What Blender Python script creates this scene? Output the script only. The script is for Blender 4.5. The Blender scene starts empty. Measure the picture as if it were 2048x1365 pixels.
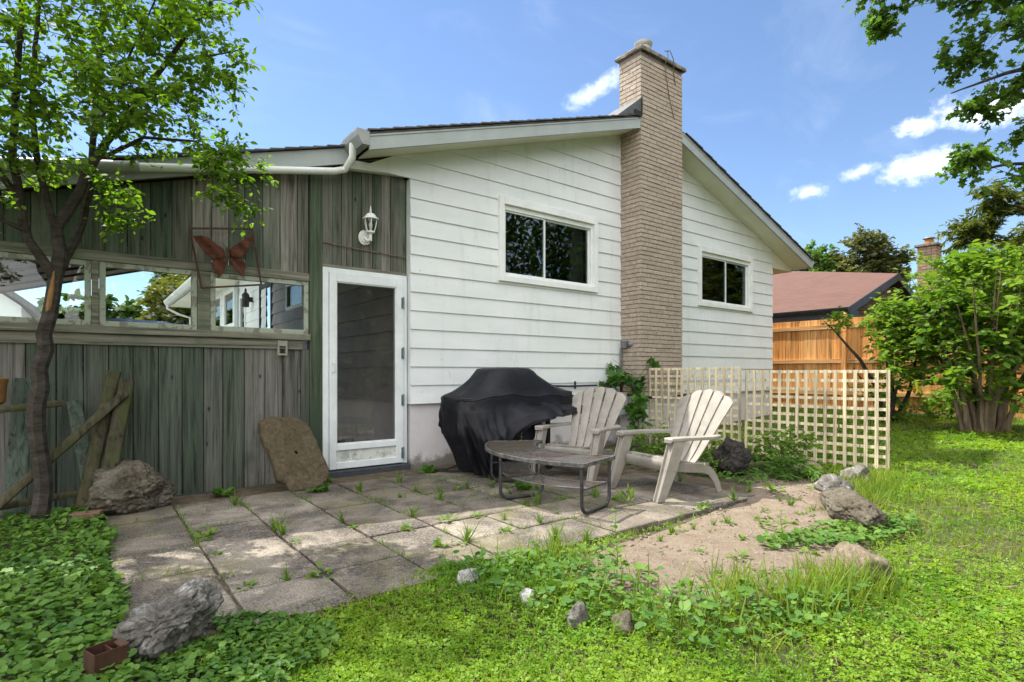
import bpy, bmesh, math, random
import numpy as np
from mathutils import Vector, Matrix, noise as mnoise

# ------------------------------------------------------------------ camera, sky, sun, exposure
scene = bpy.context.scene
cam_d = bpy.data.cameras.new("camera")
cam = bpy.data.objects.new("camera", cam_d)
scene.collection.objects.link(cam)
cam.location = (0, 0, 1.1)
cam.rotation_euler = (math.radians(90), 0, math.radians(-37.607))
cam_d.sensor_width = 36
cam_d.lens = 19.512
cam_d.shift_y = 0.0305
cam_d.clip_start = 0.05
cam_d.clip_end = 4000
scene.camera = cam

SUN = Vector((-0.20, 0.62, 1.0)).normalized()
world = bpy.data.worlds.new("World")
scene.world = world
world.use_nodes = True
wn = world.node_tree.nodes
wl = world.node_tree.links
bg = wn["Background"]
sky = wn.new("ShaderNodeTexSky")
sky.sky_type = 'NISHITA'
sky.sun_disc = False
sky.sun_elevation = math.asin(SUN.z)
sky.sun_rotation = math.atan2(SUN.x, SUN.y)
sky.altitude = 900
sky.air_density = 1.0
sky.dust_density = 0.15
sky.ozone_density = 3.0
SKY = 0.05
bg.inputs[1].default_value = SKY
# scattered fair weather cloud, laid out by direction on the sky itself
geo = wn.new("ShaderNodeTexCoord")
def w_math(op, a, b=0.0, clamp=False):
    x = wn.new("ShaderNodeMath"); x.operation = op; x.use_clamp = clamp
    for i, v in enumerate((a, b)):
        if isinstance(v, (int, float)): x.inputs[i].default_value = v
        else: wl.new(v, x.inputs[i])
    return x.outputs[0]
def w_dot(vec):
    x = wn.new("ShaderNodeVectorMath"); x.operation = 'DOT_PRODUCT'
    wl.new(geo.outputs["Generated"], x.inputs[0]); x.inputs[1].default_value = vec
    return x.outputs["Value"]
def w_noise(scale, detail, rough, stretch=(1, 1, 1), dist=0.0):
    mp = wn.new("ShaderNodeMapping"); mp.inputs["Scale"].default_value = stretch
    wl.new(geo.outputs["Generated"], mp.inputs[0])
    n = wn.new("ShaderNodeTexNoise"); n.inputs["Scale"].default_value = scale; n.inputs["Detail"].default_value = detail
    n.inputs["Roughness"].default_value = rough; n.inputs["Distortion"].default_value = dist
    wl.new(mp.outputs[0], n.inputs[0])
    return n.outputs["Fac"]
def w_step(v, lo, hi):
    m = wn.new("ShaderNodeMapRange"); m.interpolation_type = 'SMOOTHSTEP'
    wl.new(v, m.inputs[0]); m.inputs[1].default_value = lo; m.inputs[2].default_value = hi
    return m.outputs[0]
edge = w_noise(26, 7, 0.55, (1, 1, 1.5))
edge2 = w_noise(75, 6, 0.6, (1, 1, 1.3))
cover = None
for c, sa, sb, tilt, dens in (((0.922, 0.262, 0.286), 0.052, 0.021, 0.08, 1.0), ((0.919, 0.195, 0.338), 0.052, 0.022, -0.15, 1.0), ((0.904, 0.262, 0.337), 0.024, 0.014, 0.0, 0.95),
                              ((0.897, 0.332, 0.291), 0.028, 0.010, 0.12, 0.6), ((0.877, 0.395, 0.276), 0.026, 0.011, 0.1, 0.6), ((0.645, 0.620, 0.450), 0.056, 0.015, 0.42, 0.55)):
    c = Vector(c).normalized(); r_ = c.cross(Vector((0, 0, 1))).normalized(); u_ = r_.cross(c)
    ra = r_ * math.cos(tilt) + u_ * math.sin(tilt); ua = u_ * math.cos(tilt) - r_ * math.sin(tilt)
    a = w_math('DIVIDE', w_dot(ra), sa); b = w_math('DIVIDE', w_dot(ua), sb)
    d = w_math('SQRT', w_math('ADD', w_math('MULTIPLY', a, a), w_math('MULTIPLY', b, b)))
    d = w_math('ADD', d, w_math('MULTIPLY', w_math('SUBTRACT', edge, 0.5), 1.3))
    d = w_math('ADD', d, w_math('MULTIPLY', w_math('SUBTRACT', edge2, 0.5), 1.5))
    m = w_math('MULTIPLY', w_step(w_math('SUBTRACT', 1.32, d), 0.0, 1.75), w_step(w_dot(c), 0.5, 0.8))
    m = w_math('MULTIPLY', m, dens * 0.78)
    cover = m if cover is None else w_math('MAXIMUM', cover, m)
cirrus = w_math('MULTIPLY', w_step(w_noise(3.2, 9, 0.62, (1.0, 2.2, 3.0), 0.8), 0.48, 0.85), 0.05)
cover = w_math('MAXIMUM', cover, cirrus)
# broken cloud bank added behind and left of the camera, unseen, as fill light
back = w_step(w_dot((-0.66, -0.56, 0.5)), 0.0, 0.40)
fill_bank = w_step(w_noise(2.3, 8, 0.6, (1, 1, 1.8), 0.4), 0.30, 0.52)
cover = w_math('MAXIMUM', cover, w_math('MULTIPLY', back, fill_bank))
cl = wn.new("ShaderNodeMix"); cl.data_type = 'RGBA'
wl.new(cover, cl.inputs[0]); wl.new(sky.outputs[0], cl.inputs[6]); cl.inputs[7].default_value = (0.70 / SKY, 0.70 / SKY, 0.70 / SKY, 1)
wl.new(cl.outputs[2], bg.inputs[0])

sun_d = bpy.data.lights.new("sun", 'SUN')
sun_d.energy = 2.0
sun_d.angle = math.radians(0.53)
sun_d.color = (1.0, 0.95, 0.86)
sun = bpy.data.objects.new("sun", sun_d)
scene.collection.objects.link(sun)
sun.location = (-8, 25, 40)
sun.rotation_euler = (-SUN).to_track_quat('-Z', 'Y').to_euler()

scene.view_settings.view_transform = 'Standard'
scene.view_settings.look = 'None'
scene.view_settings.exposure = 2.12
scene.view_settings.gamma = 1.0
scene.cycles.max_bounces = 8
scene.cycles.transparent_max_bounces = 16
scene.cycles.volume_bounces = 6

# ------------------------------------------------------------------ helpers
C = scene.collection
rng = np.random.default_rng(7)
random.seed(7)


def tag(o, label=None, cat=None, group=None, kind=None):
    if label: o["label"] = label
    if cat: o["category"] = cat
    if group: o["group"] = group
    if kind: o["kind"] = kind
    return o


def thing(name, label, cat, loc=(0, 0, 0), rz=0.0, group=None):
    o = bpy.data.objects.new(name, None)
    o.empty_display_size = 0.2
    C.objects.link(o)
    o.location = loc
    o.rotation_euler = (0, 0, rz)
    return tag(o, label, cat, group)


def new_obj(name, me, mat=None, parent=None):
    o = bpy.data.objects.new(name, me)
    C.objects.link(o)
    if mat is not None:
        for m in (mat if isinstance(mat, (list, tuple)) else [mat]):
            me.materials.append(m)
    if parent is not None:
        o.parent = parent
    return o


def copy_tree(root, loc=None, rz=None, scale=None):
    c = root.copy()
    C.objects.link(c)
    if loc is not None: c.location = loc
    if rz is not None: c.rotation_euler = (0, 0, rz)
    if scale is not None: c.scale = (scale,) * 3
    for ch in list(root.children):
        d = ch.copy(); C.objects.link(d); d.parent = c
        for g in list(ch.children):
            e = g.copy(); C.objects.link(e); e.parent = d
    return c


class MB:
    """collects shapes into one mesh; coordinates are given in world space minus 'base'"""
    def __init__(self, base=(0, 0, 0)):
        self.v = []; self.f = []; self.b = Vector(base)

    def add(self, vs, fs):
        n = len(self.v)
        for p in vs:
            self.v.append((p[0] - self.b.x, p[1] - self.b.y, p[2] - self.b.z))
        for f in fs:
            self.f.append(tuple(i + n for i in f))
        return self

    def box(self, a, b):
        x0, y0, z0 = a; x1, y1, z1 = b
        vs = [(x0, y0, z0), (x1, y0, z0), (x1, y1, z0), (x0, y1, z0), (x0, y0, z1), (x1, y0, z1), (x1, y1, z1), (x0, y1, z1)]
        return self.add(vs, [(0, 3, 2, 1), (4, 5, 6, 7), (0, 1, 5, 4), (1, 2, 6, 5), (2, 3, 7, 6), (3, 0, 4, 7)])

    def bar(self, p, q, w, d, up=(0, 0, 1), w2=None, d2=None):
        p = Vector(p); q = Vector(q); t = (q - p).normalized()
        s = t.cross(Vector(up))
        if s.length < 1e-4: s = t.cross(Vector((0, 1, 0)))
        s.normalize(); u = s.cross(t).normalized()
        w2 = w if w2 is None else w2; d2 = d if d2 is None else d2
        vs = []
        for c, ww, dd in ((p, w, d), (q, w2, d2)):
            for i, j in ((-1, -1), (1, -1), (1, 1), (-1, 1)):
                vs.append(c + s * (i * ww / 2) + u * (j * dd / 2))
        return self.add(vs, [(3, 2, 1, 0), (4, 5, 6, 7), (0, 1, 5, 4), (1, 2, 6, 5), (2, 3, 7, 6), (3, 0, 4, 7)])

    def tube(self, path, r, n=8, cap=True):
        pts = [Vector(p) for p in path]
        rs = r if isinstance(r, (list, tuple)) else [r] * len(pts)
        vs = []; fs = []
        ref = None
        for i, p in enumerate(pts):
            if i == 0: t = pts[1] - p
            elif i == len(pts) - 1: t = p - pts[i - 1]
            else: t = (pts[i + 1] - p).normalized() + (p - pts[i - 1]).normalized()
            if t.length < 1e-7: t = Vector((0, 0, 1))
            t.normalize()
            if ref is None:
                ref = Vector((1, 0, 0)) if abs(t.x) < 0.8 else Vector((0, 1, 0))
            a = (ref - t * ref.dot(t))
            if a.length < 1e-4: a = t.orthogonal()
            a.normalize(); ref = a
            b = t.cross(a)
            for k in range(n):
                an = 2 * math.pi * k / n
                vs.append(p + (a * math.cos(an) + b * math.sin(an)) * rs[i])
        for i in range(len(pts) - 1):
            for k in range(n):
                k2 = (k + 1) % n
                fs.append((i * n + k, i * n + k2, (i + 1) * n + k2, (i + 1) * n + k))
        if cap:
            fs.append(tuple(range(n - 1, -1, -1)))
            m = (len(pts) - 1) * n
            fs.append(tuple(m + k for k in range(n)))
        return self.add(vs, fs)

    def lathe(self, c, prof, n=16, squash=(1, 1), rot=0.0):
        vs = []; fs = []
        for r, z in prof:
            for k in range(n):
                an = 2 * math.pi * k / n + rot
                vs.append((c[0] + r * math.cos(an) * squash[0], c[1] + r * math.sin(an) * squash[1], c[2] + z))
        for i in range(len(prof) - 1):
            for k in range(n):
                k2 = (k + 1) % n
                fs.append((i * n + k, i * n + k2, (i + 1) * n + k2, (i + 1) * n + k))
        fs.append(tuple(range(n - 1, -1, -1)))
        m = (len(prof) - 1) * n
        fs.append(tuple(m + k for k in range(n)))
        return self.add(vs, fs)

    def prism(self, poly, off):
        """poly: 3D points (planar), extruded by vector off"""
        n = len(poly); off = Vector(off)
        vs = [Vector(p) for p in poly] + [Vector(p) + off for p in poly]
        fs = [tuple(range(n)), tuple(range(2 * n - 1, n - 1, -1))]
        for i in range(n):
            j = (i + 1) % n
            fs.append((j, i, n + i, n + j))
        return self.add(vs, fs)

    def grid(self, rows):
        nr = len(rows); nc = len(rows[0])
        vs = [p for r in rows for p in r]
        fs = []
        for i in range(nr - 1):
            for j in range(nc - 1):
                fs.append((i * nc + j, i * nc + j + 1, (i + 1) * nc + j + 1, (i + 1) * nc + j))
        return self.add(vs, fs)

    def build(self, name, mat=None, parent=None, smooth=False, bevel=0.0, fix=True):
        me = bpy.data.meshes.new(name)
        me.from_pydata(self.v, [], self.f)
        if fix:
            bm = bmesh.new(); bm.from_mesh(me)
            bmesh.ops.recalc_face_normals(bm, faces=bm.faces)
            bm.to_mesh(me); bm.free()
        if smooth:
            me.polygons.foreach_set("use_smooth", [True] * len(me.polygons))
        me.update()
        o = new_obj(name, me, mat, parent)
        if parent is None: o.location = self.b
        if bevel > 0:
            m = o.modifiers.new("bevel", 'BEVEL')
            m.width = bevel; m.segments = 2; m.limit_method = 'ANGLE'; m.angle_limit = math.radians(40)
            m.harden_normals = False
        if smooth:
            try:
                me.set_sharp_from_angle(angle=math.radians(42))
            except Exception:
                pass
        return o


def np_mesh(name, V, nper, faces_idx, mat, parent=None, smooth=False):
    """V (N,k,3) instanced vertices; faces_idx list of tuples (same length) in prototype"""
    N, k, _ = V.shape
    F = np.array(faces_idx, dtype=np.int64)
    nf, m = F.shape
    idx = (F[None] + (np.arange(N) * k)[:, None, None]).reshape(-1)
    me = bpy.data.meshes.new(name)
    me.vertices.add(N * k)
    me.vertices.foreach_set("co", V.reshape(-1).astype(np.float32))
    me.loops.add(len(idx))
    me.loops.foreach_set("vertex_index", idx.astype(np.int32))
    me.polygons.add(N * nf)
    me.polygons.foreach_set("loop_start", (np.arange(N * nf) * m).astype(np.int32))
    me.polygons.foreach_set("loop_total", np.full(N * nf, m, dtype=np.int32))
    if smooth:
        me.polygons.foreach_set("use_smooth", np.ones(N * nf, dtype=bool))
    me.update(calc_edges=True)
    me.validate()
    return new_obj(name, me, mat, parent)


def rot_mats(yaw, tilt, tdir):
    """Rz(yaw) then tilt about a horizontal axis of azimuth tdir"""
    N = len(yaw)
    c, s = np.cos(yaw), np.sin(yaw)
    Rz = np.zeros((N, 3, 3)); Rz[:, 0, 0] = c; Rz[:, 0, 1] = -s; Rz[:, 1, 0] = s; Rz[:, 1, 1] = c; Rz[:, 2, 2] = 1
    ax = np.stack([np.cos(tdir), np.sin(tdir), np.zeros(N)], 1)
    ct, st = np.cos(tilt), np.sin(tilt)
    K = np.zeros((N, 3, 3))
    K[:, 0, 1] = -ax[:, 2]; K[:, 0, 2] = ax[:, 1]; K[:, 1, 0] = ax[:, 2]; K[:, 1, 2] = -ax[:, 0]; K[:, 2, 0] = -ax[:, 1]; K[:, 2, 1] = ax[:, 0]
    Rt = np.eye(3)[None] + st[:, None, None] * K + (1 - ct)[:, None, None] * (K @ K)
    return Rt @ Rz


def scatter(protoV, protoF, P, R, S):
    pv = np.array(protoV, dtype=np.float64)
    V = np.einsum('nij,kj->nki', R, pv) * np.asarray(S)[:, None, None] + P[:, None, :]
    return V


# leaf prototypes: leaf lies along +Y from the origin, faces +Z
OVAL_V = [(0, 0, 0), (-0.30, 0.32, 0.05), (-0.27, 0.66, 0.04), (0, 1.0, -0.06), (0.27, 0.66, 0.04), (0.30, 0.32, 0.05), (0, 0.5, -0.03)]
OVAL_F = [(0, 6, 2, 1), (6, 3, 2, 2)]  # not used directly
OVAL_Q = [(0, 5, 6, 1), (5, 4, 3, 6), (1, 6, 3, 2)]
ROUND_V = [(0, 0.06, 0), (-0.40, 0.0, 0.04), (-0.52, 0.42, 0.07), (-0.30, 0.84, 0.02), (0.0, 0.95, -0.05), (0.30, 0.84, 0.02), (0.52, 0.42, 0.07), (0.40, 0.0, 0.04), (0, 0.45, -0.05)]
ROUND_Q = [(0, 8, 2, 1), (2, 8, 4, 3), (4, 8, 6, 5), (6, 8, 0, 7)]
LANCE_V = [(0, 0, 0), (-0.13, 0.35, 0.02), (0, 1.0, -0.05), (0.13, 0.35, 0.02)]
LANCE_Q = [(0, 3, 2, 1)]
BLADE_V = [(-0.03, 0, 0), (0.03, 0, 0), (0.024, 0.10, 0.45), (-0.024, 0.10, 0.45), (0.004, 0.34, 0.85), (-0.004, 0.34, 0.85)]
BLADE_Q = [(0, 1, 2, 3), (3, 2, 4, 5)]
LOBE_V = [(0, 0, 0), (-0.42, -0.10, 0.02), (-0.36, 0.22, 0.0), (-0.62, 0.50, 0.05), (-0.24, 0.62, 0.0), (0, 1.0, -0.06), (0.24, 0.62, 0.0), (0.62, 0.50, 0.05), (0.36, 0.22, 0.0), (0.42, -0.10, 0.02), (0, 0.4, -0.05)]
LOBE_Q = [(0, 10, 2, 1), (2, 10, 4, 3), (4, 10, 6, 5), (6, 10, 8, 7), (8, 10, 0, 9)]
TRI_V, TRI_Q = [], []
for _k in range(3):
    _a = _k * 2.094
    _n = len(TRI_V)
    for px, py, pz in [(0, 0.03, 0), (-0.40, 0.55, 0.13), (0.0, 0.98, 0.02), (0.40, 0.55, 0.13), ]:
        TRI_V.append((px * math.cos(_a) - py * math.sin(_a), px * math.sin(_a) + py * math.cos(_a), pz))
    TRI_Q.append((_n, _n + 3, _n + 2, _n + 1))


# ------------------------------------------------------------------ materials
def mat_new(name):
    m = bpy.data.materials.new(name)
    m.use_nodes = True
    nt = m.node_tree
    return m, nt, nt.nodes, nt.links, nt.nodes["Principled BSDF"]


def ramp(nt, stops, fac=None, interp='LINEAR'):
    r = nt.nodes.new("ShaderNodeValToRGB")
    r.color_ramp.interpolation = interp
    while len(r.color_ramp.elements) < len(stops):
        r.color_ramp.elements.new(0.5)
    for e, (p, c) in zip(r.color_ramp.elements, stops):
        e.position = p
        e.color = (c[0], c[1], c[2], 1) if not isinstance(c, (int, float)) else (c, c, c, 1)
    if fac is not None: nt.links.new(fac, r.inputs[0])
    return r


def tex_noise(nt, scale, detail=6, rough=0.6, stretch=(1, 1, 1), coord="Object", vec=None, dist=0.0):
    n = nt.nodes.new("ShaderNodeTexNoise")
    n.inputs["Scale"].default_value = scale
    n.inputs["Detail"].default_value = detail
    n.inputs["Roughness"].default_value = rough
    n.inputs["Distortion"].default_value = dist
    if vec is None:
        tc = nt.nodes.new("ShaderNodeTexCoord"); vec = tc.outputs[coord]
    mp = nt.nodes.new("ShaderNodeMapping")
    mp.inputs["Scale"].default_value = stretch
    nt.links.new(vec, mp.inputs[0]); nt.links.new(mp.outputs[0], n.inputs[0])
    return n.outputs["Fac"]


def mixc(nt, fac, a, b, mode='MIX'):
    x = nt.nodes.new("ShaderNodeMix"); x.data_type = 'RGBA'; x.blend_type = mode
    for sock, val in ((x.inputs[0], fac), (x.inputs[6], a), (x.inputs[7], b)):
        if isinstance(val, (int, float)): sock.default_value = val
        elif isinstance(val, (tuple, list)): sock.default_value = (val[0], val[1], val[2], 1)
        else: nt.links.new(val, sock)
    return x.outputs[2]


def math_n(nt, op, a, b=0.0, clamp=False):
    x = nt.nodes.new("ShaderNodeMath"); x.operation = op; x.use_clamp = clamp
    for i, val in enumerate((a, b)):
        if isinstance(val, (int, float)): x.inputs[i].default_value = val
        else: nt.links.new(val, x.inputs[i])
    return x.outputs[0]


def bump(nt, bsdf, h, strength=0.3, dist=0.01):
    b = nt.nodes.new("ShaderNodeBump")
    b.inputs["Strength"].default_value = strength
    b.inputs["Distance"].default_value = dist
    nt.links.new(h, b.inputs["Height"]); nt.links.new(b.outputs[0], bsdf.inputs["Normal"])


def island(nt):
    g = nt.nodes.new("ShaderNodeNewGeometry")
    return g.outputs["Random Per Island"]


def mat_noise(name, c1, c2, scale=4, rough=0.7, bump_s=0.2, bump_scale=40, stretch=(1, 1, 1), spec=0.3, metal=0.0, lo=0.35, hi=0.65, bump_d=0.005):
    m, nt, N, L, b = mat_new(name)
    f = tex_noise(nt, scale, 8, 0.65, stretch)
    r = ramp(nt, [(lo, c1), (hi, c2)], f)
    L.new(r.outputs[0], b.inputs["Base Color"])
    b.inputs["Roughness"].default_value = rough
    b.inputs["Metallic"].default_value = metal
    b.inputs["Specular IOR Level"].default_value = spec
    if bump_s > 0:
        bump(nt, b, tex_noise(nt, bump_scale, 6, 0.6, stretch), bump_s, bump_d)
    return m


def mat_leaf(name, cols, trans=0.4, tcol=None, rough=0.55):
    m, nt, N, L, b = mat_new(name)
    n = len(cols)
    r = ramp(nt, [(i / max(1, n - 1), c) for i, c in enumerate(cols)], island(nt))
    big = tex_noise(nt, 1.4, 4, 0.6)
    col = mixc(nt, ramp(nt, [(0.40, 0.0), (0.66, 0.55)], big).outputs[0], r.outputs[0], cols[-1])
    col = mixc(nt, ramp(nt, [(0.36, 0.5), (0.48, 0.0)], big).outputs[0], col, cols[0])
    L.new(col, b.inputs["Base Color"])
    b.inputs["Roughness"].default_value = rough
    b.inputs["Specular IOR Level"].default_value = 0.25
    t = N.new("ShaderNodeBsdfTranslucent")
    tc = mixc(nt, 1.0, col, tcol or (1.6, 1.5, 0.6), 'MULTIPLY')
    L.new(tc, t.inputs[0])
    mx = N.new("ShaderNodeMixShader"); mx.inputs[0].default_value = trans
    L.new(b.outputs[0], mx.inputs[1]); L.new(t.outputs[0], mx.inputs[2])
    L.new(mx.outputs[0], N["Material Output"].inputs[0])
    return m


def mat_wood(name, cols, axis='Z', grain=30.0, rough=0.85, stain=None, stain_lo=0.5, stain_hi=0.62, bump_s=0.4, stain_scale=1.2):
    """weathered boards: every separate board its own tone, grain along 'axis', stains with a shape of their own"""
    m, nt, N, L, b = mat_new(name)
    n = len(cols)
    r = ramp(nt, [(i / max(1, n - 1), c) for i, c in enumerate(cols)], island(nt))
    st = {'Z': (1, 1, 0.035), 'X': (0.035, 1, 1), 'Y': (1, 0.035, 1)}[axis]
    g = N.new("ShaderNodeNewGeometry")
    tc = N.new("ShaderNodeTexCoord")
    off = N.new("ShaderNodeVectorMath"); off.operation = 'ADD'
    cmb = N.new("ShaderNodeCombineXYZ")
    big = math_n(nt, 'MULTIPLY', g.outputs["Random Per Island"], 37.0)
    for i in range(3): L.new(big, cmb.inputs[i])
    L.new(tc.outputs["Object"], off.inputs[0]); L.new(cmb.outputs[0], off.inputs[1])
    gr = tex_noise(nt, grain, 8, 0.7, st, vec=off.outputs[0], dist=0.6)
    dark = ramp(nt, [(0.34, 0.28), (0.48, 0.95), (0.66, 1.5)], gr)
    col = mixc(nt, 1.0, r.outputs[0], dark.outputs[0], 'MULTIPLY')
    if stain is not None:
        s = tex_noise(nt, stain_scale, 7, 0.65, (1, 1, 0.5))
        col = mixc(nt, ramp(nt, [(stain_lo, 0.0), (stain_hi, 0.8)], s).outputs[0], col, stain)
    kn = N.new("ShaderNodeTexVoronoi"); kn.inputs["Scale"].default_value = 3.2
    mp = N.new("ShaderNodeMapping"); mp.inputs["Scale"].default_value = {'Z': (1.6, 1.6, 0.8), 'X': (0.8, 1.6, 1.6), 'Y': (1.6, 0.8, 1.6)}[axis]
    L.new(off.outputs[0], mp.inputs[0]); L.new(mp.outputs[0], kn.inputs[0])
    kf = ramp(nt, [(0.04, 0.0), (0.085, 1.0)], kn.outputs["Distance"])
    col = mixc(nt, kf.outputs[0], mixc(nt, 1.0, col, (0.3, 0.25, 0.22), 'MULTIPLY'), col)
    L.new(col, b.inputs["Base Color"])
    b.inputs["Roughness"].default_value = rough
    b.inputs["Specular IOR Level"].default_value = 0.2
    bump(nt, b, gr, bump_s, 0.004)
    return m


def mat_glass(name, tint=(0.8, 0.85, 0.85), gain=1.0, rough=0.01):
    m, nt, N, L, b = mat_new(name)
    N.remove(b)
    tr = N.new("ShaderNodeBsdfTransparent"); tr.inputs[0].default_value = (*tint, 1)
    gl = N.new("ShaderNodeBsdfGlossy"); gl.inputs["Roughness"].default_value = rough
    fr = N.new("ShaderNodeFresnel"); fr.inputs[0].default_value = 1.5
    f = math_n(nt, 'MULTIPLY', fr.outputs[0], gain, True)
    mx = N.new("ShaderNodeMixShader")
    L.new(f, mx.inputs[0]); L.new(tr.outputs[0], mx.inputs[1]); L.new(gl.outputs[0], mx.inputs[2])
    L.new(mx.outputs[0], N["Material Output"].inputs[0])
    return m


M = {}
def setup_materials():
    # painted siding with faint dirt and peeled specks
    m, nt, N, L, b = mat_new("siding_paint")
    f = tex_noise(nt, 1.3, 7, 0.6, (1, 1, 2.5))
    c = ramp(nt, [(0.3, (0.63, 0.66, 0.65)), (0.7, (0.74, 0.755, 0.75))], f).outputs[0]
    sp = tex_noise(nt, 26, 2, 0.4)
    c = mixc(nt, ramp(nt, [(0.74, 0.0), (0.78, 0.55)], sp).outputs[0], c, (0.30, 0.28, 0.25))
    streak = tex_noise(nt, 7, 5, 0.6, (1, 1, 0.12))
    c = mixc(nt, ramp(nt, [(0.55, 0.0), (0.78, 0.34)], streak).outputs[0], c, (0.42, 0.43, 0.38))
    L.new(c, b.inputs["Base Color"]); b.inputs["Roughness"].default_value = 0.55
    b.inputs["Specular IOR Level"].default_value = 0.3
    bump(nt, b, tex_noise(nt, 3.0, 4, 0.5), 0.15, 0.01)
    M["siding"] = m
    M["siding_porch_shade"] = mat_noise("siding_porch_shade", (0.27, 0.235, 0.22), (0.36, 0.32, 0.305), 2.0, 0.6, 0.1, 20)  # darker beige copy of the siding, carport shade put into its colour
    M["white_paint"] = mat_noise("white_paint", (0.66, 0.68, 0.66), (0.78, 0.79, 0.77), 3, 0.45, 0.08, 60)
    m, nt, N, L, b = mat_new("soffit_paint")
    f = tex_noise(nt, 2.0, 6, 0.6)
    c = ramp(nt, [(0.3, (0.62, 0.63, 0.50)), (0.7, (0.74, 0.74, 0.64))], f).outputs[0]
    L.new(c, b.inputs["Base Color"]); b.inputs["Roughness"].default_value = 0.6
    M["soffit"] = m
    M["fascia"] = mat_noise("fascia_metal", (0.30, 0.33, 0.32), (0.37, 0.40, 0.39), 2.5, 0.45, 0.06, 30)
    M["gutter"] = mat_noise("gutter_metal", (0.24, 0.25, 0.24), (0.33, 0.34, 0.33), 2.5, 0.4, 0.06, 30)
    M["pipe_white"] = mat_noise("pipe_white", (0.58, 0.60, 0.56), (0.70, 0.71, 0.68), 3, 0.4, 0.05, 30)
    # shingles
    def shingle(name, a, bcol):
        m, nt, N, L, b = mat_new(name)
        tc = N.new("ShaderNodeTexCoord")
        br = N.new("ShaderNodeTexBrick")
        br.inputs["Scale"].default_value = 1.0
        br.inputs["Brick Width"].default_value = 0.32; br.inputs["Row Height"].default_value = 0.14
        br.inputs["Mortar Size"].default_value = 0.006
        br.inputs["Color1"].default_value = (*a, 1); br.inputs["Color2"].default_value = (*bcol, 1)
        br.inputs["Mortar"].default_value = (a[0] * .45, a[1] * .45, a[2] * .45, 1)
        sep = N.new("ShaderNodeSeparateXYZ"); cmb = N.new("ShaderNodeCombineXYZ")
        L.new(tc.outputs["Object"], sep.inputs[0]); L.new(sep.outputs[1], cmb.inputs[0]); L.new(sep.outputs[0], cmb.inputs[1])
        L.new(cmb.outputs[0], br.inputs["Vector"])
        g = tex_noise(nt, 60, 5, 0.7)
        c = mixc(nt, 0.5, br.outputs["Color"], ramp(nt, [(0.3, tuple(x * .6 for x in a)), (0.7, tuple(min(1, x * 1.35) for x in bcol))], g).outputs[0])
        L.new(c, b.inputs["Base Color"]); b.inputs["Roughness"].default_value = 0.9
        bump(nt, b, g, 0.4, 0.004)
        return m
    M["shingle"] = shingle("shingle_dark", (0.075, 0.07, 0.07), (0.12, 0.11, 0.105))
    M["shingle_red"] = shingle("shingle_brown", (0.082, 0.037, 0.025), (0.130, 0.060, 0.042))
    # brick
    def brick(name, cols, sc=1.0):
        m, nt, N, L, b = mat_new(name)
        r = ramp(nt, [(i / (len(cols) - 1), c) for i, c in enumerate(cols)], island(nt))
        g = tex_noise(nt, 22, 8, 0.7)
        c = mixc(nt, 1.0, r.outputs[0], ramp(nt, [(0.3, 0.62), (0.7, 1.12)], g).outputs[0], 'MULTIPLY')
        L.new(c, b.inputs["Base Color"]); b.inputs["Roughness"].default_value = 0.9
        bump(nt, b, tex_noise(nt, 35, 8, 0.7, (1, 1, 1.6)), 0.75, 0.012)
        return m
    M["brick"] = brick("brick_beige", [(0.385, 0.31, 0.24), (0.45, 0.365, 0.29), (0.415, 0.34, 0.268), (0.48, 0.395, 0.318)])
    M["brick_brown"] = brick("brick_brown", [(0.30, 0.20, 0.12), (0.36, 0.25, 0.15), (0.33, 0.225, 0.14)])
    M["brick_dark"] = brick("brick_dark", [(0.13, 0.075, 0.05), (0.17, 0.10, 0.065)])
    M["mortar"] = mat_noise("mortar", (0.15, 0.125, 0.105), (0.22, 0.185, 0.16), 20, 0.95, 0.3, 60)
    M["cement"] = mat_noise("cement_cap", (0.10, 0.088, 0.07), (0.25, 0.225, 0.19), 9, 0.95, 0.6, 25, bump_d=0.02)
    # painted foundation, worn at the foot
    m, nt, N, L, b = mat_new("foundation_paint")
    f = tex_noise(nt, 3.5, 8, 0.65)
    c = ramp(nt, [(0.3, (0.52, 0.495, 0.49)), (0.7, (0.62, 0.585, 0.58))], f).outputs[0]
    tc = N.new("ShaderNodeTexCoord"); sep = N.new("ShaderNodeSeparateXYZ"); L.new(tc.outputs["Object"], sep.inputs[0])
    hz = math_n(nt, 'ADD', sep.outputs[2], math_n(nt, 'MULTIPLY', math_n(nt, 'SUBTRACT', f, 0.5), 0.55))
    c = mixc(nt, ramp(nt, [(0.06, 1.0), (0.14, 0.0)], hz).outputs[0], c, (0.20, 0.18, 0.155))
    L.new(c, b.inputs["Base Color"]); b.inputs["Roughness"].default_value = 0.85
    bump(nt, b, tex_noise(nt, 14, 8, 0.7), 0.35, 0.01)
    M["foundation"] = m
    greens = [(0.115, 0.105, 0.088), (0.062, 0.080, 0.054), (0.16, 0.148, 0.128), (0.050, 0.073, 0.048), (0.10, 0.10, 0.078), (0.21, 0.195, 0.17), (0.066, 0.092, 0.060)]
    M["boards"] = mat_wood("boards_green_grey", greens, 'Z', 34, stain=(0.052, 0.082, 0.052), stain_lo=0.48, stain_hi=0.62)
    M["boards_low"] = mat_wood("boards_green_low", [(0.086, 0.097, 0.072), (0.060, 0.076, 0.054), (0.125, 0.122, 0.105), (0.055, 0.074, 0.055), (0.15, 0.14, 0.125), (0.07, 0.085, 0.063)], 'Z', 34, stain=(0.05, 0.066, 0.048), stain_lo=0.52, stain_hi=0.64)
    M["rail_wood"] = mat_wood("rail_wood", [(0.15, 0.15, 0.11), (0.19, 0.18, 0.145), (0.12, 0.13, 0.09)], 'X', 30, stain=(0.085, 0.11, 0.065))
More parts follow.
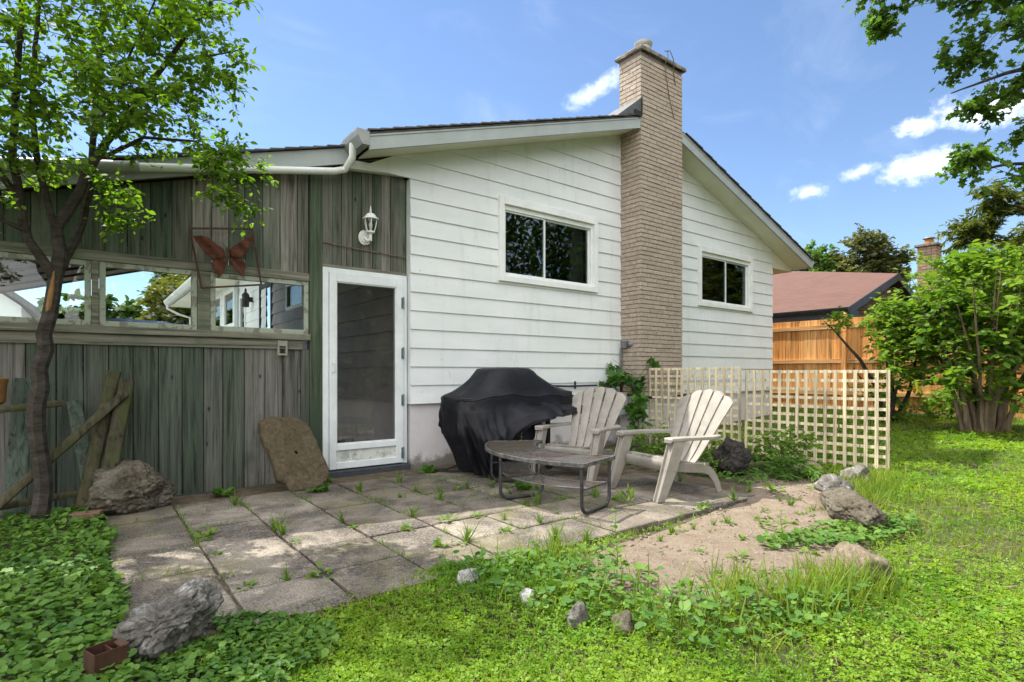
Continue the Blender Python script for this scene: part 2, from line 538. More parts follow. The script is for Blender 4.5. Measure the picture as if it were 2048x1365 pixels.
    M["post_green"] = mat_wood("post_green", [(0.070, 0.090, 0.056), (0.060, 0.080, 0.05)], 'Z', 30, stain=(0.038, 0.055, 0.034))
    M["ceil_wood"] = mat_wood("ceiling_wood", [(0.055, 0.04, 0.032), (0.075, 0.055, 0.045), (0.045, 0.033, 0.028)], 'X', 24)
    M["cedar"] = mat_wood("cedar_boards", [(0.56, 0.25, 0.07), (0.64, 0.32, 0.11), (0.52, 0.215, 0.055), (0.67, 0.36, 0.135), (0.59, 0.28, 0.085)], 'Z', 26, rough=0.7, bump_s=0.2)
    M["cedar_rail"] = mat_wood("cedar_rail", [(0.58, 0.34, 0.15), (0.54, 0.30, 0.12)], 'Y', 26, rough=0.7, bump_s=0.2)
    M["old_timber"] = mat_wood("old_timber", [(0.05, 0.044, 0.027), (0.07, 0.06, 0.037), (0.042, 0.037, 0.025)], 'Z', 24, stain=(0.055, 0.064, 0.02), stain_lo=0.45, stain_hi=0.6, stain_scale=4, bump_s=0.8)
    # flaking window paint over bare wood
    m, nt, N, L, b = mat_new("flaking_paint")
    f = tex_noise(nt, 9, 9, 0.68, (1, 1, 0.8), dist=0.5)
    bare = ramp(nt, [(0.3, (0.16, 0.15, 0.11)), (0.7, (0.24, 0.225, 0.18))], tex_noise(nt, 40, 6, 0.7, (0.15, 1, 1))).outputs[0]
    c = mixc(nt, ramp(nt, [(0.51, 0.0), (0.54, 1.0)], f).outputs[0], (0.31, 0.345, 0.27), bare)
    L.new(c, b.inputs["Base Color"]); b.inputs["Roughness"].default_value = 0.8
    bump(nt, b, ramp(nt, [(0.53, 1.0), (0.57, 0.0)], f).outputs[0], 0.5, 0.004)
    M["flaking"] = m
    M["glass"] = mat_glass("window_glass", (0.88, 0.92, 0.9), 1.0)
    M["glass_door"] = mat_glass("door_glass", (0.92, 0.92, 0.90), 1.2)
    M["glass_dark"] = mat_glass("dark_window_glass", (0.7, 0.74, 0.74), 0.9)
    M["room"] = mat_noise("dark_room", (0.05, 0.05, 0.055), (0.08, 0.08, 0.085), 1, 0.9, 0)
    M["curtain"] = mat_noise("curtain_cloth", (0.45, 0.44, 0.44), (0.55, 0.54, 0.54), 3, 0.9, 0.2, 20, (6, 1, 0.2))
    M["aluminium"] = mat_noise("aluminium_white", (0.62, 0.66, 0.66), (0.74, 0.77, 0.77), 5, 0.35, 0.05, 60)
    m = mat_noise("dirty_panel", (0.60, 0.62, 0.58), (0.26, 0.25, 0.21), 16, 0.6, 0.1, 60, lo=0.46, hi=0.72)
    M["dirty_panel"] = m
    M["hinge"] = mat_noise("hinge_metal", (0.10, 0.14, 0.15), (0.20, 0.25, 0.26), 20, 0.5, 0.1, 60, metal=0.6)
    M["sill_dark"] = mat_noise("sill_dark", (0.035, 0.042, 0.048), (0.06, 0.07, 0.078), 8, 0.6, 0.2, 40)
    M["black_metal"] = mat_noise("black_metal", (0.018, 0.018, 0.02), (0.035, 0.035, 0.038), 12, 0.45, 0.15, 80)
    M["black_plain"] = mat_noise("black_plain", (0.012, 0.012, 0.013), (0.02, 0.02, 0.02), 8, 0.6, 0.1, 60)
    M["grey_metal"] = mat_noise("grey_metal", (0.13, 0.135, 0.14), (0.20, 0.205, 0.21), 10, 0.55, 0.1, 60, metal=0.3)
    M["meter_blue"] = mat_noise("regulator_blue_grey", (0.16, 0.23, 0.28), (0.24, 0.32, 0.37), 10, 0.5, 0.1, 60)
    M["meter_grey"] = mat_noise("meter_grey", (0.36, 0.37, 0.36), (0.46, 0.47, 0.46), 6, 0.5, 0.1, 60)
    M["rust"] = mat_noise("rust", (0.06, 0.021, 0.013), (0.12, 0.042, 0.024), 22, 0.9, 0.5, 90)
    M["rust_dark"] = mat_noise("rust_dark", (0.05, 0.028, 0.02), (0.10, 0.05, 0.032), 22, 0.9, 0.5, 90)
    M["rust_box"] = mat_noise("rust_box", (0.045, 0.022, 0.015), (0.13, 0.062, 0.042), 6, 0.55, 0.3, 60, stretch=(1, 1, 0.5), metal=0.3)
    # vinyl grill cover
    m, nt, N, L, b = mat_new("black_vinyl")
    f = tex_noise(nt, 3, 6, 0.6)
    L.new(ramp(nt, [(0.3, (0.005, 0.005, 0.007)), (0.75, (0.011, 0.011, 0.015))], f).outputs[0], b.inputs["Base Color"])
    L.new(ramp(nt, [(0.3, 0.42), (0.7, 0.62)], tex_noise(nt, 7, 5, 0.6)).outputs[0], b.inputs["Roughness"])
    b.inputs["Specular IOR Level"].default_value = 0.22
    bump(nt, b, tex_noise(nt, 6, 6, 0.55, dist=0.8), 0.35, 0.03)
    M["vinyl"] = m
    # chair resin, weathered
    m, nt, N, L, b = mat_new("chair_resin")
    f = tex_noise(nt, 5, 8, 0.7)
    c = ramp(nt, [(0.28, (0.18, 0.162, 0.138)), (0.5, (0.262, 0.238, 0.206)), (0.75, (0.33, 0.305, 0.268))], f).outputs[0]
    c = mixc(nt, ramp(nt, [(0.58, 0.0), (0.8, 0.6)], tex_noise(nt, 24, 6, 0.7, (1, 1, 0.25))).outputs[0], c, (0.14, 0.12, 0.10))
    L.new(c, b.inputs["Base Color"]); b.inputs["Roughness"].default_value = 0.6
    bump(nt, b, tex_noise(nt, 60, 5, 0.6, (1, 1, 0.2)), 0.2, 0.002)
    M["resin"] = m
    M["table_frame"] = mat_noise("table_frame", (0.02, 0.02, 0.021), (0.055, 0.053, 0.052), 14, 0.5, 0.2, 90)
    M["table_rim"] = mat_noise("table_rim", (0.035, 0.034, 0.032), (0.14, 0.135, 0.13), 16, 0.55, 0.2, 90)
    M["mesh_metal"] = mat_noise("mesh_metal", (0.15, 0.148, 0.145), (0.13, 0.06, 0.034), 5, 0.6, 0.2, 90, lo=0.46, hi=0.68)
    M["mesh_panel"] = mat_noise("mesh_panel", (0.10, 0.09, 0.075), (0.09, 0.065, 0.045), 5, 0.6, 0.2, 90, lo=0.42, hi=0.62)
    M["lattice"] = mat_wood("lattice_wood", [(0.55, 0.46, 0.31), (0.62, 0.53, 0.37), (0.50, 0.41, 0.27)], 'Z', 22, rough=0.75, bump_s=0.2)
    # concrete slabs: exposed pebble aggregate with dark lichen blotches
    m, nt, N, L, b = mat_new("patio_concrete")
    r = ramp(nt, [(0, (0.21, 0.18, 0.145)), (0.5, (0.285, 0.246, 0.202)), (1, (0.36, 0.312, 0.258))], island(nt))
    fine = N.new("ShaderNodeTexVoronoi"); fine.inputs["Scale"].default_value = 120
    tc = N.new("ShaderNodeTexCoord"); L.new(tc.outputs["Object"], fine.inputs[0])
    c = mixc(nt, 1.0, r.outputs[0], ramp(nt, [(0.0, 1.25), (0.45, 0.9), (0.8, 0.55)], fine.outputs["Distance"]).outputs[0], 'MULTIPLY')
    blot = tex_noise(nt, 2.1, 9, 0.68, dist=0.4)
    speck = tex_noise(nt, 70, 4, 0.7)
    bf = math_n(nt, 'MULTIPLY', ramp(nt, [(0.40, 0.0), (0.56, 1.0)], blot).outputs[0], ramp(nt, [(0.36, 0.25), (0.55, 1.0)], speck).outputs[0])
    c = mixc(nt, math_n(nt, 'MULTIPLY', bf, 0.92), c, (0.052, 0.046, 0.042))
    moss = tex_noise(nt, 1.6, 8, 0.65)
    c = mixc(nt, ramp(nt, [(0.52, 0.0), (0.68, 0.6)], moss).outputs[0], c, (0.16, 0.15, 0.06))
    L.new(c, b.inputs["Base Color"]); b.inputs["Roughness"].default_value = 0.95
    b.inputs["Specular IOR Level"].default_value = 0.15
    bump(nt, b, fine.outputs["Distance"], 0.5, 0.004)
    M["concrete"] = m
    # ground
    m, nt, N, L, b = mat_new("soil_under_lawn")
    f = tex_noise(nt, 5, 8, 0.7)
    L.new(ramp(nt, [(0.3, (0.035, 0.042, 0.014)), (0.5, (0.06, 0.062, 0.024)), (0.7, (0.095, 0.072, 0.042))], f).outputs[0], b.inputs["Base Color"])
    b.inputs["Roughness"].default_value = 1.0
    bump(nt, b, tex_noise(nt, 60, 6, 0.7), 0.6, 0.02)
    M["ground"] = m
    m, nt, N, L, b = mat_new("sandy_dirt")
    f = tex_noise(nt, 6, 10, 0.72)
    c = ramp(nt, [(0.25, (0.20, 0.15, 0.108)), (0.5, (0.325, 0.26, 0.195)), (0.75, (0.41, 0.335, 0.262))], f).outputs[0]
    peb = N.new("ShaderNodeTexVoronoi"); peb.inputs["Scale"].default_value = 55
    tc = N.new("ShaderNodeTexCoord"); L.new(tc.outputs["Object"], peb.inputs[0])
    c = mixc(nt, ramp(nt, [(0.10, 0.7), (0.2, 0.0)], peb.outputs["Distance"]).outputs[0], c, (0.12, 0.085, 0.062))
    L.new(c, b.inputs["Base Color"]); b.inputs["Roughness"].default_value = 1.0
    b.inputs["Specular IOR Level"].default_value = 0.1
    bump(nt, b, tex_noise(nt, 28, 9, 0.75), 1.0, 0.05)
    M["dirt"] = m
    # rocks
    def rockm(name, a, bb, c3, sc=5, bands=True, quartz=False):
        m, nt, N, L, b = mat_new(name)
        f = tex_noise(nt, sc, 10, 0.72, (1, 1, 2.6) if bands else (1, 1, 1), dist=0.25)
        c = ramp(nt, [(0.3, a), (0.5, bb), (0.68, c3)], f).outputs[0]
        if quartz:
            qz = tex_noise(nt, 3.6, 7, 0.6, dist=0.3)
            c = mixc(nt, ramp(nt, [(0.52, 0.0), (0.58, 0.9)], qz).outputs[0], c, (0.62, 0.61, 0.60))
            c = mixc(nt, ramp(nt, [(0.34, 0.75), (0.42, 0.0)], qz).outputs[0], c, (0.05, 0.045, 0.04))
        sp = tex_noise(nt, sc * 9, 6, 0.75)
        c = mixc(nt, 1.0, c, ramp(nt, [(0.3, 0.5), (0.65, 1.25)], sp).outputs[0], 'MULTIPLY')
        L.new(c, b.inputs["Base Color"]); b.inputs["Roughness"].default_value = 0.92
        b.inputs["Specular IOR Level"].default_value = 0.2
        bump(nt, b, tex_noise(nt, sc * 5, 10, 0.75, (1, 1, 2.2) if bands else (1, 1, 1), dist=0.1), 1.0, 0.035)
        return m
    M["rock_grey"] = rockm("rock_grey", (0.085, 0.078, 0.066), (0.21, 0.195, 0.17), (0.46, 0.45, 0.425), 5.0, False, True)
    M["rock_brown"] = rockm("rock_brown", (0.065, 0.052, 0.034), (0.15, 0.13, 0.095), (0.27, 0.25, 0.205), 4.5, False)
    M["rock_tan"] = rockm("rock_tan", (0.20, 0.15, 0.105), (0.32, 0.25, 0.185), (0.42, 0.36, 0.29), 6, False)
    M["rock_dark"] = rockm("rock_dark", (0.028, 0.026, 0.024), (0.06, 0.055, 0.048), (0.12, 0.105, 0.09), 7)
    M["rock_white"] = rockm("rock_white", (0.40, 0.39, 0.37), (0.55, 0.54, 0.52), (0.66, 0.65, 0.63), 6, False)
    M["slab_stone"] = rockm("slab_stone", (0.075, 0.062, 0.034), (0.115, 0.09, 0.055), (0.145, 0.12, 0.078), 3.0, False)
    # bark, leaves
    M["bark"] = mat_noise("bark", (0.022, 0.018, 0.014), (0.068, 0.057, 0.046), 9, 0.95, 0.9, 34, (1, 1, 2.6), bump_d=0.012)
    M["bark_scar"] = mat_noise("bark_scar", (0.16, 0.085, 0.03), (0.30, 0.17, 0.06), 12, 0.9, 0.4, 40, (1, 1, .2))
    M["bark_light"] = mat_noise("bark_light", (0.085, 0.06, 0.04), (0.24, 0.175, 0.12), 9, 0.95, 0.9, 30, (1, 1, 0.25), bump_d=0.012)
    M["leaf_tree"] = mat_leaf("leaf_tree", [(0.065, 0.13, 0.018), (0.09, 0.175, 0.022), (0.125, 0.215, 0.026), (0.17, 0.25, 0.032)], 0.55, (1.5, 1.7, 0.5))
    M["leaf_maple"] = mat_leaf("leaf_maple", [(0.052, 0.098, 0.02), (0.072, 0.135, 0.024), (0.10, 0.175, 0.03), (0.13, 0.20, 0.036)], 0.55, (1.3, 1.6, 0.6))
    M["leaf_conifer"] = mat_leaf("leaf_conifer", [(0.045, 0.072, 0.018), (0.065, 0.10, 0.02), (0.11, 0.14, 0.026), (0.15, 0.175, 0.03)], 0.4)
    M["leaf_shrub"] = mat_leaf("leaf_shrub", [(0.065, 0.16, 0.018), (0.095, 0.21, 0.022), (0.135, 0.26, 0.026), (0.19, 0.31, 0.035)], 0.45)
    M["leaf_far"] = mat_leaf("leaf_far", [(0.035, 0.075, 0.02), (0.055, 0.105, 0.024), (0.08, 0.14, 0.03)], 0.3)
    M["leaf_far_bright"] = mat_leaf("leaf_far_bright", [(0.06, 0.14, 0.025), (0.085, 0.185, 0.03), (0.10, 0.21, 0.035)], 0.35)
    M["leaf_far_olive"] = mat_leaf("leaf_far_olive", [(0.065, 0.085, 0.034), (0.10, 0.122, 0.046), (0.135, 0.145, 0.06)], 0.4)
    M["leaf_yellow"] = mat_leaf("leaf_yellow", [(0.09, 0.12, 0.025), (0.14, 0.16, 0.035), (0.18, 0.18, 0.045)], 0.3)
    M["clover"] = mat_leaf("clover", [(0.092, 0.215, 0.015), (0.13, 0.275, 0.02), (0.178, 0.325, 0.024), (0.25, 0.36, 0.03)], 0.45, (1.5, 1.45, 0.5))
    M["grass"] = mat_leaf("grass", [(0.085, 0.18, 0.016), (0.115, 0.225, 0.02), (0.165, 0.265, 0.026), (0.25, 0.29, 0.055)], 0.42, (1.5, 1.45, 0.5))
    M["ivy"] = mat_leaf("ivy", [(0.045, 0.12, 0.022), (0.065, 0.155, 0.026), (0.09, 0.19, 0.028), (0.13, 0.235, 0.035)], 0.3)
    M["vine"] = mat_leaf("vine", [(0.035, 0.10, 0.018), (0.055, 0.14, 0.022), (0.08, 0.18, 0.028)], 0.3)
    M["weed"] = mat_leaf("weed", [(0.06, 0.14, 0.02), (0.095, 0.19, 0.026), (0.15, 0.25, 0.035), (0.19, 0.27, 0.05)], 0.35)
    M["stem"] = mat_noise("stem_green", (0.06, 0.11, 0.025), (0.10, 0.15, 0.04), 10, 0.7, 0)
    M["car_paint"] = mat_noise("car_paint", (0.50, 0.51, 0.52), (0.54, 0.55, 0.56), 2, 0.25, 0, metal=0.4, spec=0.6)
    M["rubber"] = mat_noise("rubber", (0.015, 0.015, 0.015), (0.03, 0.03, 0.03), 20, 0.9, 0.2, 60)
    M["terracotta"] = mat_noise("terracotta", (0.20, 0.09, 0.03), (0.30, 0.15, 0.05), 8, 0.85, 0.3, 40)
    M["gravel"] = mat_noise("gravel", (0.22, 0.21, 0.20), (0.38, 0.37, 0.35), 40, 0.95, 0.8, 70)
    M["bulb"] = mat_noise("bulb_white", (0.7, 0.68, 0.6), (0.8, 0.78, 0.7), 3, 0.4, 0)
    M["lantern"] = mat_noise("lantern_white", (0.62, 0.64, 0.60), (0.78, 0.79, 0.76), 20, 0.5, 0.15, 60)


setup_materials()
# ------------------------------------------------------------------ ground
def smooth(a, b, x):
    t = np.clip((x - a) / (b - a), 0, 1)
    return t * t * (3 - 2 * t)


def ground_h(x, y):
    x = np.asarray(x, dtype=float); y = np.asarray(y, dtype=float)
    h = -0.035 + 0.285 * smooth(5.5, 13.0, x)
    h = h + 0.10 * smooth(5.9, 7.5, y) * (1 - smooth(3.0, 11, x))
    h = h + 0.012 * np.sin(x * 2.1 + 1) * np.sin(y * 1.7) + 0.008 * np.sin(x * 5.3) * np.cos(y * 4.1 + 2)
    h = h + 0.02 * smooth(2.5, 0.8, y) * smooth(-1, 2, x)
    return h


def nonuni(lo, hi, c0, c1, step, far):
    a = list(np.arange(c0, c1 + 1e-6, step))
    s = step; v = c1
    while v < hi:
        s *= 1.25; v = min(hi, v + min(s, far)); a.append(v)
    s = step; v = c0
    while v > lo:
        s *= 1.25; v = max(lo, v - min(s, far)); a.insert(0, v)
    return np.array(a)


gx = nonuni(-300, 400, -3, 14, 0.15, 40)
gy = nonuni(-200, 500, -2, 9, 0.15, 40)
GX, GY = np.meshgrid(gx, gy)
GZ = ground_h(GX, GY)
rows = [[(GX[i, j], GY[i, j], GZ[i, j]) for j in range(len(gx))] for i in range(len(gy))]
mb = MB(); mb.grid(rows)
tag(mb.build("ground", M["ground"], smooth=True), kind="structure")

# driveway under the carport
mb = MB()
rows = [[(x, y, float(ground_h(x, y)) + 0.012) for x in np.linspace(-6, 2.9, 20)] for y in np.linspace(6.1, 30, 30)]
mb.grid(rows)
tag(mb.build("driveway", M["gravel"], smooth=True), kind="structure")

# ------------------------------------------------------------------ patio of square slabs
def in_poly(x, y, poly):
    n = len(poly); ins = False; j = n - 1
    for i in range(n):
        xi, yi = poly[i]; xj, yj = poly[j]
        if (yi > y) != (yj > y) and x < (xj - xi) * (y - yi) / (yj - yi) + xi: ins = not ins
        j = i
    return ins


mb = MB()
pr = random.Random(3)
SX = 0.4655
xs = [0.58 + SX * k for k in range(-1, 10)]
ys = [2.585] + [3.05 + 0.4655 * k for k in range(6)]
for i in range(len(xs) - 1):
    for j in range(len(ys) - 1):
        x0, x1, y0, y1 = xs[i], xs[i + 1], ys[j], ys[j + 1]
        cx, cy = (x0 + x1) / 2, (y0 + y1) / 2
        if i == 0 and j == 0: y0 += 0.12
        if cx > 4.4 and cy > 4.2: continue
        if cx > 4.85 and cy > 3.5: continue
        g = 0.006
        zt = pr.uniform(-0.006, 0.005)
        tx, ty = pr.uniform(-0.012, 0.012), pr.uniform(-0.012, 0.012)
        a = pr.uniform(-0.008, 0.008)
        n = 7
        pts = []
        gg = [g + pr.uniform(0, .005) for _ in range(4)]
        X0, X1, Y0, Y1 = x0 + gg[0], x1 - gg[1], y0 + gg[2], y1 - gg[3]
        def P(u, v, z): 
            px, py = X0 + (X1 - X0) * u - cx, Y0 + (Y1 - Y0) * v - cy
            return (cx + px * math.cos(a) - py * math.sin(a), cy + px * math.sin(a) + py * math.cos(a), z + zt + px * tx + py * ty)
        us = [0, .02, .25, .5, .75, .98, 1]
        rows = []
        for v in us:
            row = []
            for u in us:
                e = 0.0
                if u in (0, 1) or v in (0, 1): e = -0.006
                row.append(P(u, v, e + 0.0015 * mnoise.noise(Vector((x0 * 9 + u * 5, y0 * 9 + v * 5, 0)))))
            rows.append(row)
        n0 = len(mb.v)
        ring = [(0, k) for k in range(6)] + [(k, 6) for k in range(6)] + [(6, k) for k in range(6, 0, -1)] + [(k, 0) for k in range(6, 0, -1)]
        vs = [p for r in rows for p in r]
        fs = []
        for p in range(6):
            for q in range(6):
                fs.append((p * 7 + q, p * 7 + q + 1, (p + 1) * 7 + q + 1, (p + 1) * 7 + q))
        low = len(vs)
        for (p, q) in ring:
            v_ = rows[p][q]; vs.append((v_[0], v_[1], -0.07))
        for k in range(24):
            k2 = (k + 1) % 24
            a_ = ring[k][0] * 7 + ring[k][1]; b_ = ring[k2][0] * 7 + ring[k2][1]
            fs.append((b_, a_, low + k, low + k2))
        mb.add(vs, fs)
tag(mb.build("patio", M["concrete"]), kind="structure")

# earth between the slabs
mb = MB()
mb.grid([[(x, y, -0.020 + 0.003 * math.sin(9 * x + 7 * y)) for x in np.linspace(0.13, 5.2, 24)] for y in np.linspace(2.62, 5.8, 20)])
tag(mb.build("joint_soil", mat_noise("joint_soil", (0.06, 0.045, 0.03), (0.13, 0.10, 0.065), 12, 1.0, 0.6, 60)), kind="structure")

# sandy bare patch
DIRT = [(2.05, 2.2), (2.38, 2.43), (2.87, 2.5), (3.37, 2.55), (4.07, 2.58), (4.6, 2.6), (5.1, 2.9), (5.77, 3.15), (6.3, 2.95), (6.41, 2.6), (6.0, 2.2), (5.23, 1.9), (4.26, 1.62), (3.83, 1.32), (3.4, 1.12), (2.87, 1.12), (2.48, 1.34), (2.22, 1.62), (2.05, 1.9)]
mb = MB()
cx, cy = 3.8, 2.05
rows = []
for t in np.linspace(0, 1, 26):
    row = []
    for k in range(97):
        s = (k % 96) / 96 * len(DIRT)
        i = int(s); f = s - i
        p, q = DIRT[i % len(DIRT)], DIRT[(i + 1) % len(DIRT)]
        ex, ey = p[0] + (q[0] - p[0]) * f, p[1] + (q[1] - p[1]) * f
        w = 1 + 0.09 * mnoise.noise(Vector((ex * 3, ey * 3, 1))) + 0.05 * mnoise.noise(Vector((ex * 11, ey * 11, 1)))
        x, y = cx + (ex - cx) * t * w, cy + (ey - cy) * t * w
        z = float(ground_h(x, y)) + 0.018 * (1 - t ** 4) + 0.012 * mnoise.noise(Vector((x * 3.2, y * 3.2, 3))) * (1 - t ** 6) + 0.006 * mnoise.noise(Vector((x * 14, y * 14, 3))) + (0.004 if t < 0.95 else -0.01)
        row.append((x, y, z))
    rows.append(row)
mb.grid(rows)
tag(mb.build("bare_earth", M["dirt"], smooth=True), kind="structure")

# ------------------------------------------------------------------ house
def z_left(x): return 3.60 + 0.321 * (x - 2.36)
def z_right(x): return 3.50 + 0.337 * (12.15 - x)
RX, RZ = 7.22, 5.16
YF, YR = 5.84, 5.43          # gable wall face, rake face
YB = 22.5

house = thing("house", "white lap sided bungalow with a low gable and a beige brick chimney", "house", (7.2, 5.84, 0))
HB = (7.2, 5.84, 0)


def strips(z0, z1, row, cuts):
    zs = [z0]
    k = 1
    while z0 + row * k < z1 - 1e-6:
        zs.append(z0 + row * k); k += 1
    zs.append(z1)
    out = []
    for r in range(len(zs) - 1):
        a, b = zs[r], zs[r + 1]
        ins = sorted([a, b] + [c for c in cuts if a + 1e-4 < c < b - 1e-4])
        for p, q in zip(ins[:-1], ins[1:]):
            out.append((z0 + row * r, p, q, p == a))
    return out


def siding(mb, to3, s0f, s1f, z0, z1, row, openings):
    """to3(s, out, z); s0f/s1f give the ends at height z"""
    cuts = [c for o in openings for c in (o[1], o[3])]
    for zr, a, b, first in strips(z0, z1, row, cuts):
        segs = [(None, None)]
        holes = sorted([(o[0], o[2]) for o in openings if o[1] < (a + b) / 2 < o[3]])
        ends = [None] + [h for hh in holes for h in hh] + [None]
        for i in range(0, len(ends), 2):
            e0, e1 = ends[i], ends[i + 1]
            sa = s0f(a) if e0 is None else e0; sb = s0f(b) if e0 is None else e0
            ta = s1f(a) if e1 is None else e1; tb = s1f(b) if e1 is None else e1
            if ta - sa < 0.01 and tb - sb < 0.01: continue
            oa = 0.020 - 0.016 * (a - zr) / row; ob = 0.020 - 0.016 * (b - zr) / row
            # long strips get a few bends so the metal is not dead flat
            n = max(1, int((max(ta, tb) - min(sa, sb)) / 0.6))
            lo = []; hi = []
            for k in range(n + 1):
                u = k / n
                w = 0.0018 * mnoise.noise(Vector((zr * 7.1, u * n * 0.9, 2.2)))
                lo.append(to3(sa + (ta - sa) * u, oa + w, a)); hi.append(to3(sb + (tb - sb) * u, ob + w, b))
            mb.grid([lo, hi])
            if first:
                mb.add([to3(sa, 0.0, a), to3(ta, 0.0, a), to3(ta, oa, a), to3(sa, oa, a)], [(0, 1, 2, 3)])


W1 = (4.26, 2.29, 6.09, 3.40)
W2 = (8.67, 2.29, 10.49, 3.37)
mb = MB(HB)
siding(mb, lambda s, o, z: (s, YF - o, z),
       lambda z: max(3.0, 2.36 + (z + 0.17 - 3.60) / 0.321), lambda z: min(11.32, 12.15 - (z + 0.17 - 3.50) / 0.337),
       0.73, 4.97, 0.2185, [W1, W2, (0, 3.634, 0, 3.634)])
siding(mb, lambda s, o, z: (s, YF - o, z), lambda z: max(2.39, 2.36 + (z + 0.17 - 3.60) / 0.321), lambda z: 3.0, 3.352, 3.64, 0.2185, [])
# left return of the courses against the porch wall and right end caps
for r in range(12):
    a = 0.73 + 0.2185 * r
    mb.add([(3.0, YF - 0.02, a), (3.0, YF + 0.09, a), (3.0, YF + 0.09, a + 0.2185), (3.0, YF - 0.004, a + 0.2185)], [(0, 1, 2, 3)])
    mb.add([(11.32, YF - 0.02, a), (11.32, YF + 0.02, a), (11.32, YF + 0.02, a + 0.2185), (11.32, YF - 0.004, a + 0.2185)], [(0, 3, 2, 1)])
jr_ = random.Random(19)
for r in range(19):
    a = 0.73 + 0.2185 * r
    for s_ in (jr_.uniform(3.3, 6.4), jr_.uniform(7.8, 11.1)):
        if a > 3.3 and (s_ < 4.4 or s_ > 9.5): continue
        if a + 0.2185 > z_left(s_) - 0.25 or a + 0.2185 > z_right(s_) - 0.25: continue
        if any(o[0] - 0.03 < s_ < o[2] + 0.03 and a + 0.22 > o[1] and a < o[3] for o in (W1, W2)): continue
        mb.add([(s_, YF - 0.0235, a), (s_ + 0.05, YF - 0.0205, a), (s_ + 0.05, YF - 0.0045, a + 0.2185), (s_, YF - 0.0075, a + 0.2185)], [(0, 1, 2, 3)])
        mb.add([(s_, YF - 0.0235, a), (s_, YF - 0.016, a), (s_, YF - 0.001, a + 0.2185), (s_, YF - 0.0075, a + 0.2185)], [(0, 1, 2, 3)])
mb.build("gable_wall", M["siding"], house, fix=False)


# side wall seen through the porch windows and the door glass
DOORS = [(11.75, 0.78, 12.75, 2.95), (14.05, 0.78, 14.7, 2.95), (15.3, 2.25, 16.6, 3.25), (9.75, 2.24, 10.75, 2.74), (17.0, 2.25, 18.4, 3.25)]
mb = MB(HB)
siding(mb, lambda s, o, z: (3.0 - o, s, z), lambda z: 12.25, lambda z: YB, 0.73, 3.42, 0.2185, [d for d in DOORS if d[0] > 12.5])
mb.build("side_wall", M["siding"], house, fix=False)
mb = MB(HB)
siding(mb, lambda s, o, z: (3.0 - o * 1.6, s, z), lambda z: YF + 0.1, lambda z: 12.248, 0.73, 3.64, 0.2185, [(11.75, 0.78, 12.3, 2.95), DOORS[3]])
mb.build("side_wall", M["siding_porch_shade"], house, fix=False)
mb = MB(HB)
mb.box((11.30, YF + 0.02, 0.6), (11.32, YB, 3.4))
mb.box((3.0, YB, 0.0), (11.32, YB + 0.05, 3.4))
mb.build("far_wall", M["siding"], house)
mb = MB(HB)
mb.box((3.02, YF + 0.03, -0.3), (4.35, YF + 0.25, 0.745))
mb.box((5.15, YF + 0.03, -0.3), (11.28, YF + 0.25, 0.745))
mb.box((4.35, YF + 0.03, -0.3), (5.15, YF + 0.25, 0.16))
mb.box((4.35, YF + 0.03, 0.66), (5.15, YF + 0.25, 0.745))
mb.box((3.02, YF + 0.25, -0.3), (3.2, YB, 0.745))
mb.box((11.1, YF + 0.25, -0.3), (11.28, YB, 0.6))
mb.build("foundation", M["foundation"], house)
# basement window
bw = MB(HB)
for a, b in (((4.35, 0.16), (4.42, 0.66)), ((5.08, 0.16), (5.15, 0.66)), ((4.42, 0.16), (5.08, 0.22)), ((4.42, 0.60), (5.08, 0.66)), ((4.73, 0.22), (4.77, 0.60))):
    bw.box((a[0], YF + 0.05, a[1]), (b[0], YF + 0.11, b[1]))
bwo = bw.build("basement_window", M["grey_metal"], house)
MB(HB).box((4.42, YF + 0.075, 0.22), (5.08, YF + 0.081, 0.60)).build("pane", M["glass_dark"], bwo)

# dark rooms behind the panes
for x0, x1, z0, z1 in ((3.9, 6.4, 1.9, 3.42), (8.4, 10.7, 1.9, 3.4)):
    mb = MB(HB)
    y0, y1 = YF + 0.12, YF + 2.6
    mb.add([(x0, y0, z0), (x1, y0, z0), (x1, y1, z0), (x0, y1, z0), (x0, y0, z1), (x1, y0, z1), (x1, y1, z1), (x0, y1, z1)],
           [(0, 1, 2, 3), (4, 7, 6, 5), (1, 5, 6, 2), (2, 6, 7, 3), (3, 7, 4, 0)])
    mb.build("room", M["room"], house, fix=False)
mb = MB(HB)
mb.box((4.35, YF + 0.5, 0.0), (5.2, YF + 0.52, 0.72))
mb.build("cellar", M["room"], house)


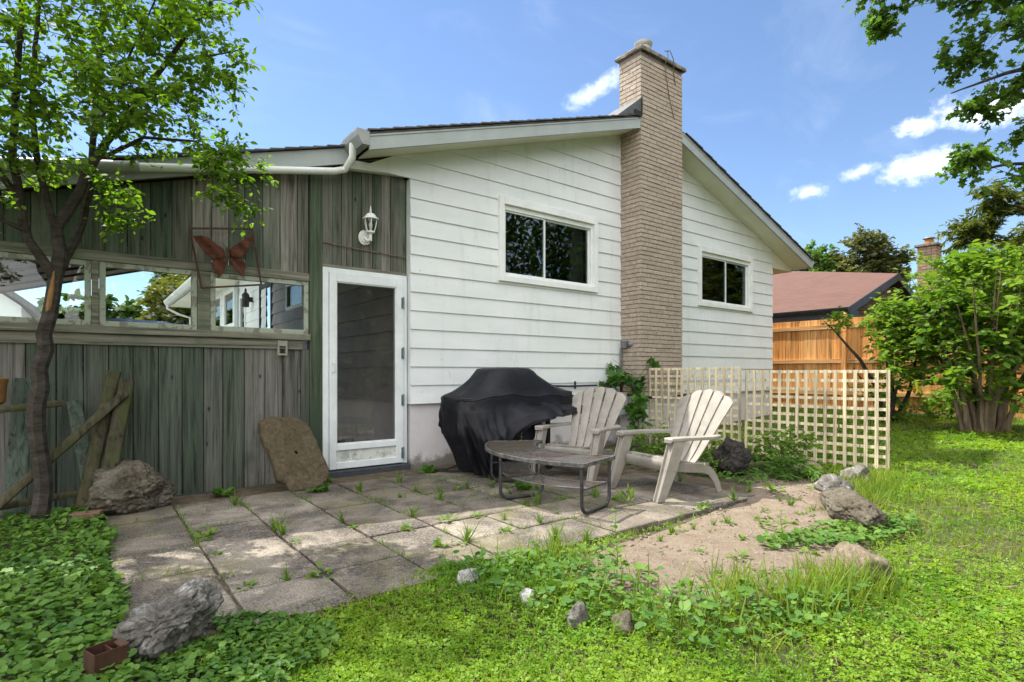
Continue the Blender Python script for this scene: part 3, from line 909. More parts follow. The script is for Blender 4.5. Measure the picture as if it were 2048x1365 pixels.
def slider_window(x0, z0, x1, z1, mull):
    mb = MB(HB)
    t, bt, sd = 0.165, 0.105, 0.115
    y0 = YF - 0.055
    # outer casing, mitred boards
    def ring(a, b, c, d, w0, w1, w2, w3, ya, yb):
        mb.box((a, ya, b), (a + w0, yb, d)); mb.box((c - w1, ya, b), (c, yb, d))
        mb.box((a + w0, ya, b), (c - w1, yb, b + w2)); mb.box((a + w0, ya, d - w3), (c - w1, yb, d))
    ring(x0, z0, x1, z1, sd - 0.035, sd - 0.035, bt - 0.03, 0.10, y0, YF + 0.02)
    ring(x0 + sd - 0.035, z0 + bt - 0.03, x1 - sd + 0.035, z1 - 0.10, 0.035, 0.035, 0.03, 0.065, YF - 0.015, YF + 0.06)
    w = mb.build("window", M["white_paint"], house, bevel=0.004)
    ix0, ix1, iz0, iz1 = x0 + sd, x1 - sd, z0 + bt, z1 - 0.165
    s = MB(HB)
    f = 0.022
    for a, b, yy in ((ix0, mull + 0.02, YF + 0.005), (mull - 0.015, ix1, YF + 0.028)):
        s.box((a, yy, iz0), (a + f, yy + .02, iz1)); s.box((b - f - .006, yy, iz0), (b, yy + .02, iz1))
        s.box((a + f, yy, iz0), (b - f - .006, yy + .02, iz0 + f)); s.box((a + f, yy, iz1 - f), (b - f - .006, yy + .02, iz1))
    s.build("sash", M["aluminium"], w, bevel=0.002)
    for a, b, yy in ((ix0 + f, mull - 0.012, YF + 0.012), (mull + 0.012, ix1 - f - .004, YF + 0.036)):
        MB(HB).box((a, yy, iz0 + f), (b, yy + .005, iz1 - f)).build("pane", M["glass_dark"], w)
    return w


w1 = slider_window(*W1, 5.07)
w2 = slider_window(*W2, 9.60)
c = MB(HB)
rows = []
for z in np.linspace(2.38, 3.3, 10):
    k = (z - 2.38) / 0.92
    rows.append([(5.63 + 0.10 * k + (5.93 - 5.63 - 0.1 * k) * u, YF + 0.10 + 0.025 * math.sin(u * 26 + 1.5 * k), z) for u in np.linspace(0, 1, 30)])
c.grid(rows)
c.build("curtain", M["curtain"], w1, smooth=True)
c = MB(HB)
c.grid([[(9.62 + 0.12 * u, YF + 0.12 + 0.02 * math.sin(u * 20), z) for u in np.linspace(0, 1, 16)] for z in (2.4, 2.8, 3.2)])
c.build("curtain", mat_noise("curtain_dim", (0.12, 0.14, 0.12), (0.16, 0.18, 0.16), 3, 0.9, 0), w2, smooth=True)

# roof: two slopes with overhang, ragged shingle courses along the rake
mb = MB(HB)
th = 0.035
cy1_roof = 5.90
def slope_part(xa, za, xb, zb, y0, y1):
    """shingled sheet between two eave/ridge lines, with stepped courses"""
    n = max(1, int(math.hypot(xb - xa, zb - za) / 0.145))
    for k in range(n):
        u0, u1 = k / n, (k + 1) / n
        p0 = (xa + (xb - xa) * u0, za + (zb - za) * u0); p1 = (xa + (xb - xa) * (u1 + 0.25 / n), za + (zb - za) * (u1 + 0.25 / n))
        jog = 0.006 * math.sin(k * 2.3)
        if max(p0[0], p1[0]) > 6.66 and min(p0[0], p1[0]) < 7.63: jog = cy1_roof - y0 + 0.03
        mb.prism([(p0[0], y0 - 0.03 + jog, p0[1] + 0.003), (p0[0], y0 - 0.03 + jog, p0[1] + 0.019), (p1[0], y0 - 0.03 + jog, p1[1] + 0.006), (p1[0], y0 - 0.03 + jog, p1[1] - 0.006)], (0, y1 - (y0 - 0.03 + jog), 0))
slope_part(2.30, z_left(2.30), RX, RZ, YR, YB + 0.4)
slope_part(12.22, z_right(12.22), RX, RZ, YR, YB + 0.4)
for xa, xb, zf in ((2.30, 6.62, z_left), (12.22, 7.67, z_right)):
    mb.prism([(xa, YR - 0.005, zf(xa) - 0.012), (xb, YR - 0.005, zf(xb) - 0.012), (xb, YR - 0.005, zf(xb) - 0.03), (xa, YR - 0.005, zf(xa) - 0.03)], (0, YB - YR + 0.4, 0))
for xa, zf in ((6.62, z_left), (7.67, z_right)):
    mb.prism([(xa, cy1_roof, zf(xa) - 0.012), (RX, cy1_roof, RZ - 0.012), (RX, cy1_roof, RZ - 0.03), (xa, cy1_roof, zf(xa) - 0.03)], (0, YB - cy1_roof + 0.4, 0))
roof = mb.build("roof", M["shingle"], house)
# rake fascia boards
mb = MB(HB)
fd = 0.165
mb.prism([(2.33, YR, z_left(2.33) - 0.032), (6.625, YR, z_left(6.625) - 0.032), (6.625, YR, z_left(6.625) - fd - 0.03), (2.33, YR, z_left(2.33) - fd - 0.03)], (0, 0.03, 0))
mb.prism([(7.665, YR, z_right(7.665) - 0.032), (12.18, YR, z_right(12.18) - 0.032), (12.18, YR, z_right(12.18) - fd - 0.03), (7.665, YR, z_right(7.665) - fd - 0.03)], (0, 0.03, 0))
mb.prism([(2.33, YR - 0.008, z_left(2.33) - 0.036), (6.62, YR - 0.008, z_left(6.62) - 0.036), (6.62, YR - 0.008, z_left(6.62) - 0.058), (2.33, YR - 0.008, z_left(2.33) - 0.058)], (0, 0.007, 0))
mb.prism([(7.67, YR - 0.008, z_right(7.67) - 0.036), (12.18, YR - 0.008, z_right(12.18) - 0.036), (12.18, YR - 0.008, z_right(12.18) - 0.058), (7.67, YR - 0.008, z_right(7.67) - 0.058)], (0, 0.007, 0))
mb.box((12.15, YR + 0.031, z_right(12.15) - fd - 0.03), (12.18, YB + 0.4, z_right(12.15) - 0.03))
mb.box((2.33, YF + 0.1, z_left(2.33) - fd - 0.03), (2.36, YB + 0.4, z_left(2.33) - 0.032))
mb.build("fascia", M["fascia"], roof, bevel=0.003)
# soffits (sloped under the rakes, boxed at the eaves)
sd_ = 0.17
ze = z_right(12.15) - 0.2
ze2 = z_left(2.37) - 0.2
for xa, xb, zf in ((2.37, 6.63, z_left), (7.66, 12.15, z_right)):
    mb = MB(HB)
    n = 8
    lo = [(xa + (xb - xa) * k / n, YR + 0.03, zf(xa + (xb - xa) * k / n) - sd_) for k in range(n + 1)]
    hi = [(p[0], YF + 0.01, p[2]) for p in lo]
    mb.grid([lo, hi])
    mb.grid([[(p[0], p[1], p[2] + 0.012) for p in lo], [(p[0], p[1], p[2] + 0.012) for p in hi]])
    mb.build("soffit", M["soffit"], roof, fix=False)
    mb = MB(HB)
    if zf is z_right:
        mb.box((11.33, YF + 0.006, ze - 0.03), (12.14, YB, ze - 0.015))
        # triangular return closing the eave box towards the garden
        mb.prism([(11.33, YF - 0.006, ze - 0.03), (12.13, YF - 0.006, ze - 0.03), (12.13, YF - 0.006, z_right(12.13) - sd_ - 0.002), (11.33, YF - 0.006, z_right(11.33) - sd_ - 0.002)], (0, 0.012, 0))
    else:
        mb.box((2.37, 12.3, ze2 - 0.03), (2.99, YB, ze2 - 0.015))
    mb.build("eave_box", M["soffit"], roof)

# gutters
def gutter(mb, x_in, x_out, y0, y1, zt, dep=0.13):
    s = 1 if x_out > x_in else -1
    prof = [(x_in, zt - dep), (x_in + s * 0.075, zt - dep), (x_out - s * 0.012, zt - dep * 0.45), (x_out, zt - 0.02), (x_out, zt), (x_out - s * 0.012, zt)]
    inn = [(x_out - s * 0.016, zt - 0.022), (x_out - s * 0.028, zt - dep * 0.42), (x_in + s * 0.07, zt - dep + 0.006), (x_in, zt - dep + 0.006)]
    poly = prof + inn
    mb.prism([(p[0], y0, p[1]) for p in poly], (0, y1 - y0, 0))
    mb.prism([(p[0], y0 - 0.004, p[1]) for p in prof + [(x_in, zt)]], (0, 0.004, 0))
    mb.prism([(p[0], y1, p[1]) for p in prof + [(x_in, zt)]], (0, 0.004, 0))
mb = MB(HB)
gutter(mb, 2.325, 2.185, YR - 0.01, 5.83, z_left(2.33) - 0.005, 0.15)
mb.build("gutter", M["gutter"], house)
mb = MB(HB)
gutter(mb, 2.325, 2.185, 12.2, YB + 0.3, z_left(2.33) - 0.005, 0.15)
mb.tube([(2.25, YB - 0.2, 3.4), (2.25, YB - 0.2, 3.28), (2.6, YB - 0.25, 3.1), (2.93, YB - 0.25, 3.0), (2.93, YB - 0.25, 0.2)], 0.04, 8)
mb.build("gutter", M["pipe_white"], house)
mb = MB(HB)
gutter(mb, 12.185, 12.325, YR + 0.02, YB, z_right(12.18) - 0.02, 0.14)
mb.build("gutter", M["fascia"], house)

# chimney: every brick laid
mb = MB(HB)
cx0, cx1, cy0, cy1 = 6.63, 7.66, YR, 5.86
br = random.Random(11)
row_h = 0.0668
nrow = int((5.95 - 0.74) / row_h)
for r in range(nrow):
    z0 = 0.74 + r * row_h; z1 = z0 + row_h - 0.010
    off = [0.0, 0.155, 0.07, 0.22][r % 4]
    def run(a, b, off, L=0.305):
        s = a; out = []
        e = a + (off if off > 0.03 else L)
        while s < b - 1e-6:
            e2 = min(e, b)
            if b - e2 < 0.05: e2 = b
            out.append((s, e2)); s = e2; e = s + L
        return out
    for a, b in run(cx0, cx1, off):
        d = br.uniform(-0.004, 0.003)
        z0j = z0 + br.uniform(0, .003)
        y_in = cy0 + 0.09
        mb.box((a + (0.0 if a == cx0 else 0.004), cy0 + d, z0j), (b - (0 if b == cx1 else 0.004), y_in, z1))
    top = r * row_h + 0.74 > 4.6
    yend = cy1 if top else YF
    for a, b in run(cy0 + 0.094, yend, [0.2, 0.06, 0.13, 0.27][r % 4]):
        d = br.uniform(-0.004, 0.003)
        mb.box((cx0 + d, a, z0), (cx0 + 0.09, b - 0.007, z1))
        mb.box((cx1 - 0.09, a, z0), (cx1 - d, b - 0.007, z1))
    if top:
        for a, b in run(cx0 + 0.094, cx1 - 0.094, off):
            mb.box((a, cy1 + 0.0005, z0), (b - 0.007, cy1 + 0.05, z1))
chim = mb.build("chimney", M["brick"], house, bevel=0.003)
mb = MB(HB)
mb.box((cx0 + 0.009, cy0 + 0.009, 0.72), (cx1 - 0.009, YF + 0.02, 5.95))
mb.box((cx0 + 0.009, YF + 0.021, 4.4), (cx1 - 0.009, cy1 - 0.004, 5.95))
mb.build("mortar", M["mortar"], chim)
mb = MB(HB)
mb.box((cx0 - 0.01, cy0 - 0.005, -0.2), (cx1 + 0.01, YF, 0.735))
mb.build("chimney_base", M["foundation"], chim, bevel=0.006)
mb = MB(HB)
rows = []
n = 26
per = []
ex = 0.045
for a, b in (((cx0 - ex, cy0 - ex), (cx1 + ex, cy0 - ex)), ((cx1 + ex, cy0 - ex), (cx1 + ex, cy1 + ex)), ((cx1 + ex, cy1 + ex), (cx0 - ex, cy1 + ex)), ((cx0 - ex, cy1 + ex), (cx0 - ex, cy0 - ex))):
    for k in range(n): per.append((a[0] + (b[0] - a[0]) * k / n, a[1] + (b[1] - a[1]) * k / n))
ccx, ccy = (cx0 + cx1) / 2, (cy0 + cy1) / 2
for z, s in ((5.952, 0.90), (5.953, 1.0), (5.985, 1.01), (6.01, 0.99), (6.025, 0.93), (6.045, 0.55), (6.05, 0.2)):
    row = []
    for k in range(len(per) + 1):
        p = per[k % len(per)]
        w = s + 0.022 * mnoise.noise(Vector((p[0] * 9, p[1] * 9, z * 20)))
        row.append((ccx + (p[0] - ccx) * w, ccy + (p[1] - ccy) * w, z + 0.008 * mnoise.noise(Vector((p[0] * 7, p[1] * 7, z * 3)))))
    rows.append(row)
mb.grid(rows)
mb.build("chimney_cap", M["cement"], chim, fix=True)
mb = MB(HB)
mb.lathe((6.92, 5.62, 6.04), [(0.115, 0), (0.115, 0.12), (0.12, 0.125), (0.14, 0.165), (0.142, 0.19), (0.12, 0.195), (0.11, 0.165), (0.10, 0.02)], 24)
mb.build("flue", mat_noise("flue_metal", (0.30, 0.28, 0.25), (0.42, 0.40, 0.37), 8, 0.5, 0.1, 40, metal=0.3), chim, smooth=True)
mb = MB(HB)
mb.tube([(7.16, 5.345, 6.08), (7.17, 5.34, 6.0), (7.18, 5.41, 5.90), (7.24, 5.42, 5.7), (7.30, 5.42, 5.45), (7.40, 5.42, 5.2), (7.44, 5.42, 5.12)], 0.006, 5)
mb.tube([(7.10, 5.35, 6.06), (7.20, 5.33, 6.09), (7.30, 5.34, 6.0), (7.42, 5.42, 5.85), (7.46, 5.42, 5.68)], 0.007, 5)
mb.tube([(7.66, 5.44, 5.35), (7.69, 5.5, 5.15), (7.685, 5.5, 4.9)], 0.008, 5)
mb.build("dead_vine", M["bark_light"], chim)
# flashing saddle where the left slope meets the chimney
mb = MB(HB)
zc = z_left(6.62)
mb.prism([(6.10, YR - 0.02, z_left(6.10) + 0.02), (6.622, YR - 0.02, zc + 0.03), (6.622, YR - 0.02, zc + 0.26)], (0, 0.55, 0))
mb.build("flashing", mat_noise("lead_flashing", (0.075, 0.078, 0.082), (0.12, 0.123, 0.127), 6, 0.6, 0.1, 40), roof)
mb = MB(HB)
mb.box((6.615, YR - 0.032, zc - 0.01), (6.632, YR - 0.02, zc + 0.27))
mb.box((6.45, YR - 0.034, zc - 0.045), (6.615, YR - 0.028, zc + 0.035))
mb.build("flashing_edge", M["black_plain"], roof)

# doors, windows and trim on the side wall
sdm = MB(HB)
def side_fill(name, o, frame_m, fill_m, fw=0.06, mull=True):
    y0, z0, y1, z1 = o
    f = MB(HB)
    f.box((2.965, y0, z0), (3.05, y0 + fw, z1)); f.box((2.965, y1 - fw, z0), (3.05, y1, z1))
    f.box((2.965, y0 + fw, z1 - fw), (3.05, y1 - fw, z1)); f.box((2.965, y0 + fw, z0), (3.05, y1 - fw, z0 + fw))
    w = f.build(name, frame_m, house)
    MB(HB).box((3.0, y0 + fw, z0 + fw), (3.012, y1 - fw, z1 - fw)).build("pane", fill_m, w)
    return w
side_fill("window", DOORS[3], M["white_paint"], M["glass_dark"])
side_fill("door", DOORS[0], M["black_plain"], mat_glass("storm_glass", (0.7, 0.75, 0.78), 6.0), 0.09)
side_fill("door", DOORS[1], M["white_paint"], M["glass_dark"], 0.08)
side_fill("window", DOORS[2], M["white_paint"], M["glass_dark"], 0.10)
side_fill("window", DOORS[4], M["white_paint"], M["glass_dark"], 0.08)
mb = MB(HB); mb.box((2.95, 14.78, 0.1), (3.05, 15.1, 3.3)); mb.build("pilaster", M["fascia"], house)
mb = MB(HB); mb.box((3.3, YF + 0.5, 0.0), (3.32, YB, 3.3)); mb.build("inner_wall", M["room"], house)

# ------------------------------------------------------------------ carport with the green board wall
YW = 5.92
PB = (0.6, YW, 0)
porch = thing("carport", "carport closed off by a weathered green board wall with small windows", "carport", PB)
def zc_roof(x): return 3.545 + 0.30 * (x - 2.30)
br = random.Random(5)
# upper boards, above the windows
mb = MB(PB)
x = -3.2
while x < 1.86:
    w = br.choice([0.155, 0.16, 0.165, 0.17, 0.145])
    if x + w > 1.80: w = 1.865 - x
    d = br.uniform(0, 0.008)
    zt0, zt1 = zc_roof(x) - 0.19, zc_roof(x + w) - 0.19
    mb.prism([(x + 0.003, YW + d, 2.13), (x + w - 0.003, YW + d, 2.13), (x + w - 0.003, YW + d, zt1), (x + 0.003, YW + d, zt0)], (0, 0.02, 0))
    x += w
x = 2.003
while x < 2.98:
    w = br.choice([0.105, 0.112, 0.12, 0.13])
    if x + w > 2.93: w = 2.992 - x
    d = br.uniform(0, 0.008)
    mb.prism([(x + 0.003, YW + d, 2.262), (x + w - 0.003, YW + d, 2.262), (x + w - 0.003, YW + d, 3.36), (x + 0.003, YW + d, 3.36 if x > 2.2 else 3.30)], (0, 0.02, 0))
    x += w
mb.build("upper_boards", M["boards"], porch, bevel=0.003)
mb = MB(PB); mb.prism([(-3.2, YW + 0.034, 2.14), (2.98, YW + 0.034, 2.27), (2.98, YW + 0.034, 3.36), (2.2, YW + 0.034, 3.30), (-3.2, YW + 0.034, zc_roof(-3.2) - 0.2)], (0, 0.012, 0)); mb.build("upper_backing", M["ceil_wood"], porch)
mb = MB(PB)
x = -3.2
while x < 1.86:
    w = br.choice([0.17, 0.175, 0.185, 0.19, 0.165])
    if x + w > 1.80: w = 1.865 - x
    d = br.uniform(0, 0.010)
    g = 0.004 if abs(x - (-0.02)) > 0.1 else 0.006
    mb.box((x + g, YW + d, -0.05 + br.uniform(-0.01, 0.02)), (x + w - 0.003, YW + d + 0.02, 1.345))
    x += w
mb.build("lower_boards", M["boards_low"], porch, bevel=0.003)
mb = MB(PB); mb.box((-3.2, YW + 0.034, -0.05), (-0.03, YW + 0.046, 1.34)); mb.box((-0.01, YW + 0.034, -0.05), (1.87, YW + 0.046, 1.34)); mb.build("backing", M["ceil_wood"], porch)
mb = MB(PB)
mb.box((-3.2, YW - 0.012, -0.12), (1.86, YW + 0.03, -0.03))
mb.build("base_sill", M["sill_dark"], porch)
mb = MB(PB)
mb.box((1.87, YW - 0.025, 0.0), (2.0, YW + 0.07, 3.44))
mb.build("post", M["post_green"], porch, bevel=0.004)
mb = MB(PB)
mb.box((1.80, YW - 0.01, 0.0), (1.868, YW + 0.03, 1.33))
mb.build("batten", M["boards_low"], porch, bevel=0.003)
for nm, (a, b) in (("head_rail", ((-3.2, YW - 0.018, 2.052), (1.868, YW + 0.05, 2.135))), ("sill_rail", ((-3.2, YW - 0.055, 1.432), (1.869, YW + 0.06, 1.495))), ("apron_rail", ((-3.2, YW - 0.02, 1.335), (1.80, YW - 0.002, 1.428)))):
    mb = MB(PB); mb.box(a, b); mb.build(nm, M["rail_wood"], porch, bevel=0.004)
mb = MB(PB); mb.box((2.0, YW - 0.02, 2.226), (2.985, YW + 0.03, 2.258)); mb.build("door_head", M["rail_wood"], porch, bevel=0.003)
# window frames, studs and panes
for x0, x1 in ((0.945, 1.862), (0.10, 0.835), (-0.90, 0.045), (-1.95, -1.0)):
    mb = MB(PB)
    z0, z1, f = 1.497, 2.05, 0.045
    ya, yb = YW - 0.006, YW + 0.045
    mb.box((x0, ya, z0), (x0 + f, yb, z1)); mb.box((x1 - f, ya, z0), (x1, yb, z1))
    mb.box((x0 + f, ya, z1 - f), (x1 - f, yb, z1)); mb.box((x0 + f, ya, z0), (x1 - f, yb, z0 + f))
    w = mb.build("window", M["flaking"], porch, bevel=0.003)
    MB(PB).box((x0 + f, YW + 0.022, z0 + f), (x1 - f, YW + 0.026, z1 - f)).build("pane", M["glass"], w)
for x0, x1 in ((0.838, 0.942), (0.048, 0.097), (-0.997, -0.903)):
    mb = MB(PB); mb.box((x0, YW - 0.014, 1.497), (x1, YW + 0.05, 2.05)); mb.build("stud", M["rail_wood"], porch, bevel=0.003)
# roof
mb = MB(PB)
def slab(xa, xb, dz0, dz1, y0, y1):
    mb.prism([(xa, y0, zc_roof(xa) + dz0), (xb, y0, zc_roof(xb) + dz0), (xb, y0, zc_roof(xb) + dz1), (xa, y0, zc_roof(xa) + dz1)], (0, y1 - y0, 0))
n = 44
for k in range(n):
    xa = -3.9 + (2.29 + 3.9) * k / n; xb = -3.9 + (2.29 + 3.9) * (k + 1.25) / n
    xb = min(xb, 2.30)
    jog = 0.006 * math.sin(k * 1.9)
    mb.prism([(xa, YW - 0.15 + jog, zc_roof(xa)), (xa, YW - 0.15 + jog, zc_roof(xa) + 0.02), (xb, YW - 0.15 + jog, zc_roof(xb) + 0.006), (xb, YW - 0.15 + jog, zc_roof(xb) - 0.004)], (0, 6.2, 0))
proof = mb.build("roof", M["shingle"], porch)
mb = MB(PB)
slab(-3.88, 2.30, -0.185, -0.012, YW - 0.11, YW - 0.085)
mb.build("fascia", M["fascia"], proof, bevel=0.003)
mb = MB(PB)
slab(-3.88, 2.32, -0.17, -0.012, 12.0, 12.03)
mb.build("fascia", M["fascia"], proof, bevel=0.003)
mb = MB(PB)
slab(-3.88, 2.98, -0.17, -0.15, YW - 0.084, 11.99)
for k in range(9):
    slab(-3.8, 2.95, -0.20, -0.171, 6.4 + k * 0.68, 6.44 + k * 0.68)
mb.build("ceiling", M["ceil_wood"], proof)
# horizontal trim board over the door, under the eave
mb = MB(PB); mb.prism([(2.20, YW - 0.09, 3.30), (2.99, YW - 0.09, 3.38), (2.99, YW - 0.09, 3.44), (2.20, YW - 0.09, 3.40)], (0, 0.088, 0))
mb.build("eave_trim", M["pipe_white"], porch, bevel=0.003)
# white downpipe that runs sideways under the carport fascia
mb = MB(PB)
yy = YW - 0.15
mb.tube([(2.235, YW - 0.28, 3.50), (2.235, YW - 0.27, 3.36), (2.20, yy, 3.26), (2.08, yy, 3.215), (1.0, yy, 3.0), (0.35, yy, 2.87)], 0.037, 12)
mb.build("drainpipe", M["pipe_white"], porch, smooth=True)
mb = MB(PB)
mb.tube([(0.37, yy, 2.874), (0.30, yy, 2.86)], 0.052, 12)
mb.tube([(0.33, yy, 2.866), (-3.5, yy, 2.12)], 0.05, 12)
mb.build("drainpipe", M["gutter"], porch, smooth=True)
# far posts of the carport
for x, y in ((-3.4, 11.9), (-3.4, 9.0)):
    mb = MB(PB); mb.box((x, y, 0.0), (x + 0.1, y + 0.1, zc_roof(x) - 0.15)); mb.build("post", M["ceil_wood"], porch)

# storm door
mb = MB(PB)
dx0, dx1, dz0, dz1 = 2.003, 2.985, 0.045, 2.222
yd = YW - 0.045
for a, b in (((dx0, dz0), (dx0 + 0.062, dz1)), ((dx1 - 0.05, dz0), (dx1, dz1)), ((dx0 + 0.062, dz1 - 0.055), (dx1 - 0.05, dz1))):
    mb.box((a[0], yd + 0.012, a[1]), (b[0], YW + 0.04, b[1]))
fr = mb.build("door_frame", M["aluminium"], porch, bevel=0.003)
mb = MB(PB)
ox0, ox1, oz0, oz1 = dx0 + 0.066, dx1 - 0.056, dz0 + 0.012, dz1 - 0.06
def ringb(mb, x0, z0, x1, z1, l, r, b, t, ya, yb):
    mb.box((x0, ya, z0), (x0 + l, yb, z1)); mb.box((x1 - r, ya, z0), (x1, yb, z1))
    mb.box((x0 + l, ya, z0), (x1 - r, yb, z0 + b)); mb.box((x0 + l, ya, z1 - t), (x1 - r, yb, z1))
ringb(mb, ox0, oz0, ox1, oz1, 0.072, 0.085, 0.07, 0.085, yd - 0.012, YW + 0.02)
mb.box((ox0 + 0.072, yd - 0.012, oz0 + 0.20), (ox1 - 0.085, YW + 0.02, oz0 + 0.265))
ringb(mb, ox0 + 0.072, oz0 + 0.265, ox1 - 0.085, oz1 - 0.085, 0.012, 0.012, 0.012, 0.012, yd - 0.004, YW + 0.01)
door = mb.build("storm_door", M["aluminium"], porch, bevel=0.004)
MB(PB).box((ox0 + 0.084, yd + 0.012, oz0 + 0.277), (ox1 - 0.097, yd + 0.017, oz1 - 0.097)).build("pane", M["glass_door"], door)
MB(PB).box((ox0 + 0.072, yd + 0.008, oz0 + 0.07), (ox1 - 0.085, yd + 0.013, oz0 + 0.2)).build("kick_panel", M["dirty_panel"], door)
mb = MB(PB)
mb.box((ox0 + 0.022, yd - 0.022, 1.10), (ox0 + 0.05, yd - 0.012, 1.24))
mb.tube([(ox0 + 0.036, yd - 0.02, 1.21), (ox0 + 0.036, yd - 0.06, 1.20), (ox0 + 0.040, yd - 0.062, 1.13), (ox0 + 0.046, yd - 0.05, 1.10)], 0.007, 8)
mb.build("handle", M["aluminium"], door, smooth=True)
for z in (1.90, 1.32, 0.78, 0.17):
    mb = MB(PB); mb.box((ox1 - 0.028, yd - 0.024, z - 0.06), (ox1 + 0.006, yd - 0.0125, z + 0.06)); mb.tube([(ox1 - 0.006, yd - 0.026, z - 0.07), (ox1 - 0.006, yd - 0.026, z + 0.07)], 0.008, 8)
    mb.build("hinge", M["hinge"], door)
mb = MB(PB); mb.box((1.99, YW - 0.12, -0.06), (2.99, YW + 0.06, 0.042)); mb.build("threshold", M["sill_dark"], porch, bevel=0.006)
mb = MB(PB); mb.box((1.885, YW - 0.03, -0.03), (1.985, YW + 0.0, 0.0)); mb.box((1.885, YW - 0.045, 0.0), (1.99, YW - 0.027, 0.16)); mb.build("footing_brick", M["brick_dark"], porch, bevel=0.003)
# ------------------------------------------------------------------ neighbour's house, fence, lattice
nb = thing("neighbour_house", "brown brick house with a rusty red shingle roof behind the cedar fence", "house", (16, 8, 0.25))
NB = (16, 8, 0.25)
def zn(x): return 2.72 + 0.36 * (x - 15)
mb = MB(NB)
mb.prism([(15, 5.8, zn(15)), (15, 22, zn(15)), (21, 22, zn(21)), (21, 10, zn(21)), (18.3, 5.8, zn(18.3))], (0, 0, -0.05))
mb.prism([(18.3, 5.8, zn(18.3)), (21, 10, zn(21)), (24.5, 10, 3.2), (21.6, 5.8, zn(15))], (0, 0, -0.05))
mb.prism([(21, 10, zn(21)), (21, 22, zn(21)), (27, 22, 2.7), (27, 10.0, 2.7), (24.5, 10, 3.2)], (0, 0, -0.05))
nroof = mb.build("roof", M["shingle_red"], nb)
mb = MB(NB)
mb.prism([(14.98, 5.77, zn(15) - 0.0), (18.3, 5.77, zn(18.3)), (21.62, 5.77, zn(15)), (21.62, 5.77, zn(15) - 0.2), (18.3, 5.77, zn(18.3) - 0.2), (14.98, 5.77, zn(15) - 0.2)], (0, 0.028, 0))
mb.box((15.0, 5.80, zn(15) - 0.46), (15.6, 6.2, zn(15) - 0.055))
mb.build("fascia", M["black_metal"], nroof)
mb = MB(NB)
gutter(mb, 15.0, 14.86, 5.78, 21.9, zn(15) - 0.01, 0.14)
mb.box((15.02, 6.2, zn(15) - 0.50), (15.55, 21.9, zn(15) - 0.12))
mb.build("gutter", M["black_metal"], nroof, bevel=0.004)
mb = MB(NB)
k = 0
zz = 0.1
while zz < zn(15) - 0.3:
    off = 0.12 * (k % 2)
    y = 6.0 - off
    while y < 14:
        mb.box((15.5, max(y, 6.0), zz), (15.6, min(y + 0.235, 14.0), zz + 0.07)); y += 0.245
    x = 15.61 - off
    while x < 21.2:
        mb.box((max(x, 15.61), 6.0, zz), (min(x + 0.235, 21.2), 6.1, zz + 0.07)); x += 0.245
    zz += 0.08; k += 1
for i in range(14):
    z0 = zz + i * 0.08
    xa = 15.0 + (z0 + 0.3 - 2.72) / 0.36; xb = 36.6 - xa
    x = max(xa, 15.61)
    while x < min(xb, 21.2) - 0.05:
        mb.box((x, 6.0, z0), (min(x + 0.235, xb, 21.2), 6.1, z0 + 0.07)); x += 0.245
nwall = mb.build("wall", M["brick_dark"], nb)
mb = MB(NB); mb.box((15.53, 6.03, 0), (21.15, 14, 2.5)); mb.build("core", M["mortar"], nb)
mb = MB(NB)
br = random.Random(4)
for r in range(54):
    z0 = 0.3 + r * 0.082
    for s in ((19.2, 5.15, 19.72, 5.15), ):
        x = 19.2 - (0.15 if r % 2 else 0)
        while x < 19.7:
            a, b = max(x, 19.2), min(x + 0.26, 19.72)
            if b - a > 0.03: mb.box((a, 5.15 + br.uniform(-.004, .004), z0), (b, 5.25, z0 + 0.070))
            x += 0.275
        y = 5.26 - (0.15 if r % 2 else 0)
        while y < 5.55:
            a, b = max(y, 5.26), min(y + 0.26, 5.6)
            if b - a > 0.03: mb.box((19.2 + br.uniform(-.004, .004), a, z0), (19.3, b, z0 + 0.070))
            y += 0.275
nch = mb.build("chimney", M["brick_brown"], nb, bevel=0.004)
mb = MB(NB); mb.box((19.212, 5.162, 0.2), (19.72, 5.6, 4.73)); mb.build("mortar", M["mortar"], nch)
mb = MB(NB); mb.box((19.14, 5.09, 4.73), (19.78, 5.66, 4.80)); mb.build("chimney_cap", M["cement"], nch, bevel=0.01)
mb = MB(NB)
mb.lathe((19.44, 5.38, 4.80), [(0.14, 0), (0.13, 0.08), (0.11, 0.10), (0.10, 0.17)], 14)
mb.build("flue", M["terracotta"], nch, smooth=True)
mb = MB(NB)
mb.lathe((19.44, 5.38, 4.95), [(0.12, 0.02), (0.16, 0.03), (0.14, 0.06), (0.02, 0.08)], 14)
mb.build("flue_hood", M["grey_metal"], nch, smooth=True)

# cedar privacy fence along the side boundary
FX = 13.0
fb = (FX, 5.0, 0.25)
fence = thing("cedar_fence", "tall new orange cedar board fence along the side boundary", "fence", fb)
br = random.Random(8)
mb = MB(fb)
y = -3.0
while y < 16:
    w = br.choice([0.135, 0.14, 0.145])
    g = float(ground_h(FX, y))
    mb.box((FX + br.uniform(0, .006), y, g + 0.05), (FX + 0.02, y + w - 0.004, g + 2.02))
    y += w
mb.build("boards", M["cedar"], fence, bevel=0.002)
for y in (-1.95, 0.4, 2.75, 5.1, 7.45, 9.8, 12.15, 14.5):
    mb = MB(fb); g = float(ground_h(FX, y))
    mb.box((FX - 0.095, y - 0.05, g - 0.05), (FX - 0.002, y + 0.05, g + 2.10))
    mb.prism([(FX - 0.095, y - 0.05, g + 2.10), (FX - 0.002, y - 0.05, g + 2.10), (FX - 0.03, y - 0.02, g + 2.13), (FX - 0.065, y - 0.02, g + 2.13)], (0, 0.04, 0))
    mb.build("post", M["cedar"], fence, bevel=0.004)
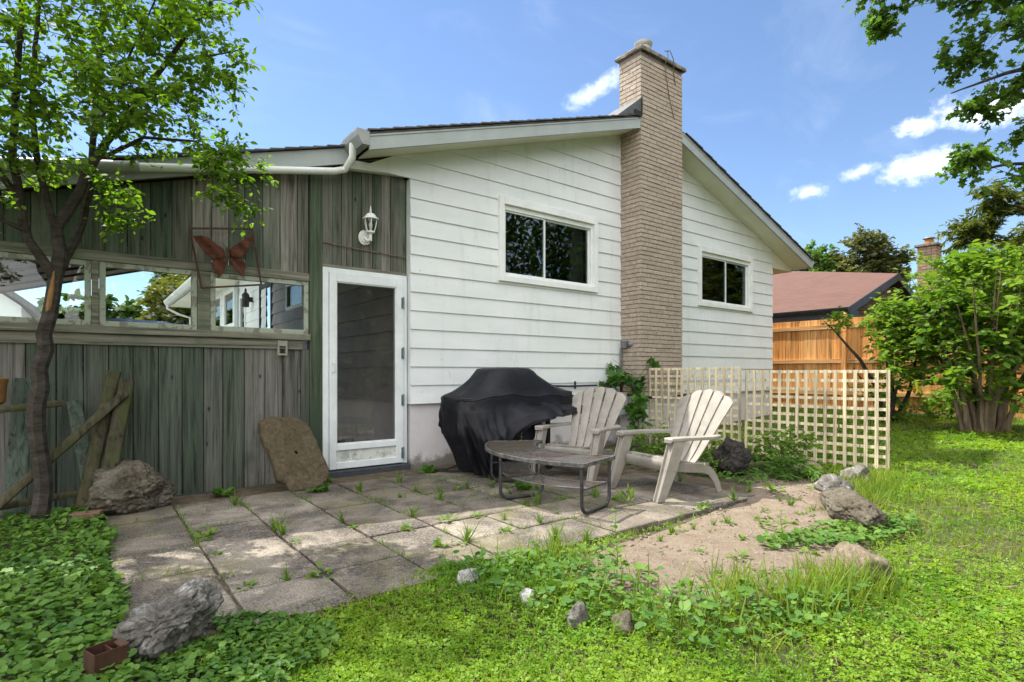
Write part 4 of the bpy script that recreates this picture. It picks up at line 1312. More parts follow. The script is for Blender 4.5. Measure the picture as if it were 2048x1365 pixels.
for z in (1.80, 1.05, 0.36):
    mb = MB(fb)
    for a, b in ((-3.0, -2.0), (-1.9, 0.35), (0.45, 2.70), (2.8, 5.05), (5.15, 7.4), (7.5, 9.75), (9.85, 12.1)):
        mb.box((FX - 0.042, a, 0.25 + z), (FX - 0.001, b, 0.25 + z + 0.088))
    mb.build("rail", M["cedar_rail"], fence, bevel=0.003)

# two lattice panels standing out from the chimney
def lattice(name, label, x0, y0, x1, y1, nv, ztop, zbot, missing=(), tilt=0.0, extra=()):
    base = (x0, y0, 0)
    t = thing(name, label, "trellis", base, group="lattice panels beside the patio")
    d = Vector((x1 - x0, y1 - y0, 0)); L = d.length; d.normalize(); nrm = Vector((d.y, -d.x, 0))
    if nrm.x > 0: nrm = -nrm
    H = ztop - zbot
    s = 0.1055
    def pt(u, z, o): return Vector((x0, y0, 0)) + d * u + nrm * o + Vector((0, 0, z)) + nrm * (tilt * (z - zbot))
    mb = MB(base)
    lr = random.Random(nv)
    for i in range(nv + 1):
        u = 0.02 + (L - 0.04) * i / nv
        if i in missing: continue
        dz = lr.uniform(-0.015, 0.01) if 0 < i < nv else 0
        lean = lr.uniform(-0.006, 0.006)
        mb.bar(pt(u, zbot + dz, 0.0125), pt(u + lean, ztop + 0.002 + dz * 0.3, 0.0125), 0.036, 0.011, up=nrm)
    for e in extra:
        mb.bar(pt(e[0], zbot + 0.05, 0.024), pt(e[1], ztop - 0.02, 0.024), 0.028, 0.009, up=nrm)
    mb.build("upright_laths", M["lattice"], t, bevel=0.0015)
    mb = MB(base)
    nh = int(H / s)
    for j in range(nh + 1):
        z = ztop - 0.018 - j * s
        sag = lr.uniform(-0.004, 0.004)
        mb.bar(pt(0.0, z, 0.0), pt(L, z + sag, 0.0), 0.011, 0.034, up=(0, 0, 1))
    mb.build("cross_laths", M["lattice"], t, bevel=0.0015)
    return t
lattice("lattice_panel", "weathered wooden lattice panel nearer the chimney with a broken lath", 6.80, 5.40, 6.90, 3.97, 13, 1.165, 0.02, (4,), 0.01, ((0.42, 0.50),))
lattice("lattice_panel", "wooden lattice panel standing out at the lawn end behind the patio chair", 6.905, 3.93, 7.02, 2.30, 15, 1.125, 0.0, (), -0.015)

# ------------------------------------------------------------------ covered barbecue
gb = (3.84, 5.02, 0.0)
grill = thing("barbecue_grill", "barbecue under a sagging black vinyl cover against the white wall", "grill", gb)
mb = MB(gb)
nphi = 150
def outline(a, b, phi, e=0.55):
    c, s = math.cos(phi), math.sin(phi)
    return a * math.copysign(abs(c) ** e, c), b * math.copysign(abs(s) ** e, s)
prof = [  # a, b, z, offset x
    (0.02, 0.02, 1.150, -0.06), (0.14, 0.12, 1.150, -0.06), (0.27, 0.20, 1.140, -0.06), (0.335, 0.235, 1.118, -0.06), (0.37, 0.25, 1.085, -0.05), (0.46, 0.275, 1.02, -0.02), (0.58, 0.295, 0.955, 0.0), (0.70, 0.31, 0.90, 0.0), (0.80, 0.325, 0.862, 0.0), (0.822, 0.335, 0.835, 0.0), (0.83, 0.34, 0.80, 0.0), (0.838, 0.345, 0.74, 0.0)]
def rid(v): return 1 - 2 * abs(mnoise.noise(v))
rows = []
def hem(phi):
    # right = 0, back = pi/2, left = pi, front = -pi/2
    c, s = math.cos(phi), math.sin(phi)
    h = 0.60 + 0.05 * c
    if c < 0.02: h -= 0.50 * min(1, (0.02 - c) / 0.40)
    if s > 0: h = h * (1 - s) + 0.45 * s
    return h + 0.055 * mnoise.noise(Vector((c * 4, s * 4, 1)))
for i, (a, b, z, ox) in enumerate(prof):
    row = []
    for k in range(nphi + 1):
        phi = 2 * math.pi * k / nphi
        x, y = outline(a, b, phi, 0.75 if i < 5 else 0.6)
        wgt = min(1, i / 4)
        w = mnoise.noise(Vector((x * 3.1, y * 3.1, 0.3))) * 0.045 * wgt + rid(Vector((x * 4.0, y * 6.0, 5.3))) * 0.022 * wgt - 0.03 * wgt * max(0, -x) 
        if 4 < i < 9: w -= 0.018 * math.sin((i - 4) / 5 * math.pi)
        row.append((gb[0] + ox + x, gb[1] + y, z + w))
    rows.append(row)
nr = 20
for q in range(1, nr + 1):
    t = q / nr
    row = []
    for k in range(nphi + 1):
        phi = 2 * math.pi * k / nphi
        c, s = math.cos(phi), math.sin(phi)
        x, y = outline(0.838, 0.345, phi, 0.6)
        z = 0.74 + (hem(phi) - 0.74) * t
        fx = phi * 2.6
        fold = 0.075 * rid(Vector((fx, z * 1.3, 2.0))) + 0.045 * rid(Vector((fx * 2.7, z * 2.2, 9.0))) + 0.03 * mnoise.noise(Vector((x * 5, y * 5, z * 5)))
        fold *= min(1, t * 2.2)
        pull = 0.0
        if c < 0.02: pull = 0.55 * min(1, (0.02 - c) / 0.40) * t ** 1.25
        cxx = -0.42
        if pull > 0: x = cxx + (x - cxx) * (1 - pull * 1.2)
        nx, ny = c, s * 1.2
        x += nx * fold; y = y * (1 - 0.25 * pull) + ny * fold * 1.3 - (0.06 * t if s < 0 else 0)
        row.append((gb[0] + x, gb[1] + y, z))
    rows.append(row)
mb.grid(rows)
cov = mb.build("cover", M["vinyl"], grill, smooth=True)
cov.data.set_sharp_from_angle(angle=math.radians(60))
mb = MB(gb)
mb.tube([Vector(p) + Vector((0, -0.002, 0.002)) for p in rows[9][::2]], 0.005, 5, cap=False)
mb.tube([Vector(p) for p in rows[-1][::2]], 0.007, 5, cap=False)
mb.build("seam", M["vinyl"], cov, smooth=True)
mb = MB(gb)
mb.grid([[(gb[0] - 0.43 + 0.50 * t + 0.03 * math.sin(6 * t) + u * 0.030, gb[1] - 0.385 - 0.055 * math.sin(math.pi * t) - 0.02 * u, 0.24 + 0.42 * t - u * 0.075) for t in np.linspace(0, 1, 14)] for u in (0, 1, 2)])
mb.build("cover_flap", M["vinyl"], grill, smooth=True)
mb = MB(gb); mb.bar((gb[0] - 0.50, gb[1] - 0.41, 0.20), (gb[0] - 0.36, gb[1] - 0.42, 0.32), 0.012, 0.05, up=(0, 0, 1)); mb.tube([(gb[0] - 0.50, gb[1] - 0.40, 0.2), (gb[0] - 0.49, gb[1] - 0.40, 0.10), (gb[0] - 0.485, gb[1] - 0.39, 0.02)], 0.014, 6)
mb.build("strap", M["black_plain"], grill)
mb = MB(gb); mb.tube([(gb[0] - 0.505, gb[1] - 0.418, 0.16), (gb[0] - 0.49, gb[1] - 0.418, 0.13)], 0.009, 6); mb.build("buckle", M["aluminium"], grill)
mb = MB(gb)
x0, x1, y0, y1 = gb[0] - 0.32, gb[0] + 0.36, gb[1] - 0.24, gb[1] + 0.24
for x in (x0, x1):
    for y in (y0, y1): mb.box((x - 0.022, y - 0.022, 0.07), (x + 0.022, y + 0.022, 0.72))
mb.box((x0, y0, 0.12), (x1, y1, 0.15)); mb.box((x0 - 0.02, y0 - 0.02, 0.70), (x1 + 0.02, y1 + 0.02, 0.95))
mb.box((x0, y0 - 0.021, 0.15), (x0 + 0.30, y0 - 0.004, 0.69)); mb.box((x0 - 0.45, y0, 0.80), (x0 - 0.03, y1, 0.83)); mb.box((x1 + 0.03, y0, 0.80), (x1 + 0.42, y1, 0.83))
mb.box((x0, y1 - 0.02, 0.15), (x1, y1, 0.69))
mb.build("cart", M["black_metal"], grill, bevel=0.005)
for x in (x0, x1):
    mb = MB(gb)
    ring = []
    mb.lathe((x, y0 - 0.03, 0.06), [(0.02, -0.02), (0.055, -0.018), (0.06, 0), (0.055, 0.018), (0.02, 0.02)], 16)
    w = mb.build("wheel", M["rubber"], grill, smooth=True)
    # stand the wheel upright
    me = w.data
    for v in me.vertices:
        lx, ly, lz = v.co.x - (x - gb[0]), v.co.y - (y0 - 0.03 - gb[1]), v.co.z - 0.06
        v.co = (v.co.x, y0 - 0.03 - gb[1] + lz, 0.06 + ly)
mb = MB(gb); mb.tube([(gb[0] + 0.1, gb[1] - 0.25, 0.62), (gb[0] + 0.2, gb[1] - 0.27, 0.66), (gb[0] + 0.34, gb[1] - 0.26, 0.60)], 0.006, 6); mb.box((gb[0] - 0.03, gb[1] - 0.275, 0.585), (gb[0] + 0.04, gb[1] - 0.262, 0.625))
mb.build("gas_label_plate", M["meter_grey"], grill)

hose = MB((3.3, 5.4, 0))
hose.tube([(3.62, 5.25, 0.34), (3.50, 5.2, 0.22), (3.36, 5.25, 0.08), (3.2, 5.35, 0.02), (3.05, 5.42, 0.016), (3.2, 5.2, 0.016), (3.45, 5.05, 0.016), (3.62, 5.0, 0.03)], 0.012, 8)
tag(hose.build("hose", M["rubber"], smooth=True), "black rubber hose looping on the patio by the covered barbecue", "hose")

# ------------------------------------------------------------------ resin chairs
def chair(label, loc, rz):
    t = thing("garden_chair", label, "chair", loc, rz, "two fan back resin chairs on the patio")
    # local: x across, front at y=0 facing -y, rear at +y
    # back: five flared slats in a fan
    mb = MB()
    def back_pt(u, v):      # u -1..1 across, v 0..1 up
        wb, wt = 0.205, 0.335
        w = wb + (wt - wb) * (v ** 1.15)
        ztop = 0.93 - 0.11 * (u * u) ** 1.05
        z = 0.265 + (ztop - 0.265) * v
        y = 0.47 + 0.30 * v + 0.035 * v * v - 0.05 * u * u * (0.5 + 0.5 * v)
        y -= 0.05 * math.exp(-v * 6)
        return Vector((u * w, y, z))
    edges = [-1.0, -0.62, -0.205, 0.205, 0.62, 1.0]
    for i in range(5):
        a, b = edges[i] , edges[i + 1]
        nv = 14
        F, Bk = [], []
        for k in range(nv + 1):
            v = k / nv
            g = 0.045 * (1.0 - 0.25 * v) if 0.04 < v else 0.02
            la, lb = (a + (g if i > 0 else 0)), (b - (g if i < 4 else 0))
            row = []; rb = []
            for q, uu in enumerate(np.linspace(la, lb, 5)):
                p = back_pt(uu, v)
                if k == nv:
                    m = (uu - (la + lb) / 2) / ((lb - la) / 2)
                    p = back_pt(uu, 1 - 0.022 * m * m)
                crown = 0.006 * (1 - ((uu - (la + lb) / 2) / ((lb - la) / 2)) ** 2)
                row.append(p + Vector((0, -crown, 0))); rb.append(p + Vector((0, 0.018, 0.002)))
            F.append(row); Bk.append(rb)
        mb.grid(F); mb.grid([list(reversed(r)) for r in Bk])
        ln = [r[0] for r in F]; lb_ = [r[0] for r in Bk]; mb.grid([ln, lb_])
        rn = [r[-1] for r in F]; rb_ = [r[-1] for r in Bk]; mb.grid([rb_, rn])
        mb.grid([F[-1], Bk[-1]]); mb.grid([Bk[0], F[0]])
    bk = mb.build("backrest", M["resin"], t, smooth=True, fix=False)
    for v in (0.50, 0.955):
        mb = MB()
        pts = [back_pt(u, v - 0.05 * u * u * (v > 0.9)) + Vector((0, 0.030, 0)) for u in np.linspace(-0.86, 0.86, 13)]
        for p, q in zip(pts[:-1], pts[1:]): mb.bar(p, q, 0.018, 0.05, up=(0, 0, 1))
        mb.build("back_brace", M["resin"], t)
    mb = MB()
    pts = [back_pt(u, 0.42) + Vector((0, 0.04, 0)) for u in np.linspace(-1.02, 1.02, 9)]
    for p, q in zip(pts[:-1], pts[1:]): mb.bar(p, q, 0.028, 0.035, up=(0, 0, 1))
    mb.build("back_brace", M["resin"], t)
    # seat with rolled front apron
    mb = MB()
    prof = [(0.035, 0.225), (0.012, 0.25), (0.0, 0.295), (0.008, 0.325), (0.035, 0.343), (0.08, 0.343), (0.16, 0.325), (0.30, 0.295), (0.43, 0.272), (0.52, 0.275)]
    W = 0.265
    def seat_row(x0, x1, off=0.0):
        return [[(x, y + 0.012 * (1 - (x / W) ** 2) * 0, z + off - 0.012 * (1 - (x / W) ** 2) * (y > 0.1)) for x in np.linspace(x0, x1, 5)] for y, z in prof]
    bounds = [-W, -0.135, 0.0, 0.135, W]
    for i in range(4):
        a = bounds[i] + (0.004 if i else 0); b = bounds[i + 1] - (0.004 if i < 3 else 0)
        top = seat_row(a, b); bot = seat_row(a, b, -0.02)
        n0 = 3
        mb.grid([list(r) for r in top[n0:]]); mb.grid([list(reversed(r)) for r in bot[n0:]])
        for e in (0, -1):
            mb.grid([[r[e] for r in top[n0:]], [r[e] for r in bot[n0:]]])
    top = seat_row(-W, W); 
    ap = [[(x, y + 0.0, z) for x in np.linspace(-W, W, 9)] for y, z in prof[:5]]
    mb.grid(ap); mb.grid([[(x, y + 0.018, z) for x in np.linspace(W, -W, 9)] for y, z in prof[:4]])
    mb.build("seat", M["resin"], t, smooth=True, fix=False)
    for s in (-1, 1):
        # arm: flat paddle that widens and tucks behind the back
        mb = MB()
        rows = []
        for y, xi, xo, z in ((-0.035, 0.285, 0.365, 0.520), (-0.02, 0.27, 0.378, 0.532), (0.10, 0.268, 0.385, 0.533), (0.30, 0.272, 0.39, 0.530), (0.46, 0.275, 0.385, 0.526), (0.56, 0.262, 0.35, 0.524), (0.63, 0.25, 0.31, 0.524)):
            rows.append([(s * xi, y, z - 0.028), (s * xi, y, z), (s * (xi + xo) / 2, y, z + 0.004), (s * xo, y, z), (s * xo, y, z - 0.028), (s * xi, y, z - 0.028)])
        mb.grid(rows); mb.add(rows[0][:5], [(0, 1, 2, 3, 4)]); mb.add(rows[-1][:5], [(4, 3, 2, 1, 0)])
        mb.build("arm", M["resin"], t, bevel=0.006)
        # front leg: channel tapering to the floor, leaning out in front
        mb = MB()
        L0 = [(s * 0.285, 0.0, 0.505), (s * 0.372, 0.0, 0.505), (s * 0.378, 0.125, 0.505), (s * 0.30, 0.125, 0.505)]
        L1 = [(s * 0.287, -0.085, 0.25), (s * 0.362, -0.085, 0.25), (s * 0.367, 0.035, 0.25), (s * 0.30, 0.035, 0.25)]
        L2 = [(s * 0.290, -0.17, 0.0), (s * 0.352, -0.17, 0.0), (s * 0.355, -0.09, 0.0), (s * 0.30, -0.09, 0.0)]
        # wall thickness: front web recessed between two flanges
        for (i0, i1) in ((0, 3), (1, 2)):
            for A, B in ((L0, L1), (L1, L2)):
                p, q, r_, u_ = [Vector(A[i0]), Vector(A[i1]), Vector(B[i1]), Vector(B[i0])]
                mb.prism([p, q, r_, u_], (s * (0.010 if i0 == 0 else -0.010), 0, 0))
        for A, B in ((L0, L1), (L1, L2)):
            p, q, r_, u_ = [Vector(A[0]) + Vector((s * 0.011, 0.018, 0)), Vector(A[1]) + Vector((-s * 0.011, 0.018, 0)), Vector(B[1]) + Vector((-s * 0.011, 0.018, 0)), Vector(B[0]) + Vector((s * 0.011, 0.018, 0))]
            mb.prism([p, q, r_, u_], (0, 0.010, 0))
        mb.build("leg", M["resin"], t, bevel=0.003)
        # rear leg: curved rail from under the seat to the floor
        mb = MB()
        path = [(0.02, 0.27, 0.06), (0.15, 0.262, 0.075), (0.30, 0.245, 0.085), (0.44, 0.235, 0.085), (0.53, 0.195, 0.075), (0.60, 0.11, 0.065), (0.645, 0.0, 0.055)]
        for (a, b) in zip(path[:-1], path[1:]):
            mb.bar((s * 0.272, a[0], a[1]), (s * 0.272, b[0], b[1]), 0.016, a[2], up=(0, 0, 1) if a[0] < 0.45 else (0, -1, 0.3), d2=b[2])
        mb.build("leg", M["resin"], t, bevel=0.003)
    return t
chair("greyish resin chair with its shaded back to the lattice, nearer the camera", (4.03, 3.255, 0.004), math.radians(-100))
chair("greyish resin chair between the covered barbecue and the other chair", (3.90, 4.14, 0.004), math.radians(-71.6))

# ------------------------------------------------------------------ curved mesh table
tb = (3.15, 3.65, 0.0)
table = thing("patio_table", "low curved metal mesh table with rusty top and hoop legs", "table", tb)
TC = (3.95, 3.63)
def arc(ang, r): return (TC[0] + r * math.cos(ang), TC[1] + r * math.sin(ang))
def tpt(s, w):
    ao = math.radians(214 + (128.5 - 214) * s); ai = math.radians(227 + (113 - 227) * s)
    po = arc(ao, 1.165); pi = arc(ai, 0.70)
    return (po[0] + (pi[0] - po[0]) * w, po[1] + (pi[1] - po[1]) * w)
ZT = 0.41
# rim
mb = MB(tb)
loop = [(*tpt(s, 0.0), ZT) for s in np.linspace(0, 1, 30)] + [(*tpt(1, w), ZT) for w in np.linspace(0.1, 1, 8)] + [(*tpt(s, 1.0), ZT) for s in np.linspace(0.97, 0, 30)] + [(*tpt(0, w), ZT) for w in np.linspace(0.9, 0.1, 7)]
for p, q in zip(loop, loop[1:] + loop[:1]):
    mb.bar((p[0], p[1], ZT - 0.014), (q[0], q[1], ZT - 0.014), 0.016, 0.032, up=(0, 0, 1))
mb.bar((*tpt(0.5, 0), ZT - 0.008), (*tpt(0.5, 1), ZT - 0.008), 0.022, 0.018)
mb.build("rim", M["table_rim"], table, bevel=0.002)
# expanded metal: diamond mesh on both panels
def mesh_strip(mb, s0, s1, z, ns, nw, r, w0=0.02, w1=0.98, zf=lambda s, w: 0):
    P = [[Vector((*tpt(s0 + (s1 - s0) * i / ns, w0 + (w1 - w0) * j / nw), z + zf(s0 + (s1 - s0) * i / ns, w0 + (w1 - w0) * j / nw))) for j in range(nw + 1)] for i in range(ns + 1)]
    for i in range(ns):
        for j in range(nw):
            if (i + j) % 2 == 0: mb.bar(P[i][j], P[i + 1][j + 1], r, r)
            else: mb.bar(P[i + 1][j], P[i][j + 1], r, r)
mb = MB(tb)
mesh_strip(mb, 0.008, 0.492, ZT - 0.006, 40, 26, 0.0026)
mb.build("mesh_top", M["mesh_metal"], table, fix=False)
mb = MB(tb)
mesh_strip(mb, 0.508, 0.992, ZT - 0.006, 44, 30, 0.0040)
mb.build("mesh_top", M["mesh_panel"], table, fix=False)
mb = MB(tb)
sg = lambda s, w: -0.012 * math.sin(math.pi * min(1, max(0, s)))
mesh_strip(mb, 0.03, 0.95, 0.20, 54, 13, 0.0024, 0.30, 0.86, sg)
for w in (0.28, 0.88):
    mb.tube([(*tpt(s, w), 0.20 + sg(s, w)) for s in np.linspace(0.02, 0.96, 24)], 0.006, 6)
mb.build("lower_shelf", M["mesh_metal"], table, fix=False)
for s in (0.02, 0.5, 0.97):
    mb = MB(tb)
    a, b = tpt(s, 0.05), tpt(s, 0.93)
    if s == 0.5: a, b = tpt(s, 0.02), tpt(s, 0.95)
    A = Vector((*a, 0)); B = Vector((*b, 0)); d = (B - A).normalized()
    path = [A + Vector((0, 0, ZT - 0.03)), A + Vector((0, 0, 0.10))]
    for k in range(1, 7):
        an = math.pi / 2 * k / 6
        path.append(A + d * (0.085 * (1 - math.cos(an))) + Vector((0, 0, 0.10 - 0.082 * math.sin(an))))
    for k in range(0, 7):
        an = math.pi / 2 * k / 6
        path.append(B - d * (0.085 * (1 - math.sin(an))) + Vector((0, 0, 0.10 - 0.082 * math.cos(an))))
    path += [B + Vector((0, 0, 0.12)), B + Vector((0, 0, ZT - 0.03))]
    mb.tube(path, 0.0145, 12)
    lg = mb.build("leg", M["table_frame"], table, smooth=True)
    mb = MB(tb); mb.tube([A + Vector((0, 0, 0.20)), B + Vector((0, 0, 0.20))], 0.006, 8)
    mb.build("crossbar", M["table_frame"], lg, smooth=True)

# ------------------------------------------------------------------ things on the porch wall
lb = (2.49, YW - 0.002, 2.60)
lan = thing("wall_lantern", "white ornate coach lantern with clear glass above the storm door", "lantern", lb)
mb = MB(lb)
oct_ = [(lb[0] - 0.025 + 0.085 * math.cos(a) , lb[1] - 0.001, lb[2] + 0.0 + 0.105 * math.sin(a)) for a in np.linspace(0, 2 * math.pi, 13)[:-1]]
mb.prism(oct_, (0, -0.022, 0)); mb.prism([(p[0] * 0.7 + (lb[0] - .025) * 0.3, lb[1] - 0.0235, p[2] * 0.7 + lb[2] * 0.3) for p in oct_], (0, -0.014, 0))
mb.build("backplate", M["lantern"], lan, bevel=0.005)
ly = lb[1] - 0.125
mb = MB(lb)
mb.tube([(lb[0] - 0.025, lb[1] - 0.03, lb[2] - 0.005), (lb[0] - 0.005, lb[1] - 0.08, lb[2] - 0.055), (lb[0] + 0.02, ly, lb[2] - 0.045), (lb[0] + 0.022, ly, lb[2] + 0.03)], [0.028, 0.024, 0.026, 0.022], 12)
mb.tube([(lb[0] - 0.02, lb[1] - 0.03, lb[2] - 0.06), (lb[0] + 0.0, lb[1] - 0.06, lb[2] - 0.10), (lb[0] + 0.03, lb[1] - 0.08, lb[2] - 0.075)], 0.010, 8)
mb.build("arm", M["lantern"], lan, smooth=True)
lx, lz = lb[0] + 0.022, lb[2] + 0.035
mb = MB(lb)
mb.lathe((lx, ly, lz), [(0.022, 0), (0.045, 0.012), (0.058, 0.02), (0.058, 0.034), (0.05, 0.04)], 12)
for k in range(6):
    a = k * math.pi / 3 + 0.25
    mb.tube([(lx + r * math.cos(a), ly + r * math.sin(a), lz + z) for r, z in ((0.052, 0.03), (0.070, 0.09), (0.083, 0.15), (0.086, 0.205))], 0.0065, 6)
mb.build("cage", M["lantern"], lan, smooth=True)
mb = MB(lb)
mb.lathe((lx, ly, lz + 0.20), [(0.104, 0), (0.112, 0.004), (0.108, 0.018), (0.085, 0.028), (0.072, 0.055), (0.05, 0.078), (0.022, 0.092), (0.012, 0.098), (0.02, 0.108), (0.011, 0.12), (0.015, 0.135), (0.008, 0.148), (0.006, 0.18), (0.001, 0.195)], 18)
mb.build("cap", M["lantern"], lan, smooth=True)
mb = MB(lb)
mb.lathe((lx, ly, lz + 0.035), [(0.047, 0), (0.062, 0.05), (0.076, 0.11), (0.079, 0.168)], 12)
mb.build("lamp_glass", M["glass"], lan, smooth=True)
mb = MB(lb)
mb.lathe((lx, ly, lz + 0.035), [(0.018, 0), (0.018, 0.04), (0.026, 0.07), (0.028, 0.10), (0.018, 0.125), (0.003, 0.135)], 12)
mb.build("bulb", M["bulb"], lan, smooth=True)

lan.scale = (0.80, 0.80, 0.80)
# second, black lantern on the side wall under the carport
l2 = (2.965, 13.4, 2.72)
la2 = thing("wall_lantern", "small black lantern beside the side door, seen through the porch window", "lantern", l2)
mb = MB(l2); mb.lathe((2.84, 13.4, 2.55), [(0.06, 0), (0.075, 0.02), (0.075, 0.24), (0.09, 0.25), (0.06, 0.30), (0.02, 0.34), (0.03, 0.37), (0.01, 0.42)], 10)
mb.tube([(2.98, 13.4, 2.75), (2.92, 13.4, 2.77), (2.86, 13.4, 2.80)], 0.015, 6); mb.lathe((2.955, 13.4, 2.72), [(0.06, -.05), (0.06, .05)], 10)
mb.build("lamp_body", M["black_metal"], la2, smooth=True)

# rusty butterfly in a leaning frame
YB_ = YW - 0.06
bb = (1.05, YB_, 1.95)
bfly = thing("butterfly_wall_art", "rusty metal butterfly in a skewed thin frame over the porch windows", "wall art", bb)
FR = [(0.765, 2.425), (1.300, 2.505), (1.385, 1.965), (0.865, 1.885)]
mb = MB(bb)
for p, q in zip(FR, FR[1:] + FR[:1]):
    mb.bar((p[0], YB_, p[1]), (q[0], YB_, q[1]), 0.016, 0.018, up=(0, -1, 0))
mb.build("frame", M["rust_dark"], bfly, bevel=0.002)
BC = (1.08, 2.235)
def wing(pts, name, bend):
    mb = MB(bb)
    n = len(pts)
    cx = sum(p[0] for p in pts) / n; cz = sum(p[1] for p in pts) / n
    rows = []
    for t in np.linspace(0.02, 1, 7):
        row = []
        for k in range(n * 5 + 1):
            u = (k / 5) % n; i = int(u); f = u - i
            p, q = pts[i], pts[(i + 1) % n]
            x = cx + (p[0] + (q[0] - p[0]) * f - cx) * t; z = cz + (p[1] + (q[1] - p[1]) * f - cz) * t
            if t == 1: x += 0.004 * mnoise.noise(Vector((x * 60, z * 60, 0))); z += 0.004 * mnoise.noise(Vector((x * 60, z * 60, 7)))
            y = YB_ - 0.012 - bend * abs(x - BC[0]) + 0.012 * math.cos((x + z) * 38)
            row.append((x, y, z))
        rows.append(row)
    mb.grid(rows)
    o = mb.build(name, M["rust"], bfly, smooth=True)
    s = o.modifiers.new("thickness", 'SOLIDIFY'); s.thickness = 0.004
def bz(pts): return [(BC[0] + (x - 305) * 0.00108, BC[1] - (y - 290) * 0.00112 + 0.118 * (x - 305) * 0.00112) for x, y in pts]
wing(bz([(280, 262), (255, 240), (205, 210), (150, 165), (95, 152), (30, 155), (55, 200), (85, 240), (115, 280), (150, 320), (195, 345), (250, 340), (283, 320)]), "wing", 0.16)
wing(bz([(318, 262), (345, 235), (390, 205), (430, 172), (470, 155), (510, 150), (492, 205), (470, 255), (445, 305), (410, 330), (360, 335), (325, 320)]), "wing", 0.16)
wing(bz([(283, 310), (250, 335), (205, 350), (175, 370), (180, 410), (215, 450), (235, 505), (262, 460), (285, 420), (295, 365)]), "wing", 0.14)
wing(bz([(322, 310), (355, 330), (400, 342), (440, 360), (447, 395), (440, 440), (430, 500), (405, 470), (370, 440), (350, 390), (330, 350)]), "wing", 0.14)
mb = MB(bb)
mb.tube([(BC[0] - 0.012, YB_ - 0.02, BC[1] + 0.05), (BC[0], YB_ - 0.025, BC[1] + 0.02), (BC[0] + 0.006, YB_ - 0.025, BC[1] - 0.03), (BC[0] + 0.006, YB_ - 0.02, BC[1] - 0.06)], [0.006, 0.013, 0.011, 0.004], 8)
mb.tube([(BC[0] - 0.01, YB_ - 0.02, BC[1] + 0.04), (BC[0] - 0.05, YB_ - 0.02, BC[1] + 0.10)], 0.002, 4); mb.tube([(BC[0] - 0.005, YB_ - 0.02, BC[1] + 0.04), (BC[0] + 0.03, YB_ - 0.02, BC[1] + 0.11)], 0.002, 4)
mb.build("body", M["rust_dark"], bfly, smooth=True)

# pale plastic bracket on the apron rail
kb = (1.59, YW - 0.03, 1.37)
mb = MB(kb)
for a, b in (((1.545, 1.365), (1.64, 1.42)), ((1.545, 1.29), (1.562, 1.365)), ((1.623, 1.29), (1.64, 1.365)), ((1.545, 1.27), (1.64, 1.29))):
    mb.box((a[0], YW - 0.045, a[1]), (b[0], YW - 0.021, b[1]))
tag(mb.build("hose_bracket", mat_noise("old_plastic", (0.22, 0.22, 0.17), (0.30, 0.30, 0.24), 12, 0.6, 0.1, 50), bevel=0.003), "small pale square plastic bracket under the window sill rail", "bracket")
wire = MB((2.4, YW, 2.45))
wire.tube([(2.0, YW - 0.012, 2.49), (2.18, YW - 0.010, 2.478), (2.40, YW - 0.014, 2.462), (2.62, YW - 0.012, 2.458), (2.985, YW - 0.014, 2.44)], 0.006, 6)
tag(wire.build("cable", M["bark_light"], smooth=True), "thin cable stapled across the boards above the storm door", "cable")

# ------------------------------------------------------------------ meter, conduit and gas pipe
mbb = (6.30, 5.72, 0.7)
met = thing("gas_meter", "grey gas meter with a blue grey regulator at the chimney corner", "gas meter", mbb)
mb = MB(mbb)
mb.box((6.25, 5.58, 0.44), (6.50, 5.74, 0.74)); mb.box((6.27, 5.56, 0.46), (6.48, 5.58, 0.70)); mb.build("meter_case", M["meter_grey"], met, bevel=0.035)
mb = MB(mbb)
prof = [(0.03, -0.05), (0.045, -0.03), (0.11, -0.018), (0.12, -0.01), (0.12, 0.01), (0.11, 0.018), (0.05, 0.045), (0.03, 0.085), (0.03, 0.12)]
n0 = len(mb.v)
mb.lathe((0, 0, 0), prof, 24)
o = None
vs = mb.v[n0:]
mb.v = mb.v[:n0]
for p in vs:
    q = Vector((p[0] + mbb[0], p[1] + mbb[1], p[2] + mbb[2]))
    # axis z -> pointing towards the patio and left
    ax = Vector((-0.85, -0.5, 0.05)).normalized(); sx = ax.orthogonal().normalized(); sy = ax.cross(sx)
    w = Vector((6.10, 5.62, 0.84)) + sx * q.x + sy * q.y + ax * q.z
    mb.v.append((w.x - mbb[0], w.y - mbb[1], w.z - mbb[2]))
mb.tube([(6.12, 5.62, 0.84), (6.34, 5.64, 0.83)], 0.032, 10)
mb.build("regulator", M["meter_blue"], met, smooth=True)
mb = MB(mbb)
mb.tube([(6.30, 5.66, 0.72), (6.30, 5.66, 0.90), (6.31, 5.70, 0.97)], 0.024, 8); mb.tube([(6.45, 5.66, 0.72), (6.45, 5.66, 1.0), (6.46, 5.76, 1.05)], 0.024, 8)
mb.tube([(6.28, 5.64, 0.93), (6.48, 5.64, 0.93)], 0.03, 8)
mb.build("pipework", M["rust"], met, smooth=True)
mb = MB(mbb); mb.box((6.34, 5.545, 0.745), (6.46, 5.62, 0.80)); mb.build("dial", mat_noise("dial_face", (0.36, 0.34, 0.22), (0.45, 0.43, 0.30), 20, 0.5, 0), met, bevel=0.006)
pp = MB((5.6, 5.79, 0.93))
pp.tube([(5.0, 5.79, 0.915), (5.5, 5.79, 0.90), (6.05, 5.78, 0.905)], 0.014, 8)
for x in (5.02, 5.6): pp.box((x, 5.77, 0.86), (x + 0.012, 5.80, 0.97))
tag(pp.build("gas_pipe", M["black_metal"], smooth=True), "thin black gas pipe running along the lowest siding course", "pipe")
eb = (6.60, 5.78, 1.5)
con = thing("electrical_conduit", "grey metal conduit and junction box at the inner chimney corner", "conduit", eb)
